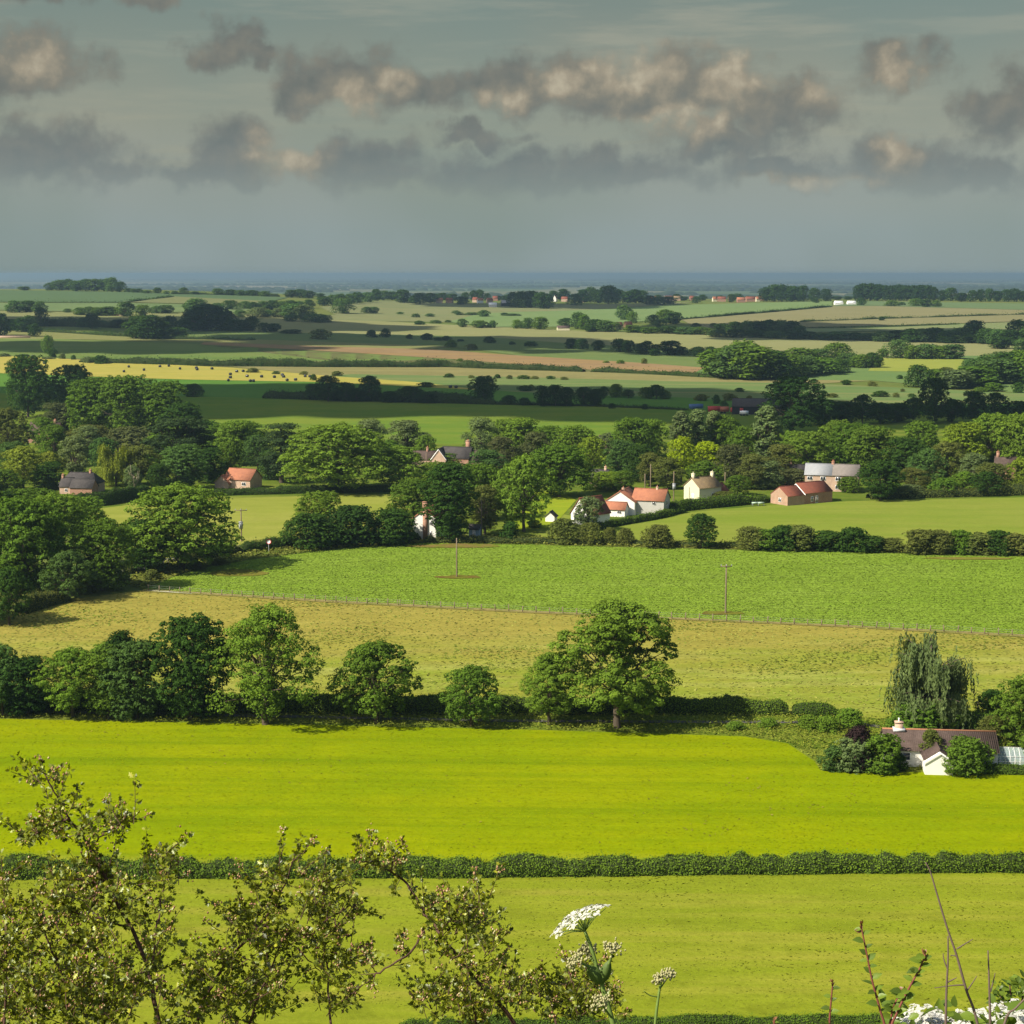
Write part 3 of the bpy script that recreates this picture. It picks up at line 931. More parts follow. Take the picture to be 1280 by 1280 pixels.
COL = dict(mid=(0.108, 0.172, 0.018), dark=(0.050, 0.095, 0.014), bright=(0.145, 0.215, 0.022), yellow=(0.30, 0.37, 0.012), gold=(0.24, 0.265, 0.030),
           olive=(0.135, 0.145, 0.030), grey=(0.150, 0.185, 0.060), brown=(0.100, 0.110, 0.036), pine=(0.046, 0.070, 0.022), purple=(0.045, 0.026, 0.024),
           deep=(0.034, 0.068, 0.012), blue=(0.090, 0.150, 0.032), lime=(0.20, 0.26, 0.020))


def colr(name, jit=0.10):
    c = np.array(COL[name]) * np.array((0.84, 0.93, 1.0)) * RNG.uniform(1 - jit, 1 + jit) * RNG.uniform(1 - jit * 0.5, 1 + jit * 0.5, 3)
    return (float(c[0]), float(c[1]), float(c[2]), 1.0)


def plant(kind, px, py, h, w_, c, label, group=None, name='tree', cat='tree', jit=0.08, rz=None, parts=True):
    """a tree or bush standing on the ground at pixel (px,py), h by w_ pixels of the photograph there"""
    g = hit(px, py)[0]
    s = np.linalg.norm(g - np.array([0, 0, CAMZ])) / F
    tr = TREES[kind] if isinstance(kind, str) else kind
    sx, sz = w_ * s / tr['W'], h * s / tr['H']
    rz = RNG.uniform(0, 6.28) if rz is None else rz
    if 'me' in tr:
        o = link(name, tr['me'], label=label, category=cat)
        o.location = g
        o.rotation_euler = (0, 0, rz)
        o.scale = (sx, sx, sz)
        o.color = colr(c, jit)
        if group:
            o['group'] = group
        return o
    o = thing(name, label, cat, g, rz, group)
    o.scale = (sx, sx, sz)
    link('trunk', tr['trunk'], o)
    q = link('crown' if cat == 'tree' else 'foliage', tr['crown'], o)
    q.color = colr(c, jit)
    return o


def hedge(label, pts, hpx, wid=1.4, lump=0.18, c='dark', leaf=0.2, dens=55.0, lumpscale=3.0, seed=0, name='hedge', group=None, cat='hedge', posts=None, gap=None):
    """hedge along pixels pts; hpx height in pixels (single or per point); lumpy dark inside under many leaves"""
    rng = np.random.default_rng(seed + 900)
    W = hit([q[0] for q in pts], [q[1] for q in pts])
    Dm = float(np.mean(W[:, 1]))
    hs = np.broadcast_to(np.asarray(hpx, float), (len(pts),)) * np.linalg.norm(W - np.array([0, 0, CAMZ]), axis=1) / F
    seg = np.concatenate([[0], np.cumsum(np.linalg.norm(np.diff(W[:, :2], axis=0), axis=1))])
    stp = max(0.5, Dm * 0.0016)
    n = max(4, int(seg[-1] / stp))
    u = np.linspace(0, seg[-1], n)
    X = np.interp(u, seg, W[:, 0])
    Y = np.interp(u, seg, W[:, 1])
    hh = np.interp(u, seg, hs) * (1 + lump * vnoise(u, seed, lumpscale) + 0.5 * lump * vnoise(u, seed + 5, lumpscale * 0.35))
    ww = wid * (1 + lump * vnoise(u, seed + 9, lumpscale))
    if gap is not None:
        hh *= np.where(vnoise(u, seed + 21, gap[1]) > gap[0], 1.0, 0.35)
    edge = np.minimum(1, np.minimum(u + 0.3, u[-1] - u + 0.3) / (0.8 * wid))
    hh *= 0.4 + 0.6 * edge
    T = np.stack([np.gradient(X), np.gradient(Y)], 1)
    T /= np.linalg.norm(T, axis=1)[:, None] + 1e-9
    Nn = np.stack([-T[:, 1], T[:, 0]], 1)
    prof = np.array([(-0.5, -0.05), (-0.56, 0.35), (-0.5, 0.75), (-0.28, 0.96), (0.0, 1.0), (0.28, 0.96), (0.5, 0.75), (0.56, 0.35), (0.5, -0.05)])
    k_ = len(prof)
    zg = terr(X, Y)
    ring = np.zeros((n, k_, 3))
    jit = 1 + rng.normal(0, 0.07, (n, k_))
    ring[:, :, 0] = X[:, None] + Nn[:, 0:1] * prof[None, :, 0] * ww[:, None] * jit
    ring[:, :, 1] = Y[:, None] + Nn[:, 1:2] * prof[None, :, 0] * ww[:, None] * jit
    ring[:, :, 2] = zg[:, None] + prof[None, :, 1] * hh[:, None] * jit * 0.93
    i, j = np.meshgrid(np.arange(n - 1), np.arange(k_ - 1), indexing='ij')
    b = (i * k_ + j).ravel()
    Q = np.stack([b, b + 1, b + k_ + 1, b + k_], 1)
    V = ring.reshape(-1, 3)
    org = np.array([X.mean(), Y.mean(), zg.mean()])
    a_, b_, c_, d_ = V[Q[:, 0]], V[Q[:, 1]], V[Q[:, 2]], V[Q[:, 3]]
    fn = np.cross(c_ - a_, d_ - b_)
    area = np.linalg.norm(fn, axis=1) / 2
    fn = norm(fn)
    mid = (a_ + b_ + c_ + d_) / 4
    cen = np.stack([np.repeat((X[:-1] + X[1:]) / 2, k_ - 1), np.repeat((Y[:-1] + Y[1:]) / 2, k_ - 1), np.repeat(zg[:-1] + hh[:-1] * 0.4, k_ - 1)], 1)
    fl = np.einsum('ij,ij->i', fn, mid - cen) < 0
    fn[fl] *= -1
    m = int(min(60000, area.sum() * dens * (0.2 / leaf) ** 2))
    idx = rng.choice(len(Q), m, p=area / area.sum())
    uu, vv = rng.random((m, 1)), rng.random((m, 1))
    P = (a_[idx] * (1 - uu) + b_[idx] * uu) * (1 - vv) + (d_[idx] * (1 - uu) + c_[idx] * uu) * vv
    P = P + (fn[idx] + np.array([0, 0, 0.25])) * (rng.uniform(-0.2, 0.9, (m, 1)) + (rng.random((m, 1)) < 0.10) * rng.uniform(0, 2.2, (m, 1))) * leaf
    N = norm(fn[idx] * 0.7 + np.array([0, 0, 0.3]) + rng.normal(0, 0.5, (m, 3)))
    Lv, Lq = rhomb(P, N, leaf * rng.uniform(0.7, 1.4, m), rng)
    tt = np.clip(0.5 + 0.13 * vnoise(u, seed + 77, lumpscale * 1.3)[np.minimum(idx // (k_ - 1), n - 1)] + rng.normal(0, 0.12, m), 0, 1)
    root_ = thing(name, label, cat, org, 0, group)
    link('hedge_core', mesh_np('hedge_core', V - org, [Q], M_CORE, smooth=True), root_)  # solid dark filler added so nothing shows through the leaves
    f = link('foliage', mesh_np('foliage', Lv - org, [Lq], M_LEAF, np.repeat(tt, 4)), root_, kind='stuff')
    f.color = colr(c, 0.05)
    return root_

# ------------------------------------------------------------------ hedges
hedge('clipped dark green hedge between the two nearest fields', [(-420, 1099), (-100, 1098), (0, 1097), (300, 1096), (640, 1094), (900, 1091), (1280, 1088), (1700, 1085)], [24, 24, 23, 22, 22, 21, 21, 21], 1.6, 0.22, 'bright', 0.19, 60, 1.5, 1)
hedge('scrubby hedge top at the foot of the slope below the viewpoint', [(500, 1291), (760, 1289), (1000, 1288), (1290, 1286), (1500, 1285)], 17, 1.3, 0.2, 'mid', 0.13, 70, 1.5, 2)
hedge('clipped roadside hedge behind the row of field trees', [(-300, 876), (0, 886), (300, 890), (640, 893), (800, 892), (985, 893)], [26, 26, 24, 24, 22, 18], 1.6, 0.12, 'bright', 0.2, 60, 3.0, 3)
hedge('short clipped hedge piece by the road before the bungalow', [(990, 894), (1048, 896)], 16, 1.5, 0.12, 'mid', 0.2, 60, 2.0, 4)
hedge('garden hedge behind the bungalow below the rail fence', [(1195, 914), (1250, 917)], 24, 1.6, 0.1, 'mid', 0.2, 60, 2.0, 5)
hedge('low garden hedge in front of the greenhouse', [(1228, 966), (1290, 968), (1420, 972)], 11, 1.3, 0.08, 'mid', 0.17, 70, 2.0, 6)
hedge('long clipped hedge below the orange roofed house', [(190, 622), (300, 619), (420, 616), (500, 615)], [10, 8, 10, 11], 1.8, 0.15, 'dark', 0.3, 50, 5.0, 7)
hedge('curved hedge below the slate roofed house', [(85, 636), (130, 632), (190, 622)], [14, 18, 16], 2.0, 0.15, 'dark', 0.3, 50, 5.0, 8)
hedge('thick hedge curving round the cream house to the brick barn', [(826, 642), (870, 637), (920, 632), (962, 628)], [14, 13, 12, 10], 2.2, 0.15, 'mid', 0.3, 50, 4.0, 9)
hedge('hedge under the walls of the red roofed farmhouse', [(745, 663), (780, 656), (820, 649), (852, 641)], [9, 9, 8, 9], 1.5, 0.2, 'mid', 0.28, 50, 3.0, 10)
hedge('brownish clipped hedge along the lane beside the crop field', [(235, 702), (262, 698), (300, 691)], [16, 17, 13], 2.0, 0.2, 'olive', 0.26, 55, 4.0, 11)
hedge('brown topped hedge at the meadow corner under the tall trees', [(25, 768), (60, 757), (85, 752)], [18, 20, 16], 2.0, 0.2, 'olive', 0.24, 55, 4.0, 12)
hedge('overgrown hedge running beside the lane to the white cottage', [(300, 690), (360, 684), (430, 680), (525, 676)], [10, 12, 13, 9], 2.4, 0.25, 'dark', 0.28, 50, 5.0, 13)
hedge('weedy bank hedge between the crop field and the paddock', [(530, 678), (640, 679), (760, 681), (900, 684), (1060, 687), (1280, 692), (1500, 696)], [7, 7, 6, 6, 5, 6, 6], 2.2, 0.3, 'olive', 0.28, 40, 4.0, 14)
hedge('scrub hedge along the top of the paddock under the village trees', [(1085, 624), (1160, 622), (1280, 619), (1480, 616)], [12, 13, 15, 15], 3.0, 0.35, 'olive', 0.35, 40, 6.0, 15)
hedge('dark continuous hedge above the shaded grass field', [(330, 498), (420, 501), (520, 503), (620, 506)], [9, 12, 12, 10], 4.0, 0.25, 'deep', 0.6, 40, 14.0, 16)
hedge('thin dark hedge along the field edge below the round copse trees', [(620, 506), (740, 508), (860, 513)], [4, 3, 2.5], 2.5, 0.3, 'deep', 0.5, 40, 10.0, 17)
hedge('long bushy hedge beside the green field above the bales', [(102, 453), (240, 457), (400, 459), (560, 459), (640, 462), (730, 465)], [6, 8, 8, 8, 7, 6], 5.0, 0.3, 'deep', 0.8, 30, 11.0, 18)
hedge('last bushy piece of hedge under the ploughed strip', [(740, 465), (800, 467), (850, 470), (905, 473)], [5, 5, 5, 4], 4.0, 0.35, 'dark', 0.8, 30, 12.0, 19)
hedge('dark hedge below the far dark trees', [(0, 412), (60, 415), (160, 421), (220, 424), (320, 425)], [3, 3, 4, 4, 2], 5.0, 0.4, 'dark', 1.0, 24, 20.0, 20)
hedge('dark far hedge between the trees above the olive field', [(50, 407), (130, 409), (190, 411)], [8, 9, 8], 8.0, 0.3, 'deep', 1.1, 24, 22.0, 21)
hedge('thin far hedge between green field and tan field', [(850, 400), (900, 396), (960, 391), (1040, 384)], 2.6, 4.0, 0.35, 'dark', 1.1, 24, 25.0, 22)
hedge('thin far hedge across the tan field', [(1000, 403), (1100, 399), (1200, 396), (1300, 393)], 2.0, 4.0, 0.5, 'dark', 1.1, 24, 25.0, 23)
hedge('thin far hedge under the tan strip', [(1005, 411), (1080, 410.5), (1200, 406)], 1.6, 4.0, 0.5, 'dark', 1.1, 24, 25.0, 24)
hedge('far hedge along the left ridge field', [(0, 378), (120, 379), (160, 378), (215, 371.5)], 1.4, 4.0, 0.5, 'dark', 1.3, 20, 30.0, 25)
hedge('far hedge under the left ridge wood', [(215, 368), (290, 369), (350, 371)], 3.5, 5.0, 0.5, 'dark', 1.3, 20, 30.0, 26)

# ------------------------------------------------------------------ near trees
plant('ash', 772, 910, 158, 152, 'bright', 'large spreading ash tree with heavy rounded boughs beside the road', name='ash_tree', rz=0.6)
plant('ash', 686, 906, 90, 72, 'bright', 'smaller leafy tree growing into the side of the large ash', name='ash_tree', rz=2.0)
plant('ashopen', 333, 906, 148, 150, 'bright', 'tall open ash tree with pale leaves and forked trunk', name='ash_tree', rz=1.2, jit=0.0)
plant('round', 470, 905, 104, 112, 'mid', 'medium rounded field tree with short bare trunk', name='field_tree', rz=0.3)
plant('round', 590, 908, 76, 82, 'mid', 'smallest round field tree with a dark trunk', name='field_tree', rz=2.6)
plant('full', 238, 898, 126, 105, 'dark', 'dense dark tree leaning on the pale open ash', name='field_tree')
for px, py, h, w_, k_, c in [(172, 899, 98, 84, 'full', 'blue'), (136, 898, 92, 66, 'tall', 'mid'), (92, 896, 84, 88, 'round', 'bright'), (36, 894, 72, 74, 'full', 'deep'), (4, 895, 86, 62, 'round', 'blue'), (-40, 893, 88, 80, 'oak', 'mid')]:
    plant(k_, px, py, h, w_, c, {'blue': 'bluish green roadside tree in the close row behind the bright field', 'mid': 'mid green roadside tree in the close row behind the bright field', 'bright': 'fresh bright green tree in the close row behind the bright field', 'deep': 'blackish low tree in the close row behind the bright field'}[c], group={'blue': 'bluish trees in the road row', 'mid': 'mid green trees in the road row'}.get(c), name='field_tree')
plant('tall', 153, 896, 106, 42, 'deep', 'narrow dark pointed tree rising out of the road row', name='field_tree')
plant('weeping', 1162, 912, 112, 124, 'grey', 'weeping tree with hanging grey green strands behind the bungalow', name='weeping_tree', jit=0.0)
plant('bush', 1152, 918, 40, 92, 'mid', 'broad leafy shrub behind the bungalow roof', name='shrub', cat='shrub')
plant('bush2', 1070, 962, 54, 40, 'purple', 'purple leaved shrub at the end of the bungalow', name='shrub', cat='shrub')
for px, py, h, w_, c, lb in [(1040, 963, 30, 34, 'blue', 'low bluish shrub at the garden corner by the bright field'), (1068, 963, 42, 50, 'grey', 'pale green shrub in front of the purple leaved shrub'), (1100, 964, 46, 58, 'mid', 'dark green shrub against the white bungalow wall'), (1125, 964, 20, 20, 'dark', 'small clipped bush under the bungalow window')]:
    plant('bush2', px, py, h, w_, c, lb, name='shrub', cat='shrub')
plant('fruit', 1163, 958, 46, 30, 'olive', 'slender thin leaved sapling before the bungalow roof', name='sapling')
plant('bush', 1208, 967, 44, 66, 'mid', 'big leaved bush hiding the bungalow gable', name='shrub', cat='shrub')
plant('full', 1278, 950, 98, 84, 'mid', 'bushy green tree over the greenhouse', name='garden_tree')
plant('light', 1240, 946, 50, 40, 'olive', 'thin brownish tree between the bungalow and the greenhouse tree', name='garden_tree')
plant('bush', 1240, 895, 32, 40, 'dark', 'dark bush growing through the rail fence', name='shrub', cat='shrub')
for px, py, h, w_ in [(1010, 912, 18, 30), (1035, 915, 20, 30), (1060, 910, 24, 36), (960, 910, 12, 26), (920, 912, 10, 26)]:
    plant('bush3', px, py, h, w_, 'bright', 'rank verge shrub by the road end near the bungalow', 'verge shrubs', 'shrub', 'shrub')

# left clump by the lane
CL = 'trees massed beside the lane'
for k_, px, py, h, w_, c, lb in [
    ('full', 30, 745, 118, 105, 'mid', 'tall mid green tree in the mass beside the lane'), ('oak', 72, 712, 92, 88, 'bright', 'bright topped tree at the back of the lane clump'),
    ('full', -20, 735, 120, 110, 'dark', 'dark tree at the outer end of the lane clump'), ('full', 128, 738, 86, 84, 'mid', 'rounded tree in the lane clump overhanging the meadow hedge'),
    ('round', 86, 752, 62, 66, 'blue', 'low bluish tree in front of the lane clump'), ('oak', 226, 712, 104, 138, 'bright', 'broad sunlit tree standing over the lane bend'),
    ('full', 186, 716, 66, 76, 'dark', 'dark low tree under the broad sunlit lane tree'), ('round', 12, 782, 70, 56, 'dark', 'dark low tree at the meadow corner'),
    ('full', -45, 780, 90, 80, 'mid', 'mid green tree beyond the meadow corner'), ('oak', 40, 668, 56, 84, 'mid', 'tree at the far side of the lane clump below the slate roof'),
    ('oak', 105, 672, 50, 60, 'bright', 'small bright tree between lane clump and cut pasture')]:
    plant(k_, px, py, h, w_, c, lb, name='lane_tree')
for px, py, h, w_ in [(150, 728, 12, 26), (165, 716, 12, 24), (190, 724, 12, 22), (205, 716, 10, 22), (250, 712, 8, 22), (275, 706, 8, 26), (110, 742, 14, 26), (128, 736, 14, 22)]:
    plant('bush3', px, py, h, w_, 'olive', 'scrubby lane side bush between the lane trees and the meadow', 'scrub along the lane', 'shrub', 'shrub')

# around the white cottage and the farmhouse
for k_, px, py, h, w_, c, lb in [
    ('oak', 402, 672, 58, 66, 'bright', 'bright round tree rising from the dark thicket by the lane'), ('bush', 386, 686, 44, 72, 'dark', 'dark thicket bush under the bright round tree'),
    ('bush', 440, 682, 50, 80, 'deep', 'blackish thicket bush beside the white cottage hedge'), ('bush', 490, 680, 44, 70, 'dark', 'dark bush next to the white cottage'),
    ('tall', 563, 678, 100, 70, 'dark', 'tall dark tree standing against the white cottage'), ('oak', 520, 660, 62, 70, 'mid', 'arching tree behind the white cottage chimney'),
    ('round', 655, 665, 96, 78, 'bright', 'large bright tree beside the village lawn'), ('light', 606, 668, 62, 46, 'olive', 'thin olive tree between the dark cottage tree and the lawn tree'),
    ('oak', 600, 650, 70, 70, 'mid', 'mid green tree behind the dark cottage tree'), ('fruit', 735, 664, 44, 40, 'grey', 'small pale orchard tree in front of the steep red roof'),
    ('bush2', 637, 678, 26, 26, 'dark', 'small dark bush on the field edge below the lawn tree'), ('oak', 420, 615, 84, 134, 'bright', 'very broad spreading tree at the end of the cut pasture'),
    ('round', 500, 612, 54, 72, 'bright', 'round tree next to the very broad spreading tree'), ('oak', 700, 622, 66, 86, 'mid', 'broad dark sided tree above the village lawn'),
    ('tall', 648, 624, 48, 40, 'bright', 'upright bright tree beside the broad tree above the lawn'),
    ('round', 876, 686, 44, 46, 'dark', 'dark rounded little tree alone on the paddock edge'), ('round', 1100, 626, 50, 56, 'dark', 'dense dark round tree beside the grey roofed house'),
    ('bush2', 668, 660, 10, 20, 'bright', 'low round garden bush beneath the lawn tree')]:
    plant(k_, px, py, h, w_, c, lb, name='shrub' if 'bush' in k_ else 'village_tree', cat='shrub' if 'bush' in k_ else 'tree')
for px, py, h, w_ in [(704, 680, 32, 42), (738, 681, 28, 32), (762, 681, 22, 21), (781, 682, 22, 22), (822, 685, 29, 42)]:
    plant('bush', px, py, h, w_, 'olive', 'olive hawthorn bush on the field edge below the farmhouse', 'hawthorn bushes below the farmhouse', 'hawthorn_bush', 'bush')
for px, py, h, w_ in [(938, 687, 26, 28), (958, 688, 24, 28), (980, 688, 30, 34), (1002, 688, 28, 34), (1036, 688, 24, 32), (1066, 690, 28, 34), (1090, 690, 22, 30), (1115, 690, 16, 24), (1150, 692, 30, 34), (1172, 692, 28, 30), (1198, 692, 30, 34), (1222, 693, 26, 30), (1246, 693, 32, 36), (1270, 694, 28, 34), (1310, 695, 30, 40)]:
    cc_ = str(RNG.choice(['mid', 'dark', 'olive']))
    sz_ = 'low' if h < 25 else 'tall'
    lb = f"{sz_} {dict(mid='fresh green', dark='dark green', olive='olive')[cc_]} hawthorn bush in the gappy row beside the paddock"
    plant(str(RNG.choice(['bush', 'bush2', 'bush3'])), px, py, h * RNG.uniform(0.88, 1.12), w_ * RNG.uniform(1.15, 1.5), cc_, lb, lb, 'hawthorn_bush', 'bush')

# ------------------------------------------------------------------ village belt
VB = 'mixed trees of the village belt'
def belt(lst, name='village_tree', far=False):
    for (k_, px, py, h, w_, c) in lst:
        adj = dict(mid='mid green', dark='dark green', bright='bright green', yellow='yellow leaved', gold='golden', olive='olive', grey='greyish green', brown='brownish', pine='blackish needle leaved', deep='blackish', blue='bluish green', lime='lime green')[c]
        form = dict(oak='broad', round='round', tall='upright', full='full', light='airy', poplar='narrow', ash='clumpy', pine='flat topped', cedar='layered', weeping='weeping', bush='bushy', bush2='bushy', bush3='low', ashopen='open', fruit='small')[k_]
        where = next(s_ for lim, s_ in [(110, 'near the dull roof with two chimneys'), (200, 'around the dark slate house'), (345, 'around the orange roofed house'), (600, 'around the gabled brown roofed house'), (700, 'above the village lawn'), (830, 'behind the white farmhouse'), (950, 'behind the cream house'), (1085, 'behind the barn and grey roof'), (5000, 'beyond the dense dark round tree')] if px < lim)
        lb = f'{adj} {form} tree {where}'
        plant(k_, px, py, h, w_, c, lb, lb + 's', name)
belt([
    # left end
    ('oak', 35, 522, 74, 62, 'dark'), ('oak', 92, 518, 60, 56, 'dark'), ('full', 120, 548, 74, 70, 'mid'), ('oak', 160, 552, 80, 84, 'mid'), ('full', 205, 552, 74, 72, 'mid'), ('full', 228, 556, 52, 52, 'dark'),
    ('full', 75, 545, 40, 56, 'brown'), ('round', 10, 575, 62, 60, 'olive'), ('round', 55, 565, 42, 44, 'mid'), ('bush', 112, 562, 30, 60, 'olive'), ('bush', 165, 570, 36, 70, 'brown'), ('full', 215, 575, 40, 60, 'mid'), ('oak', 255, 562, 36, 56, 'dark'),
    ('round', 30, 612, 52, 60, 'gold'), ('round', 62, 606, 40, 40, 'gold'), ('light', 95, 604, 58, 42, 'grey'), ('light', 70, 585, 52, 40, 'mid'), ('weeping', 145, 608, 52, 58, 'gold'), ('light', 175, 606, 48, 50, 'olive'), ('full', 15, 600, 46, 50, 'blue'),
    ('full', 62, 612, 34, 46, 'dark'), ('round', 8, 622, 34, 46, 'mid'), ('light', 110, 575, 42, 40, 'grey'), ('round', 130, 590, 42, 44, 'blue'), ('round', 200, 588, 36, 40, 'mid'),
    ('full', 230, 612, 56, 62, 'blue'), ('full', 200, 616, 36, 30, 'dark'), ('full', 262, 604, 44, 44, 'dark'), ('light', 166, 617, 34, 24, 'grey'),
    ('full', 300, 582, 56, 60, 'bright'), ('round', 288, 600, 48, 36, 'mid'), ('round', 322, 590, 46, 44, 'blue'), ('oak', 280, 566, 36, 60, 'mid'), ('light', 310, 570, 42, 52, 'mid'), ('full', 338, 600, 36, 36, 'blue'),
    # behind the very broad tree
    ('light', 462, 582, 58, 46, 'grey'), ('light', 508, 575, 50, 56, 'grey'), ('round', 532, 578, 34, 34, 'bright'), ('round', 488, 590, 40, 46, 'mid'), ('full', 560, 590, 26, 44, 'mid'), ('bush', 545, 600, 22, 60, 'bright'),
    ('light', 600, 580, 58, 46, 'grey'), ('full', 630, 572, 48, 46, 'bright'), ('full', 655, 574, 52, 50, 'bright'), ('light', 628, 592, 46, 40, 'brown'), ('full', 685, 580, 48, 48, 'mid'), ('full', 610, 606, 44, 50, 'blue'), ('full', 585, 612, 32, 40, 'mid'),
    ('oak', 718, 582, 50, 60, 'bright'), ('round', 740, 592, 46, 46, 'lime'), ('light', 668, 590, 50, 40, 'brown'), ('round', 760, 575, 34, 40, 'grey'),
    ('full', 792, 578, 56, 56, 'mid'), ('full', 775, 596, 46, 46, 'blue'), ('light', 812, 608, 42, 36, 'olive'), ('full', 815, 572, 48, 46, 'bright'), ('oak', 758, 612, 22, 66, 'lime'), ('full', 800, 602, 46, 46, 'dark'), ('light', 780, 616, 28, 34, 'mid'),
    ('poplar', 850, 582, 68, 28, 'grey'), ('poplar', 872, 580, 68, 30, 'grey'), ('poplar', 892, 578, 64, 26, 'grey'), ('full', 905, 578, 58, 44, 'mid'),
    ('round', 852, 604, 58, 44, 'yellow'), ('round', 884, 600, 48, 50, 'yellow'), ('round', 880, 610, 34, 50, 'mid'), ('light', 835, 612, 40, 40, 'olive'), ('oak', 915, 606, 50, 52, 'brown'), ('full', 930, 590, 56, 46, 'mid'), ('poplar', 958, 592, 84, 40, 'grey'),
    ('light', 940, 612, 44, 44, 'olive'), ('round', 922, 620, 26, 40, 'mid'), ('bush', 905, 626, 12, 30, 'olive'), ('light', 975, 604, 48, 50, 'olive'), ('full', 960, 612, 36, 44, 'grey'), ('bush', 990, 608, 22, 50, 'brown'),
    # right
    ('full', 990, 580, 40, 60, 'bright'), ('oak', 1010, 594, 54, 62, 'bright'), ('full', 1045, 586, 60, 52, 'bright'), ('oak', 1068, 592, 62, 70, 'mid'), ('full', 1092, 598, 64, 66, 'mid'), ('full', 1128, 602, 54, 62, 'dark'), ('oak', 1150, 580, 52, 50, 'bright'),
    ('round', 1158, 612, 50, 48, 'blue'), ('light', 1140, 618, 32, 44, 'olive'), ('light', 1182, 606, 52, 46, 'olive'), ('full', 1205, 596, 66, 60, 'lime'), ('oak', 1240, 592, 72, 70, 'bright'), ('full', 1272, 596, 76, 60, 'bright'), ('light', 1218, 612, 44, 40, 'grey'),
    ('round', 1205, 618, 28, 36, 'bright'), ('oak', 1240, 618, 38, 46, 'olive'), ('round', 1232, 620, 30, 40, 'dark'), ('round', 1275, 614, 40, 40, 'lime'), ('bush', 1180, 620, 22, 44, 'mid'), ('bush', 1135, 622, 16, 44, 'grey'), ('oak', 1320, 600, 72, 80, 'mid'), ('oak', 1380, 605, 70, 80, 'bright'),
    ('full', -50, 590, 60, 80, 'mid'), ('full', -30, 625, 44, 60, 'dark'), ('bush', 1062, 616, 20, 30, 'mid'), ('bush2', 1055, 612, 26, 22, 'grey')])
plant('pine', 222, 598, 74, 84, 'pine', 'dark flat topped pine with pale trunk above the village roofs', name='pine_tree')
plant('pine', 246, 594, 58, 56, 'pine', 'second dark pine leaning beside the flat topped pine', name='pine_tree')
plant('cedar', 352, 604, 74, 76, 'pine', 'layered spreading cedar behind the orange roofed house', name='cedar_tree', jit=0.0)
# dead tree by the slate house
rngd = np.random.default_rng(3)
g = hit(168, 618)[0]
dt = thing('dead_tree', 'bare pale dead tree at the hedge end beside the slate house', 'tree', g)
mb = MB()
mb.tube([(0, 0, -.3), (0.1, 0, 2.5), (0, .1, 5)], [.35, .26, .16], 7)
dtt = link('trunk', mb.build('trunk', simple('dead_wood', (0.30, 0.25, 0.17), 0.9, 0.2), True), dt)
mb = MB()
for i in range(9):
    a = i * 2.4
    z0 = rngd.uniform(1.8, 4.8)
    mb.tube([(0, 0, z0), (math.cos(a) * 1.1, math.sin(a) * 1.1, z0 + 1.6), (math.cos(a) * 1.5, math.sin(a) * 1.5, z0 + rngd.uniform(2.6, 4.6))], [.11, .07, .02], 5)
link('limbs', mb.build('limbs', dtt.data.materials[0], True), dt)

# ------------------------------------------------------------------ dark trees in the cloud shadow
def row(lst, label, group, kinds, cols, name='field_tree', cat='tree'):
    for i, (px, py, h, w_) in enumerate(lst):
        plant(kinds[i % len(kinds)], px, py, h, w_, cols[i % len(cols)], label, group, name, cat)
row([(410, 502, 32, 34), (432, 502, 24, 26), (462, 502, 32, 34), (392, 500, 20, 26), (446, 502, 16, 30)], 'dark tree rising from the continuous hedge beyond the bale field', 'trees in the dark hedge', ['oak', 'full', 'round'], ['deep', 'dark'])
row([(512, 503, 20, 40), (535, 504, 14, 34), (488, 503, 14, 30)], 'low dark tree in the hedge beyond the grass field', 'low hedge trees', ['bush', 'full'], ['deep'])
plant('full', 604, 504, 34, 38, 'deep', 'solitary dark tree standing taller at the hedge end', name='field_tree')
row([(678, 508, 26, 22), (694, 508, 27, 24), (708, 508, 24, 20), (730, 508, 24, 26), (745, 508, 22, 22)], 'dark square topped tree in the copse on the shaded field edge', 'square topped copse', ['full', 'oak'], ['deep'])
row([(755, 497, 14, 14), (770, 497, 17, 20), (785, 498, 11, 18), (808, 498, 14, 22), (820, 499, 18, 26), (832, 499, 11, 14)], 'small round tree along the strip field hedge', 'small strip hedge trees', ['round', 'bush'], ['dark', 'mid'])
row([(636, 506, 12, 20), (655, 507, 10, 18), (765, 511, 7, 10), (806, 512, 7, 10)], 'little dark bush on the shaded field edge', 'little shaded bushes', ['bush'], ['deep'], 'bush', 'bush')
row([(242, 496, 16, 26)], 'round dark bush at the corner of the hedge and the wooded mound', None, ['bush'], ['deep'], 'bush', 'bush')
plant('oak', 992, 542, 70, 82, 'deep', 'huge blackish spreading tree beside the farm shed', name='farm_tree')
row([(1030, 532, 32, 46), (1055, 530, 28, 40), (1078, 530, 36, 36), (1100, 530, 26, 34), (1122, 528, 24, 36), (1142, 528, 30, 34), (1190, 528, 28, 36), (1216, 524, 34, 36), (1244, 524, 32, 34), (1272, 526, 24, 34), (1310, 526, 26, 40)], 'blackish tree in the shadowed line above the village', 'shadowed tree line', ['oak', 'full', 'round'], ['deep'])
plant('oak', 1168, 530, 56, 40, 'deep', 'tall dark domed tree overtopping the shadowed line', name='farm_tree')
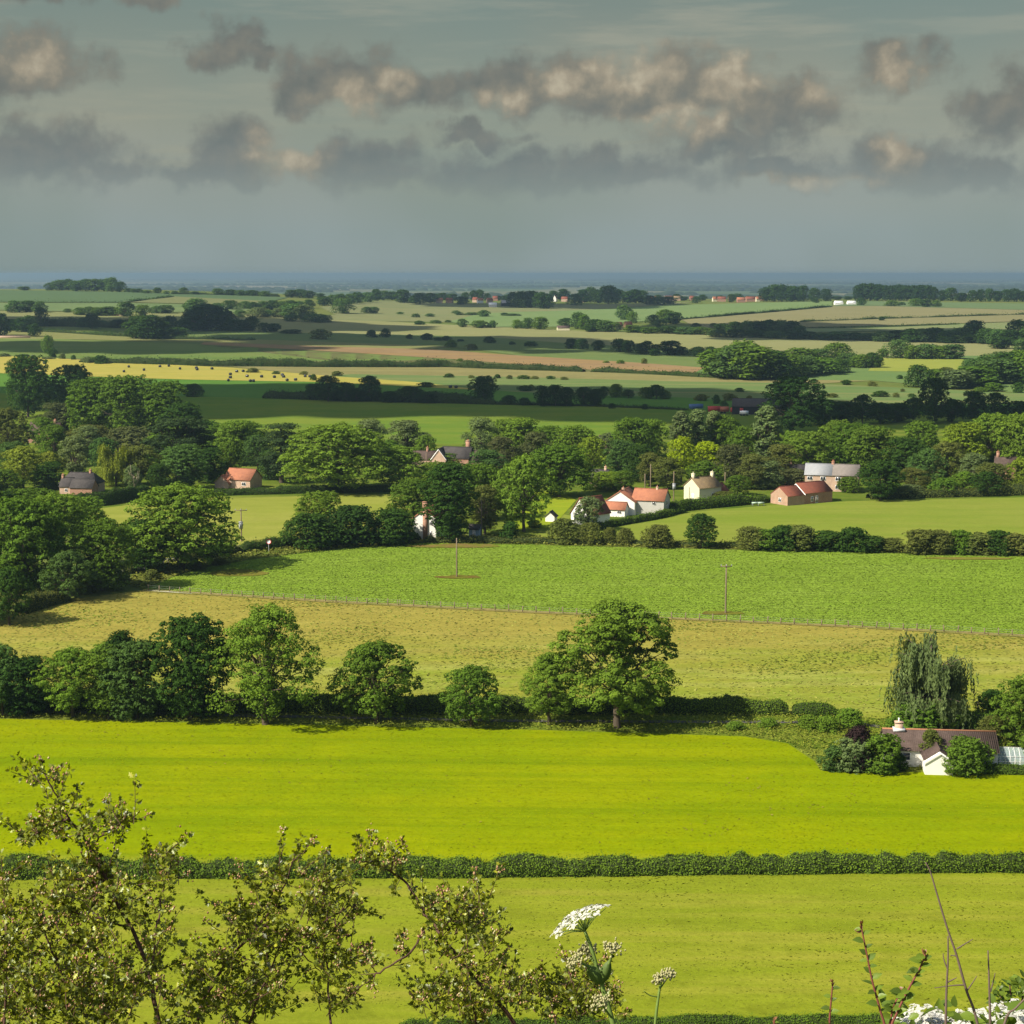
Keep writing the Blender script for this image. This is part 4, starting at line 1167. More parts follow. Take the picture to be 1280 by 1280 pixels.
# ------------------------------------------------------------------ distance
FO, FB = FAR, FARB
def far(lst, label, group, cols, bush=False, name='field_tree'):
    for i, (px, py, h, w_) in enumerate(lst):
        tr = (FB if bush else FO)[int(RNG.integers(0, 3 if bush else 5))]
        plant(tr, px, py, h * 1.05, w_ * (1.15 if bush else 1.4), cols[i % len(cols)], label, group, 'bush' if bush else name, 'bush' if bush else 'tree')
far([(898, 472, 34, 40), (918, 474, 40, 44), (940, 475, 40, 44), (962, 474, 34, 42), (984, 472, 28, 40), (1005, 470, 24, 36), (1028, 468, 20, 36), (1046, 466, 16, 26), (930, 470, 42, 40)], 'tree of the dense rounded wood beyond the strip field', 'dense rounded wood', ['mid', 'blue', 'mid', 'dark'])
far([(1000, 456, 20, 36), (1022, 455, 18, 28), (1046, 452, 22, 32), (1060, 456, 14, 22)], 'tree behind the dense rounded wood', 'trees behind the rounded wood', ['mid', 'blue'])
far([(1076, 460, 16, 20), (1090, 460, 18, 18), (1097, 460, 14, 12), (1066, 459, 12, 18)], 'small tree beside the pale meadow end', 'small trees by the pale meadow', ['mid', 'dark'])
far([(1122, 448, 22, 28), (1140, 449, 16, 20), (1158, 449, 18, 24), (1174, 449, 16, 22), (1192, 449, 17, 22), (1103, 447, 10, 12)], 'tree of the short copse above the pale meadow', 'copse above the pale meadow', ['blue', 'mid'])
far([(1148, 484, 26, 26)], 'dark egg shaped tree in the wet meadow', None, ['dark'])
far([(1195, 486, 22, 32)], 'pale willow in the wet meadow', None, ['grey'])
far([(1172, 482, 18, 22), (1182, 472, 12, 18), (1168, 474, 12, 16)], 'bushy tree between the egg shaped tree and the pale willow', 'meadow trees by the willow', ['mid', 'olive'])
far([(1240, 489, 10, 26), (1272, 491, 12, 14), (1225, 490, 6, 16)], 'rounded bush at the end of the wet meadow', 'meadow end bushes', ['mid', 'dark'], True)
far([(1220, 484, 24, 40), (1245, 480, 30, 44), (1265, 476, 32, 44), (1285, 480, 36, 44), (1255, 468, 26, 44), (1232, 470, 22, 34), (1275, 462, 22, 40), (1215, 466, 16, 24), (1320, 482, 36, 60)], 'tree of the big wood rising beyond the wet meadow', 'big wood beyond the meadow', ['mid', 'blue', 'dark'])
far([(714, 436, 12, 12), (727, 437, 13, 14), (748, 438, 12, 14), (774, 440, 16, 16), (786, 441, 15, 13), (800, 442, 12, 12), (808, 443, 16, 16), (820, 443, 12, 12), (838, 444, 17, 22), (852, 444, 10, 14), (872, 446, 12, 16), (888, 446, 12, 14), (818, 445, 9, 10)], 'round dark tree in the spaced row above the ploughed strip', 'spaced row of round trees', ['deep'])
far([(465, 422, 9, 14), (482, 422, 11, 13), (534, 425, 8, 16), (512, 424, 6, 9), (558, 426, 6, 12), (612, 429, 8, 14), (663, 433, 6, 16), (548, 426, 4, 14), (640, 431, 4, 8), (575, 427, 3, 10)], 'low dark bush on the bank of the shaded dip', 'bushes over the dip', ['deep'], True)
far([(564, 434, 9, 14), (589, 437, 7, 14), (776, 455, 5, 10), (805, 455, 7, 8), (758, 454, 3, 8), (400, 424, 12, 28), (575, 452, 4, 8)], 'greyish bush in the shaded dip field', 'dip field bushes', ['mid', 'olive'], True)
far([(60, 443, 22, 12)], 'upright pointed tree on the olive field slope', None, ['mid'])
far([(66, 447, 11, 12), (78, 449, 7, 8), (92, 450, 6, 6), (110, 454, 8, 12), (125, 455, 10, 18), (5, 446, 4, 14), (30, 446, 3, 16), (60, 449, 3, 16)], 'bush along the upper edge of the bale field', 'bale field edge bushes', ['dark', 'grey'], True)
far([(0, 420, 26, 22), (15, 410, 10, 14), (28, 415, 16, 20), (36, 414, 18, 16), (43, 421, 15, 14), (51, 408, 22, 14), (62, 408, 8, 14), (104, 409, 11, 14), (115, 411, 18, 14), (128, 408, 7, 12), (148, 410, 10, 14), (160, 408, 8, 10)], 'dark tree scattered along the far dark hedge', 'trees along the far dark hedge', ['deep', 'dark'])
far([(172, 423, 26, 26), (187, 424, 28, 28), (202, 423, 20, 20), (213, 416, 20, 16), (222, 422, 12, 22), (228, 412, 12, 14)], 'big dark tree of the near end of the far dark wood', 'big trees of the far dark wood', ['dark', 'deep'])
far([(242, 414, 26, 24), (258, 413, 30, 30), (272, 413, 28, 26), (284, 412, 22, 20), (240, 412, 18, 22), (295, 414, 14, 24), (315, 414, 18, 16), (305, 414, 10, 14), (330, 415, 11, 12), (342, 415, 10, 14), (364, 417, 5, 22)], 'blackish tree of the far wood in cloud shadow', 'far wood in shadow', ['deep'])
far([(18, 391, 14, 18), (35, 390, 13, 16), (50, 391, 13, 14)], 'tree of the little clump on the ridge slope', 'ridge slope clump', ['blue', 'dark'])
far([(100, 394, 9, 14), (112, 394, 10, 14), (124, 395, 10, 14), (136, 395, 11, 14), (146, 395, 10, 12), (158, 396, 17, 18), (178, 395, 13, 18), (84, 391, 5, 8)], 'tree of the line below the ridge field', 'line below the ridge field', ['mid', 'blue'])
far([(196, 392, 9, 14), (208, 392, 10, 14), (238, 389, 10, 16), (245, 390, 16, 22), (255, 390, 10, 18)], 'hazy tree behind the far dark wood', 'hazy trees behind the dark wood', ['blue'])
far([(272, 386, 7, 12), (288, 387, 11, 18), (306, 386, 9, 14), (316, 387, 9, 12), (328, 387, 10, 14), (340, 387, 11, 14), (352, 386, 9, 12), (364, 386, 10, 14), (374, 386, 9, 12), (386, 385, 10, 12)], 'tree of the hazy line climbing to the ridge road', 'hazy ridge line trees', ['blue', 'dark'])
far([(300, 397, 9, 14), (322, 397, 12, 18), (335, 397, 9, 12), (347, 397, 11, 14), (366, 398, 18, 24), (380, 400, 18, 22), (394, 403, 10, 26), (406, 403, 9, 16), (364, 402, 8, 14)], 'pale hazy tree of the copse beyond the dark wood', 'pale hazy copse', ['blue', 'grey'])
far([(64, 363, 9, 14), (74, 363, 12, 16), (85, 363, 13, 16), (96, 364, 12, 16), (107, 364, 14, 16), (118, 364, 14, 16), (130, 364, 14, 16), (140, 365, 17, 16), (150, 365, 12, 14), (30, 363, 4.5, 12)], 'tree of the hilltop wood on the ridge', 'hilltop wood', ['dark', 'blue'])
far([(161, 365.5, 5, 8), (167, 366, 5, 7), (174, 366, 5, 8), (184, 367, 4, 10), (197, 367, 7, 8), (208, 368, 4, 7), (218, 368, 4, 7), (230, 368, 8, 9), (244, 368.5, 4, 8), (272, 369, 8, 12), (288, 369.5, 7, 12), (300, 370, 7, 12), (315, 370, 7, 14), (331, 371, 7, 12)], 'small skyline tree along the ridge top', 'small skyline trees', ['dark', 'blue'])
far([(364, 372, 9, 14), (375, 372, 10, 14), (386, 373, 9, 12), (400, 373, 6, 10)], 'dark skyline tree of the copse on the ridge end', 'ridge end copse', ['dark'])
far([(405, 382, 11, 14), (416, 382, 13, 14), (426, 382, 14, 14), (438, 380, 12, 16), (447, 379, 13, 14), (460, 378, 12, 14), (470, 376, 14, 10), (480, 375, 11, 14), (490, 375, 10, 12), (428, 392, 18, 22), (458, 392, 8, 10), (467, 392, 8, 10)], 'tree of the wooded slope at the end of the far village', 'wooded slope by the far village', ['dark', 'blue'])
far([(503, 379, 16, 14), (515, 379, 8, 14), (524, 380, 13, 18), (538, 379, 12, 14), (546, 373, 8, 10), (553, 372, 9, 12), (565, 372, 8, 12), (577, 381, 10, 14), (582, 373, 10, 9), (592, 373, 12, 9), (600, 373, 13, 9), (609, 372, 9, 8), (622, 371, 6, 7), (629, 371, 6, 7), (634, 371, 7, 7)], 'tree among the red roofs of the far village', 'far village trees', ['dark', 'deep'])
far([(642, 384, 18, 14), (652, 385, 20, 16), (664, 385, 20, 16), (676, 386, 20, 16), (684, 386, 18, 14), (692, 376, 12, 12), (704, 375, 14, 12), (718, 382, 14, 14), (728, 379, 16, 14)], 'dark tree of the tall block beside the far white sheds', 'tall block beside white sheds', ['deep', 'dark'])
far([(738, 378, 18, 16), (748, 379, 16, 16), (760, 380, 22, 20), (772, 379, 16, 18), (785, 379, 14, 14), (794, 379, 16, 16), (803, 379, 15, 12), (812, 381, 11, 14), (822, 381, 9, 16), (835, 380, 9, 16), (823, 367, 7, 10), (846, 372, 8, 10)], 'tree of the wood round the far village end', 'far village end wood', ['dark', 'deep'])
far([(870, 379, 8, 8), (878, 372, 7, 10), (900, 372, 6, 10), (914, 378, 10, 8), (922, 372, 8, 12), (935, 372, 5, 8), (855, 372, 5, 8)], 'little tree by the far red farm', 'little trees by the red farm', ['dark'])
far([(958, 377, 17, 14), (968, 377, 20, 16), (978, 377, 20, 16), (990, 377, 18, 14), (1004, 377, 19, 14), (1018, 377, 16, 12), (1032, 377, 15, 14), (1020, 379, 6, 6), (996, 376, 16, 12)], 'dark tree of the skyline wood beyond the red farm', 'skyline wood beyond the red farm', ['deep', 'dark'])
far([(1072, 376, 18, 10), (1079, 376, 20, 12), (1088, 376, 20, 12), (1097, 376, 19, 12), (1106, 376, 18, 12), (1115, 376, 18, 12), (1124, 376, 19, 12), (1133, 376, 18, 12), (1142, 376, 18, 12), (1151, 376, 18, 12), (1160, 376, 18, 12), (1167, 376, 16, 10)], 'dark tree of the long flat topped beech block on the skyline', 'flat topped skyline block', ['deep'])
far([(1077, 382, 9, 10), (1115, 383, 7, 14), (1127, 382, 4, 8), (1145, 383, 9, 14), (1157, 384, 9, 12), (1170, 384, 8, 10)], 'small tree in front of the flat topped block', 'small trees before the flat block', ['dark', 'mid'])
far([(1178, 376, 12, 12), (1188, 376, 15, 14), (1202, 377, 10, 12), (1216, 377, 13, 12), (1226, 377, 14, 10), (1236, 377, 15, 10), (1246, 377, 12, 10), (1258, 377, 14, 12), (1268, 377, 15, 12), (1278, 377, 12, 12), (1300, 378, 13, 16)], 'dark tree of the ragged skyline row beyond the flat block', 'ragged skyline row', ['deep', 'dark'])
far([(1016, 375, 4, 10), (1046, 374, 4, 10), (1060, 374, 4, 10), (1102, 401, 5, 6)], 'tiny hedge tree on the far tan field', 'tiny far hedge trees', ['dark'])
far([(605, 396, 8, 16), (520, 397, 5, 10), (538, 396, 4, 12), (574, 394, 4, 10), (590, 394, 3.5, 20), (603, 393, 5, 8), (616, 410, 9, 10), (630, 394, 3, 10), (640, 395, 3, 24), (600, 410, 6, 12), (570, 392, 4, 10), (524, 406, 5, 14), (545, 404, 4, 14), (560, 403, 3, 8), (500, 393, 3, 10)], 'scattered bush of the broken hedges on the far fields', 'broken far hedges', ['blue', 'dark'], True)
far([(578, 409, 10, 11), (600, 410, 9, 18), (613, 410, 6, 8), (646, 411, 11, 10), (660, 411, 13, 14), (676, 412, 15, 16), (652, 410, 6, 8)], 'hazy round tree on the edge of the pale far field', 'hazy field edge trees', ['blue', 'mid'])
far([(707, 408, 10, 16), (722, 411, 20, 14), (730, 412, 18, 12), (744, 414, 14, 18), (756, 415, 14, 18), (768, 415, 12, 14), (738, 415, 8, 14), (780, 400, 18, 16), (790, 404, 14, 12), (800, 416, 7, 20), (816, 406, 12, 14), (832, 404, 16, 18), (842, 405, 14, 16), (824, 410, 10, 14), (812, 417, 8, 20), (836, 417, 9, 22), (858, 418, 9, 24), (876, 418, 9, 22), (870, 410, 6, 10), (892, 409, 5, 8), (790, 416, 9, 16)], 'tree round the far red house', 'trees round the far red house', ['dark', 'blue', 'mid'])
far([(902, 417, 12, 16), (918, 418, 15, 18), (934, 419, 17, 18), (948, 419, 17, 18), (962, 419, 18, 18), (976, 419, 18, 18), (990, 419, 17, 18), (1000, 420, 12, 14), (896, 421, 8, 20), (920, 422, 10, 22), (944, 422, 9, 22), (968, 423, 9, 22), (992, 424, 9, 22)], 'tree of the dark conifer block beyond the pale field', 'conifer block beyond the pale field', ['deep', 'dark', 'blue'])
far([(1012, 424, 9, 20), (1030, 425, 8, 20), (1048, 425, 10, 22), (1068, 425, 9, 22), (1086, 426, 9, 20), (1104, 427, 12, 22), (1122, 427, 13, 22), (1138, 428, 16, 20), (1152, 428, 16, 20), (1168, 428, 17, 20), (1184, 429, 15, 20), (1198, 429, 18, 20), (1216, 429, 22, 24), (1232, 430, 18, 22), (1246, 431, 18, 22), (1262, 432, 18, 24), (1272, 428, 26, 24), (1290, 432, 20, 30), (1218, 420, 18, 20), (1250, 436, 14, 20), (1280, 440, 16, 20)], 'tree of the long wood beyond the barley field', 'long wood beyond the barley', ['deep', 'dark', 'blue'])
far([(421, 470, 6, 14), (561, 472, 5, 12), (589, 473, 4, 8), (622, 473, 5, 8), (637, 474, 5, 8), (655, 474, 5, 16), (668, 474, 4, 10), (688, 474, 4, 12), (705, 475, 4, 10), (392, 476, 8, 8), (380, 469, 5, 10), (345, 468, 4, 10), (316, 466, 6, 14), (532, 484, 6, 20), (470, 482, 6, 12), (656, 489, 7, 20), (664, 488, 7, 10), (690, 492, 5, 8)], 'bush scattered on the grassy strips beyond the bale field', 'bushes on the grassy strips', ['olive', 'dark'], True)
far([(877, 501, 8, 16), (895, 505, 11, 9), (912, 501, 9, 18), (925, 490, 5, 12), (937, 504, 9, 10), (1058, 481, 6, 14), (1090, 483, 6, 12), (1125, 474, 5, 8), (1040, 497, 5, 14), (1100, 496, 7, 20), (1120, 497, 6, 8), (1140, 497, 5, 10), (1128, 490, 4, 6), (905, 509, 8, 10)], 'isolated bush on the strips by the farm shed', 'bushes by the farm shed', ['olive', 'dark'], True)
# wooded lines far out on the plain, too distant to tell trees apart
mb = MB()
rf = np.random.default_rng(31)
for i in range(150):
    D_ = float(np.exp(rf.uniform(math.log(5200), math.log(26000))))
    x0 = rf.uniform(-0.42, 0.42) * D_
    ln = rf.uniform(150, 1400)
    n_ = max(6, int(ln / 55))
    xs = x0 + np.linspace(0, ln, n_)
    ys = D_ + np.cumsum(rf.normal(0, 25, n_))
    h_ = rf.uniform(9, 17, n_)
    for x_, y_, q in zip(xs, ys, h_):
        d_ = fib(26)
        d_ = d_ * (1 + rf.normal(0, 0.16, (26, 1))) * np.array([34, 30, q])
        d_[:, 2] = np.maximum(d_[:, 2], -2)
        mb.V.append(d_ + np.array([x_, y_, -30.0 if y_ > 4700 else float(terr(x_, y_))]))
HULL = None
import bmesh
bm = bmesh.new()
for v in fib(26):
    bm.verts.new(v)
bmesh.ops.convex_hull(bm, input=bm.verts[:])
bm.verts.index_update()
HULL = np.array([[v.index for v in f.verts] for f in bm.faces])
bm.free()
fv = np.concatenate(mb.V)
nb_ = len(mb.V)
ft = (HULL[None] + (np.arange(nb_) * 26)[:, None, None]).reshape(-1, 3)
link('distant_woods', mesh_np('distant_woods', fv, [ft], M_CORE, smooth=False), kind='stuff', label='hazy woods scattered over the distant plain', category='woods')

# ------------------------------------------------------------------ buildings
def brick_mat(name, c1, c2, mortar=(0.42, 0.38, 0.32), sc_=1.0):
    m, t_ = mat(name)
    tc = t_.n('ShaderNodeTexCoord').outputs['Object']
    sp_ = t_.n('ShaderNodeSeparateXYZ')
    t_.put(sp_.inputs[0], tc)
    cb = t_.n('ShaderNodeCombineXYZ')
    t_.put(cb.inputs[0], t_.math('ADD', sp_.outputs[0], sp_.outputs[1]))
    t_.put(cb.inputs[1], sp_.outputs[2])
    br = t_.n('ShaderNodeTexBrick')
    t_.put(br.inputs['Vector'], cb.outputs[0])
    br.inputs['Scale'].default_value = 1.0
    br.inputs['Brick Width'].default_value = 0.23 * sc_
    br.inputs['Row Height'].default_value = 0.075 * sc_
    br.inputs['Mortar Size'].default_value = 0.008
    t_.put(br.inputs['Color1'], c1)
    t_.put(br.inputs['Color2'], c2)
    t_.put(br.inputs['Mortar'], mortar)
    nz = t_.noise(tc, 0.9, 4.0)
    p = t_.n('ShaderNodeBsdfPrincipled')
    t_.put(p.inputs['Base Color'], t_.vec('SCALE', br.outputs[0], t_.math('MULTIPLY_ADD', nz, 0.7, 0.65)))
    p.inputs['Roughness'].default_value = 0.9
    p.inputs['Specular IOR Level'].default_value = 0.1
    finish(t_, p.outputs[0])
    return m


def tile_mat(name, c1, c2, rough=0.8, spec=0.15):
    m, t_ = mat(name)
    tc = t_.n('ShaderNodeTexCoord').outputs['Object']
    wv = t_.n('ShaderNodeTexWave', wave_type='BANDS', bands_direction='X')
    t_.put(wv.inputs['Vector'], tc)
    wv.inputs['Scale'].default_value = 1.3
    w2 = t_.n('ShaderNodeTexWave', wave_type='BANDS', bands_direction='Z')
    t_.put(w2.inputs['Vector'], tc)
    w2.inputs['Scale'].default_value = 1.6
    nz = t_.noise(tc, 0.8, 6.0, 0.7)
    n2 = t_.noise(tc, 5.0, 4.0, 0.7)
    c = t_.mix(t_.smooth(t_.math('ADD', t_.math('MULTIPLY', nz, 0.6), t_.math('MULTIPLY', n2, 0.4)), 0.38, 0.64), c1, c2)
    p = t_.n('ShaderNodeBsdfPrincipled')
    t_.put(p.inputs['Base Color'], c)
    p.inputs['Roughness'].default_value = rough
    p.inputs['Specular IOR Level'].default_value = spec
    b = t_.n('ShaderNodeBump')
    b.inputs['Strength'].default_value = 0.6
    b.inputs['Distance'].default_value = 0.04
    t_.put(b.inputs['Height'], t_.math('ADD', wv.outputs['Fac'], w2.outputs['Fac']))
    t_.t.links.new(b.outputs[0], p.inputs['Normal'])
    finish(t_, p.outputs[0])
    return m


W_WHITE = simple('white_render', (0.72, 0.70, 0.64), 0.85, 0.08, 1.2, 0.2)
W_CREAM = simple('cream_render', (0.60, 0.55, 0.38), 0.85, 0.08, 1.0, 0.2)
W_SHADE_GREY = simple('shade_grey_render', (0.40, 0.39, 0.35), 0.85, 0.1, 1.0, 0.2)  # shade of the farmhouse's right gable put into the render colour
W_BRICK = brick_mat('red_brick', (0.27, 0.115, 0.065), (0.34, 0.16, 0.095), (0.34, 0.30, 0.25))  # red brick, darkened to carry the shade on the barn front
W_PINK = brick_mat('pale_brick', (0.42, 0.25, 0.16), (0.48, 0.32, 0.22))
R_RED = tile_mat('red_pantile', (0.22, 0.070, 0.042), (0.16, 0.058, 0.04))
R_ORANGE = tile_mat('orange_pantile', (0.36, 0.145, 0.078), (0.27, 0.11, 0.066))
R_BROWN = tile_mat('brown_tile', (0.062, 0.043, 0.035), (0.10, 0.070, 0.058))
R_TAN = tile_mat('tan_tile', (0.24, 0.17, 0.085), (0.16, 0.115, 0.07))
R_SLATE = tile_mat('dark_slate', (0.045, 0.040, 0.039), (0.07, 0.062, 0.058), 0.75, 0.12)
R_GREY = tile_mat('grey_slate', (0.24, 0.25, 0.26), (0.28, 0.28, 0.28), 0.55, 0.35)
R_GREYB = tile_mat('brown_grey_tile', (0.17, 0.15, 0.13), (0.21, 0.18, 0.16))
M_TRIM = simple('white_paint', (0.78, 0.77, 0.73), 0.6, 0.04)
M_PANE = simple('window_glass', (0.03, 0.035, 0.04), 0.08, 0.1, 1.0, 0, 0.6)
M_POT = simple('clay_pot', (0.42, 0.19, 0.10), 0.8, 0.15)
M_LEAD = simple('lead', (0.55, 0.55, 0.54), 0.7, 0.1)
M_WOOD = simple('weathered_wood', (0.17, 0.13, 0.085), 0.9, 0.25, 4.0, 0.3)
M_STEEL = simple('grey_steel', (0.30, 0.31, 0.32), 0.5, 0.1, 2.0, 0, 0.4)
M_BLACK = simple('black_boards', (0.018, 0.018, 0.02), 0.7, 0.2)


class Block:
    def __init__(s, root, L, W, he, hr, wm, rm, ox=0, oy=0, rz=0.0, over=0.3, hip=0.0, base=-0.4, trim=None, thick=0.16):
        s.root, s.L, s.W, s.he, s.hr = root, L, W, he, hr
        s.rz = R(rz)
        s.o = np.array([ox, oy, 0.0])
        s.M = Matrix.Translation((ox, oy, 0)) @ Matrix.Rotation(s.rz, 4, 'Z')
        l, w_ = L / 2, W / 2
        V = [(-l, -w_, base), (l, -w_, base), (l, w_, base), (-l, w_, base), (-l, -w_, he), (l, -w_, he), (l, w_, he), (-l, w_, he), (-l + hip * 0.98, 0, hr - 0.02), (l - hip * 0.98, 0, hr - 0.02)]
        mb = MB()
        mb.add(V, quads=[(0, 1, 5, 4), (2, 3, 7, 6)], tris=None)
        mb.add(V, quads=[(1, 2, 6, 5), (3, 0, 4, 7)], tris=None if hip else [(5, 6, 9), (7, 4, 8)])
        o = link('wall', mb.build('wall', wm), root)
        o.matrix_local = s.M
        # roof slabs with thickness
        sl = (hr - he) / w_
        ov = over
        e = (w_ + ov, he - ov * sl)
        mb = MB()
        lo = l + (0.0 if hip else ov * 0.7)
        for sg in (-1, 1):
            if hip:
                a = [(-l - ov, sg * e[0], e[1]), (l + ov, sg * e[0], e[1]), (l - hip, 0, hr), (-l + hip, 0, hr)]
            else:
                a = [(-lo, sg * e[0], e[1]), (lo, sg * e[0], e[1]), (lo, 0, hr), (-lo, 0, hr)]
            a = np.array(a, float)
            b = a + np.array([0, 0, thick])
            mb.add(np.concatenate([a, b]), quads=[(0, 1, 2, 3), (4, 5, 6, 7), (0, 1, 5, 4), (1, 2, 6, 5), (3, 0, 4, 7)])
        if hip:
            for sg in (-1, 1):
                a = np.array([(sg * (l + ov), -e[0], e[1]), (sg * (l + ov), e[0], e[1]), (sg * (l - hip), 0, hr)], float)
                mb.add(np.concatenate([a, a + np.array([0, 0, thick])]), tris=[(0, 1, 2), (3, 4, 5)], quads=[(0, 1, 4, 3)])
        s.roof = link('roof', mb.build('roof', rm), root)
        s.roof.matrix_local = s.M
        mb = MB()
        mb.tube([(-lo + hip * 1.1, 0, hr + thick * 0.9), (lo - hip * 1.1, 0, hr + thick * 0.9)], [0.14, 0.14], 6)
        rd = link('ridge_tiles', mb.build('ridge_tiles', trim or rm, True), s.roof)

    def place(s, name, me, parent=None):
        o = link(name, me, parent or s.root)
        if parent is None:
            o.matrix_local = s.M
        return o

    def window(s, side, u, z, w_=1.0, h=1.1, door=False, mat_=None):
        """side: front (-y), back, left (-x), right"""
        d = 0.05
        nrm, tan, off = {'front': ((0, -1), (1, 0), s.W / 2), 'back': ((0, 1), (1, 0), s.W / 2), 'left': ((-1, 0), (0, 1), s.L / 2), 'right': ((1, 0), (0, 1), s.L / 2)}[side]
        nrm, tan = np.array(nrm), np.array(tan)
        c = nrm * (off + d / 2 + 0.004) + tan * u
        rz = math.atan2(tan[1], tan[0])
        fw = 0.09
        mb = MB()
        for du, dz, a, b in ((0, h / 2 - fw / 2, w_, fw), (0, -h / 2 + fw / 2, w_ + 0.12, fw), (-w_ / 2 + fw / 2, 0, fw, h - 2 * fw), (w_ / 2 - fw / 2, 0, fw, h - 2 * fw), (0, 0, 0.06, h - 2 * fw)):
            p_ = c + tan * du
            mb.box((p_[0], p_[1], z + dz), (a, d, b), rz)
        f = s.place('door' if door else 'window', mb.build('window', mat_ or M_TRIM))
        mb = MB()
        p_ = c - nrm * 0.012
        mb.box((p_[0], p_[1], z), (w_ - fw, 0.02, h - fw), rz)
        link('panel' if door else 'pane', mb.build('pane', (mat_ or M_WOOD) if door else M_PANE), f)

    def chimney(s, u, v=0.0, h=1.1, w_=0.6, d=0.6, m=None, pots=2, flash=False, drop=1.0, band=None):
        zb = s.hr - abs(v) * (s.hr - s.he) / (s.W / 2) - drop
        top = s.hr + h
        mb = MB()
        mb.box((u, v, (zb + top) / 2), (w_, d, top - zb))
        mb.box((u, v, top - 0.12), (w_ + 0.14, d + 0.14, 0.16))
        c = s.place('chimney', mb.build('chimney', m or W_BRICK))
        for i in range(pots):
            mb = MB()
            x_ = u + (i - (pots - 1) / 2) * 0.32
            mb.tube([(x_, v, top - 0.05), (x_, v, top + 0.32), (x_, v, top + 0.4)], [0.12, 0.10, 0.13], 8)
            link('chimney_pot', mb.build('pot', band or M_POT, True), c)
        if flash:
            mb = MB()
            mb.box((u, v, s.hr + 0.12), (w_ + 0.5, d + 0.6, 0.34))
            link('flashing', mb.build('flashing', M_LEAD), c)

    def barge(s, side, m=None):
        sg = -1 if side == 'left' else 1
        mb = MB()
        x_ = sg * (s.L / 2 + 0.24)
        for q in (-1, 1):
            a = np.array([(x_, q * (s.W / 2 + 0.32), s.he - 0.32 * (s.hr - s.he) / (s.W / 2) - 0.03), (x_, 0, s.hr - 0.03)])
            b = a + np.array([0, 0, -0.22])
            e = np.array([sg * 0.05, 0, 0])
            V = np.concatenate([a, b, a + e, b + e])
            mb.add(V, quads=[(0, 1, 3, 2), (4, 5, 7, 6), (0, 1, 5, 4), (2, 3, 7, 6)])
        link('bargeboard', mb.build('bargeboard', m or M_TRIM), s.roof)


def house(name, label, px, py, rz=0.0, cat='house', dy=0.0, dx=0.0, group=None):
    g = hit(px, py)[0]
    y_ = g[1] + dy
    x_ = g[0] * y_ / g[1] + dx
    return thing(name, label, cat, (x_, y_, float(terr(x_, y_)) + 0.05), R(rz), group)


# bungalow by the road
h = house('bungalow', 'white bungalow with brown tiled roof and brick chimney behind garden bushes', 1172, 963, -6, dy=4.2)
b = Block(h, 13.4, 6.4, 2.2, 3.75, W_WHITE, R_BROWN, trim=M_POT, over=0.3)
b.chimney(-4.9, 0, 1.15, 0.95, 0.7, W_PINK, 1, True, band=M_TRIM)
b.window('front', -4.7, 1.3, 1.9, 1.05)
b.window('front', -1.9, 1.3, 1.0, 1.05)
b.window('left', 0.0, 1.4, 1.6, 1.1)
g2 = Block(h, 3.4, 3.3, 1.9, 3.0, W_WHITE, R_BROWN, ox=-0.75, oy=-4.8, rz=-90, over=0.2)
g2.barge('right')
g2.window('front', 0.2, 1.4, 0.9, 0.9)
# greenhouse
g = house('greenhouse', 'small greenhouse with white glazing bars beside the low garden hedge', 1266, 962, -6, 'greenhouse', dy=2.0)
mb = MB()
for i in range(9):
    x_ = -2.4 + i * 0.6
    mb.tube([(x_, -1.3, 0), (x_, -1.3, 1.35), (x_, 0, 2.2)], 0.035, 5)
    mb.tube([(x_, 1.3, 0), (x_, 1.3, 1.35), (x_, 0, 2.2)], 0.035, 5)
for y_, z_ in ((-1.3, 0.05), (-1.3, 1.35), (1.3, 1.35), (0, 2.2), (-1.3, 0.7)):
    mb.tube([(-2.4, y_, z_), (2.4, y_, z_)], 0.035, 5)
link('glazing_frame', mb.build('glazing_frame', M_TRIM), g)
mg, tg = mat('greenhouse_glass')
p = tg.n('ShaderNodeBsdfPrincipled')
p.inputs['Base Color'].default_value = (0.55, 0.68, 0.66, 1)
p.inputs['Roughness'].default_value = 0.05
p.inputs['Alpha'].default_value = 0.35
finish(tg, p.outputs[0])
for i in range(8):
    x_ = -2.4 + i * 0.6
    for sg in (-1, 1):
        mb = MB()
        mb.add([(x_ + .03, sg * 1.29, .05), (x_ + .57, sg * 1.29, .05), (x_ + .57, sg * 1.29, 1.34), (x_ + .03, sg * 1.29, 1.34), (x_ + .57, sg * .02, 2.17), (x_ + .03, sg * .02, 2.17)], quads=[(0, 1, 2, 3), (3, 2, 4, 5)])
        link('pane', mb.build('pane', mg), g)
# rail fence behind
A0, A1 = hit(1222, 888)[0], hit(1264, 876)[0]
f = thing('rail_fence', 'brown wooden rail fence climbing behind the bungalow garden', 'fence', A0)
n_ = 7
for i in range(n_):
    q = (A1 - A0) * i / (n_ - 1)
    mb = MB()
    mb.box((0, 0, 0.6), (0.13, 0.13, 1.35))
    o = link('post', mb.build('post', M_WOOD), f)
    o.location = q
for z_ in (0.45, 0.82, 1.15):
    mb = MB()
    mb.tube([(0, 0, z_), tuple((A1 - A0) + np.array([0, 0, z_]))], 0.055, 4)
    link('rail', mb.build('rail', M_WOOD), f)

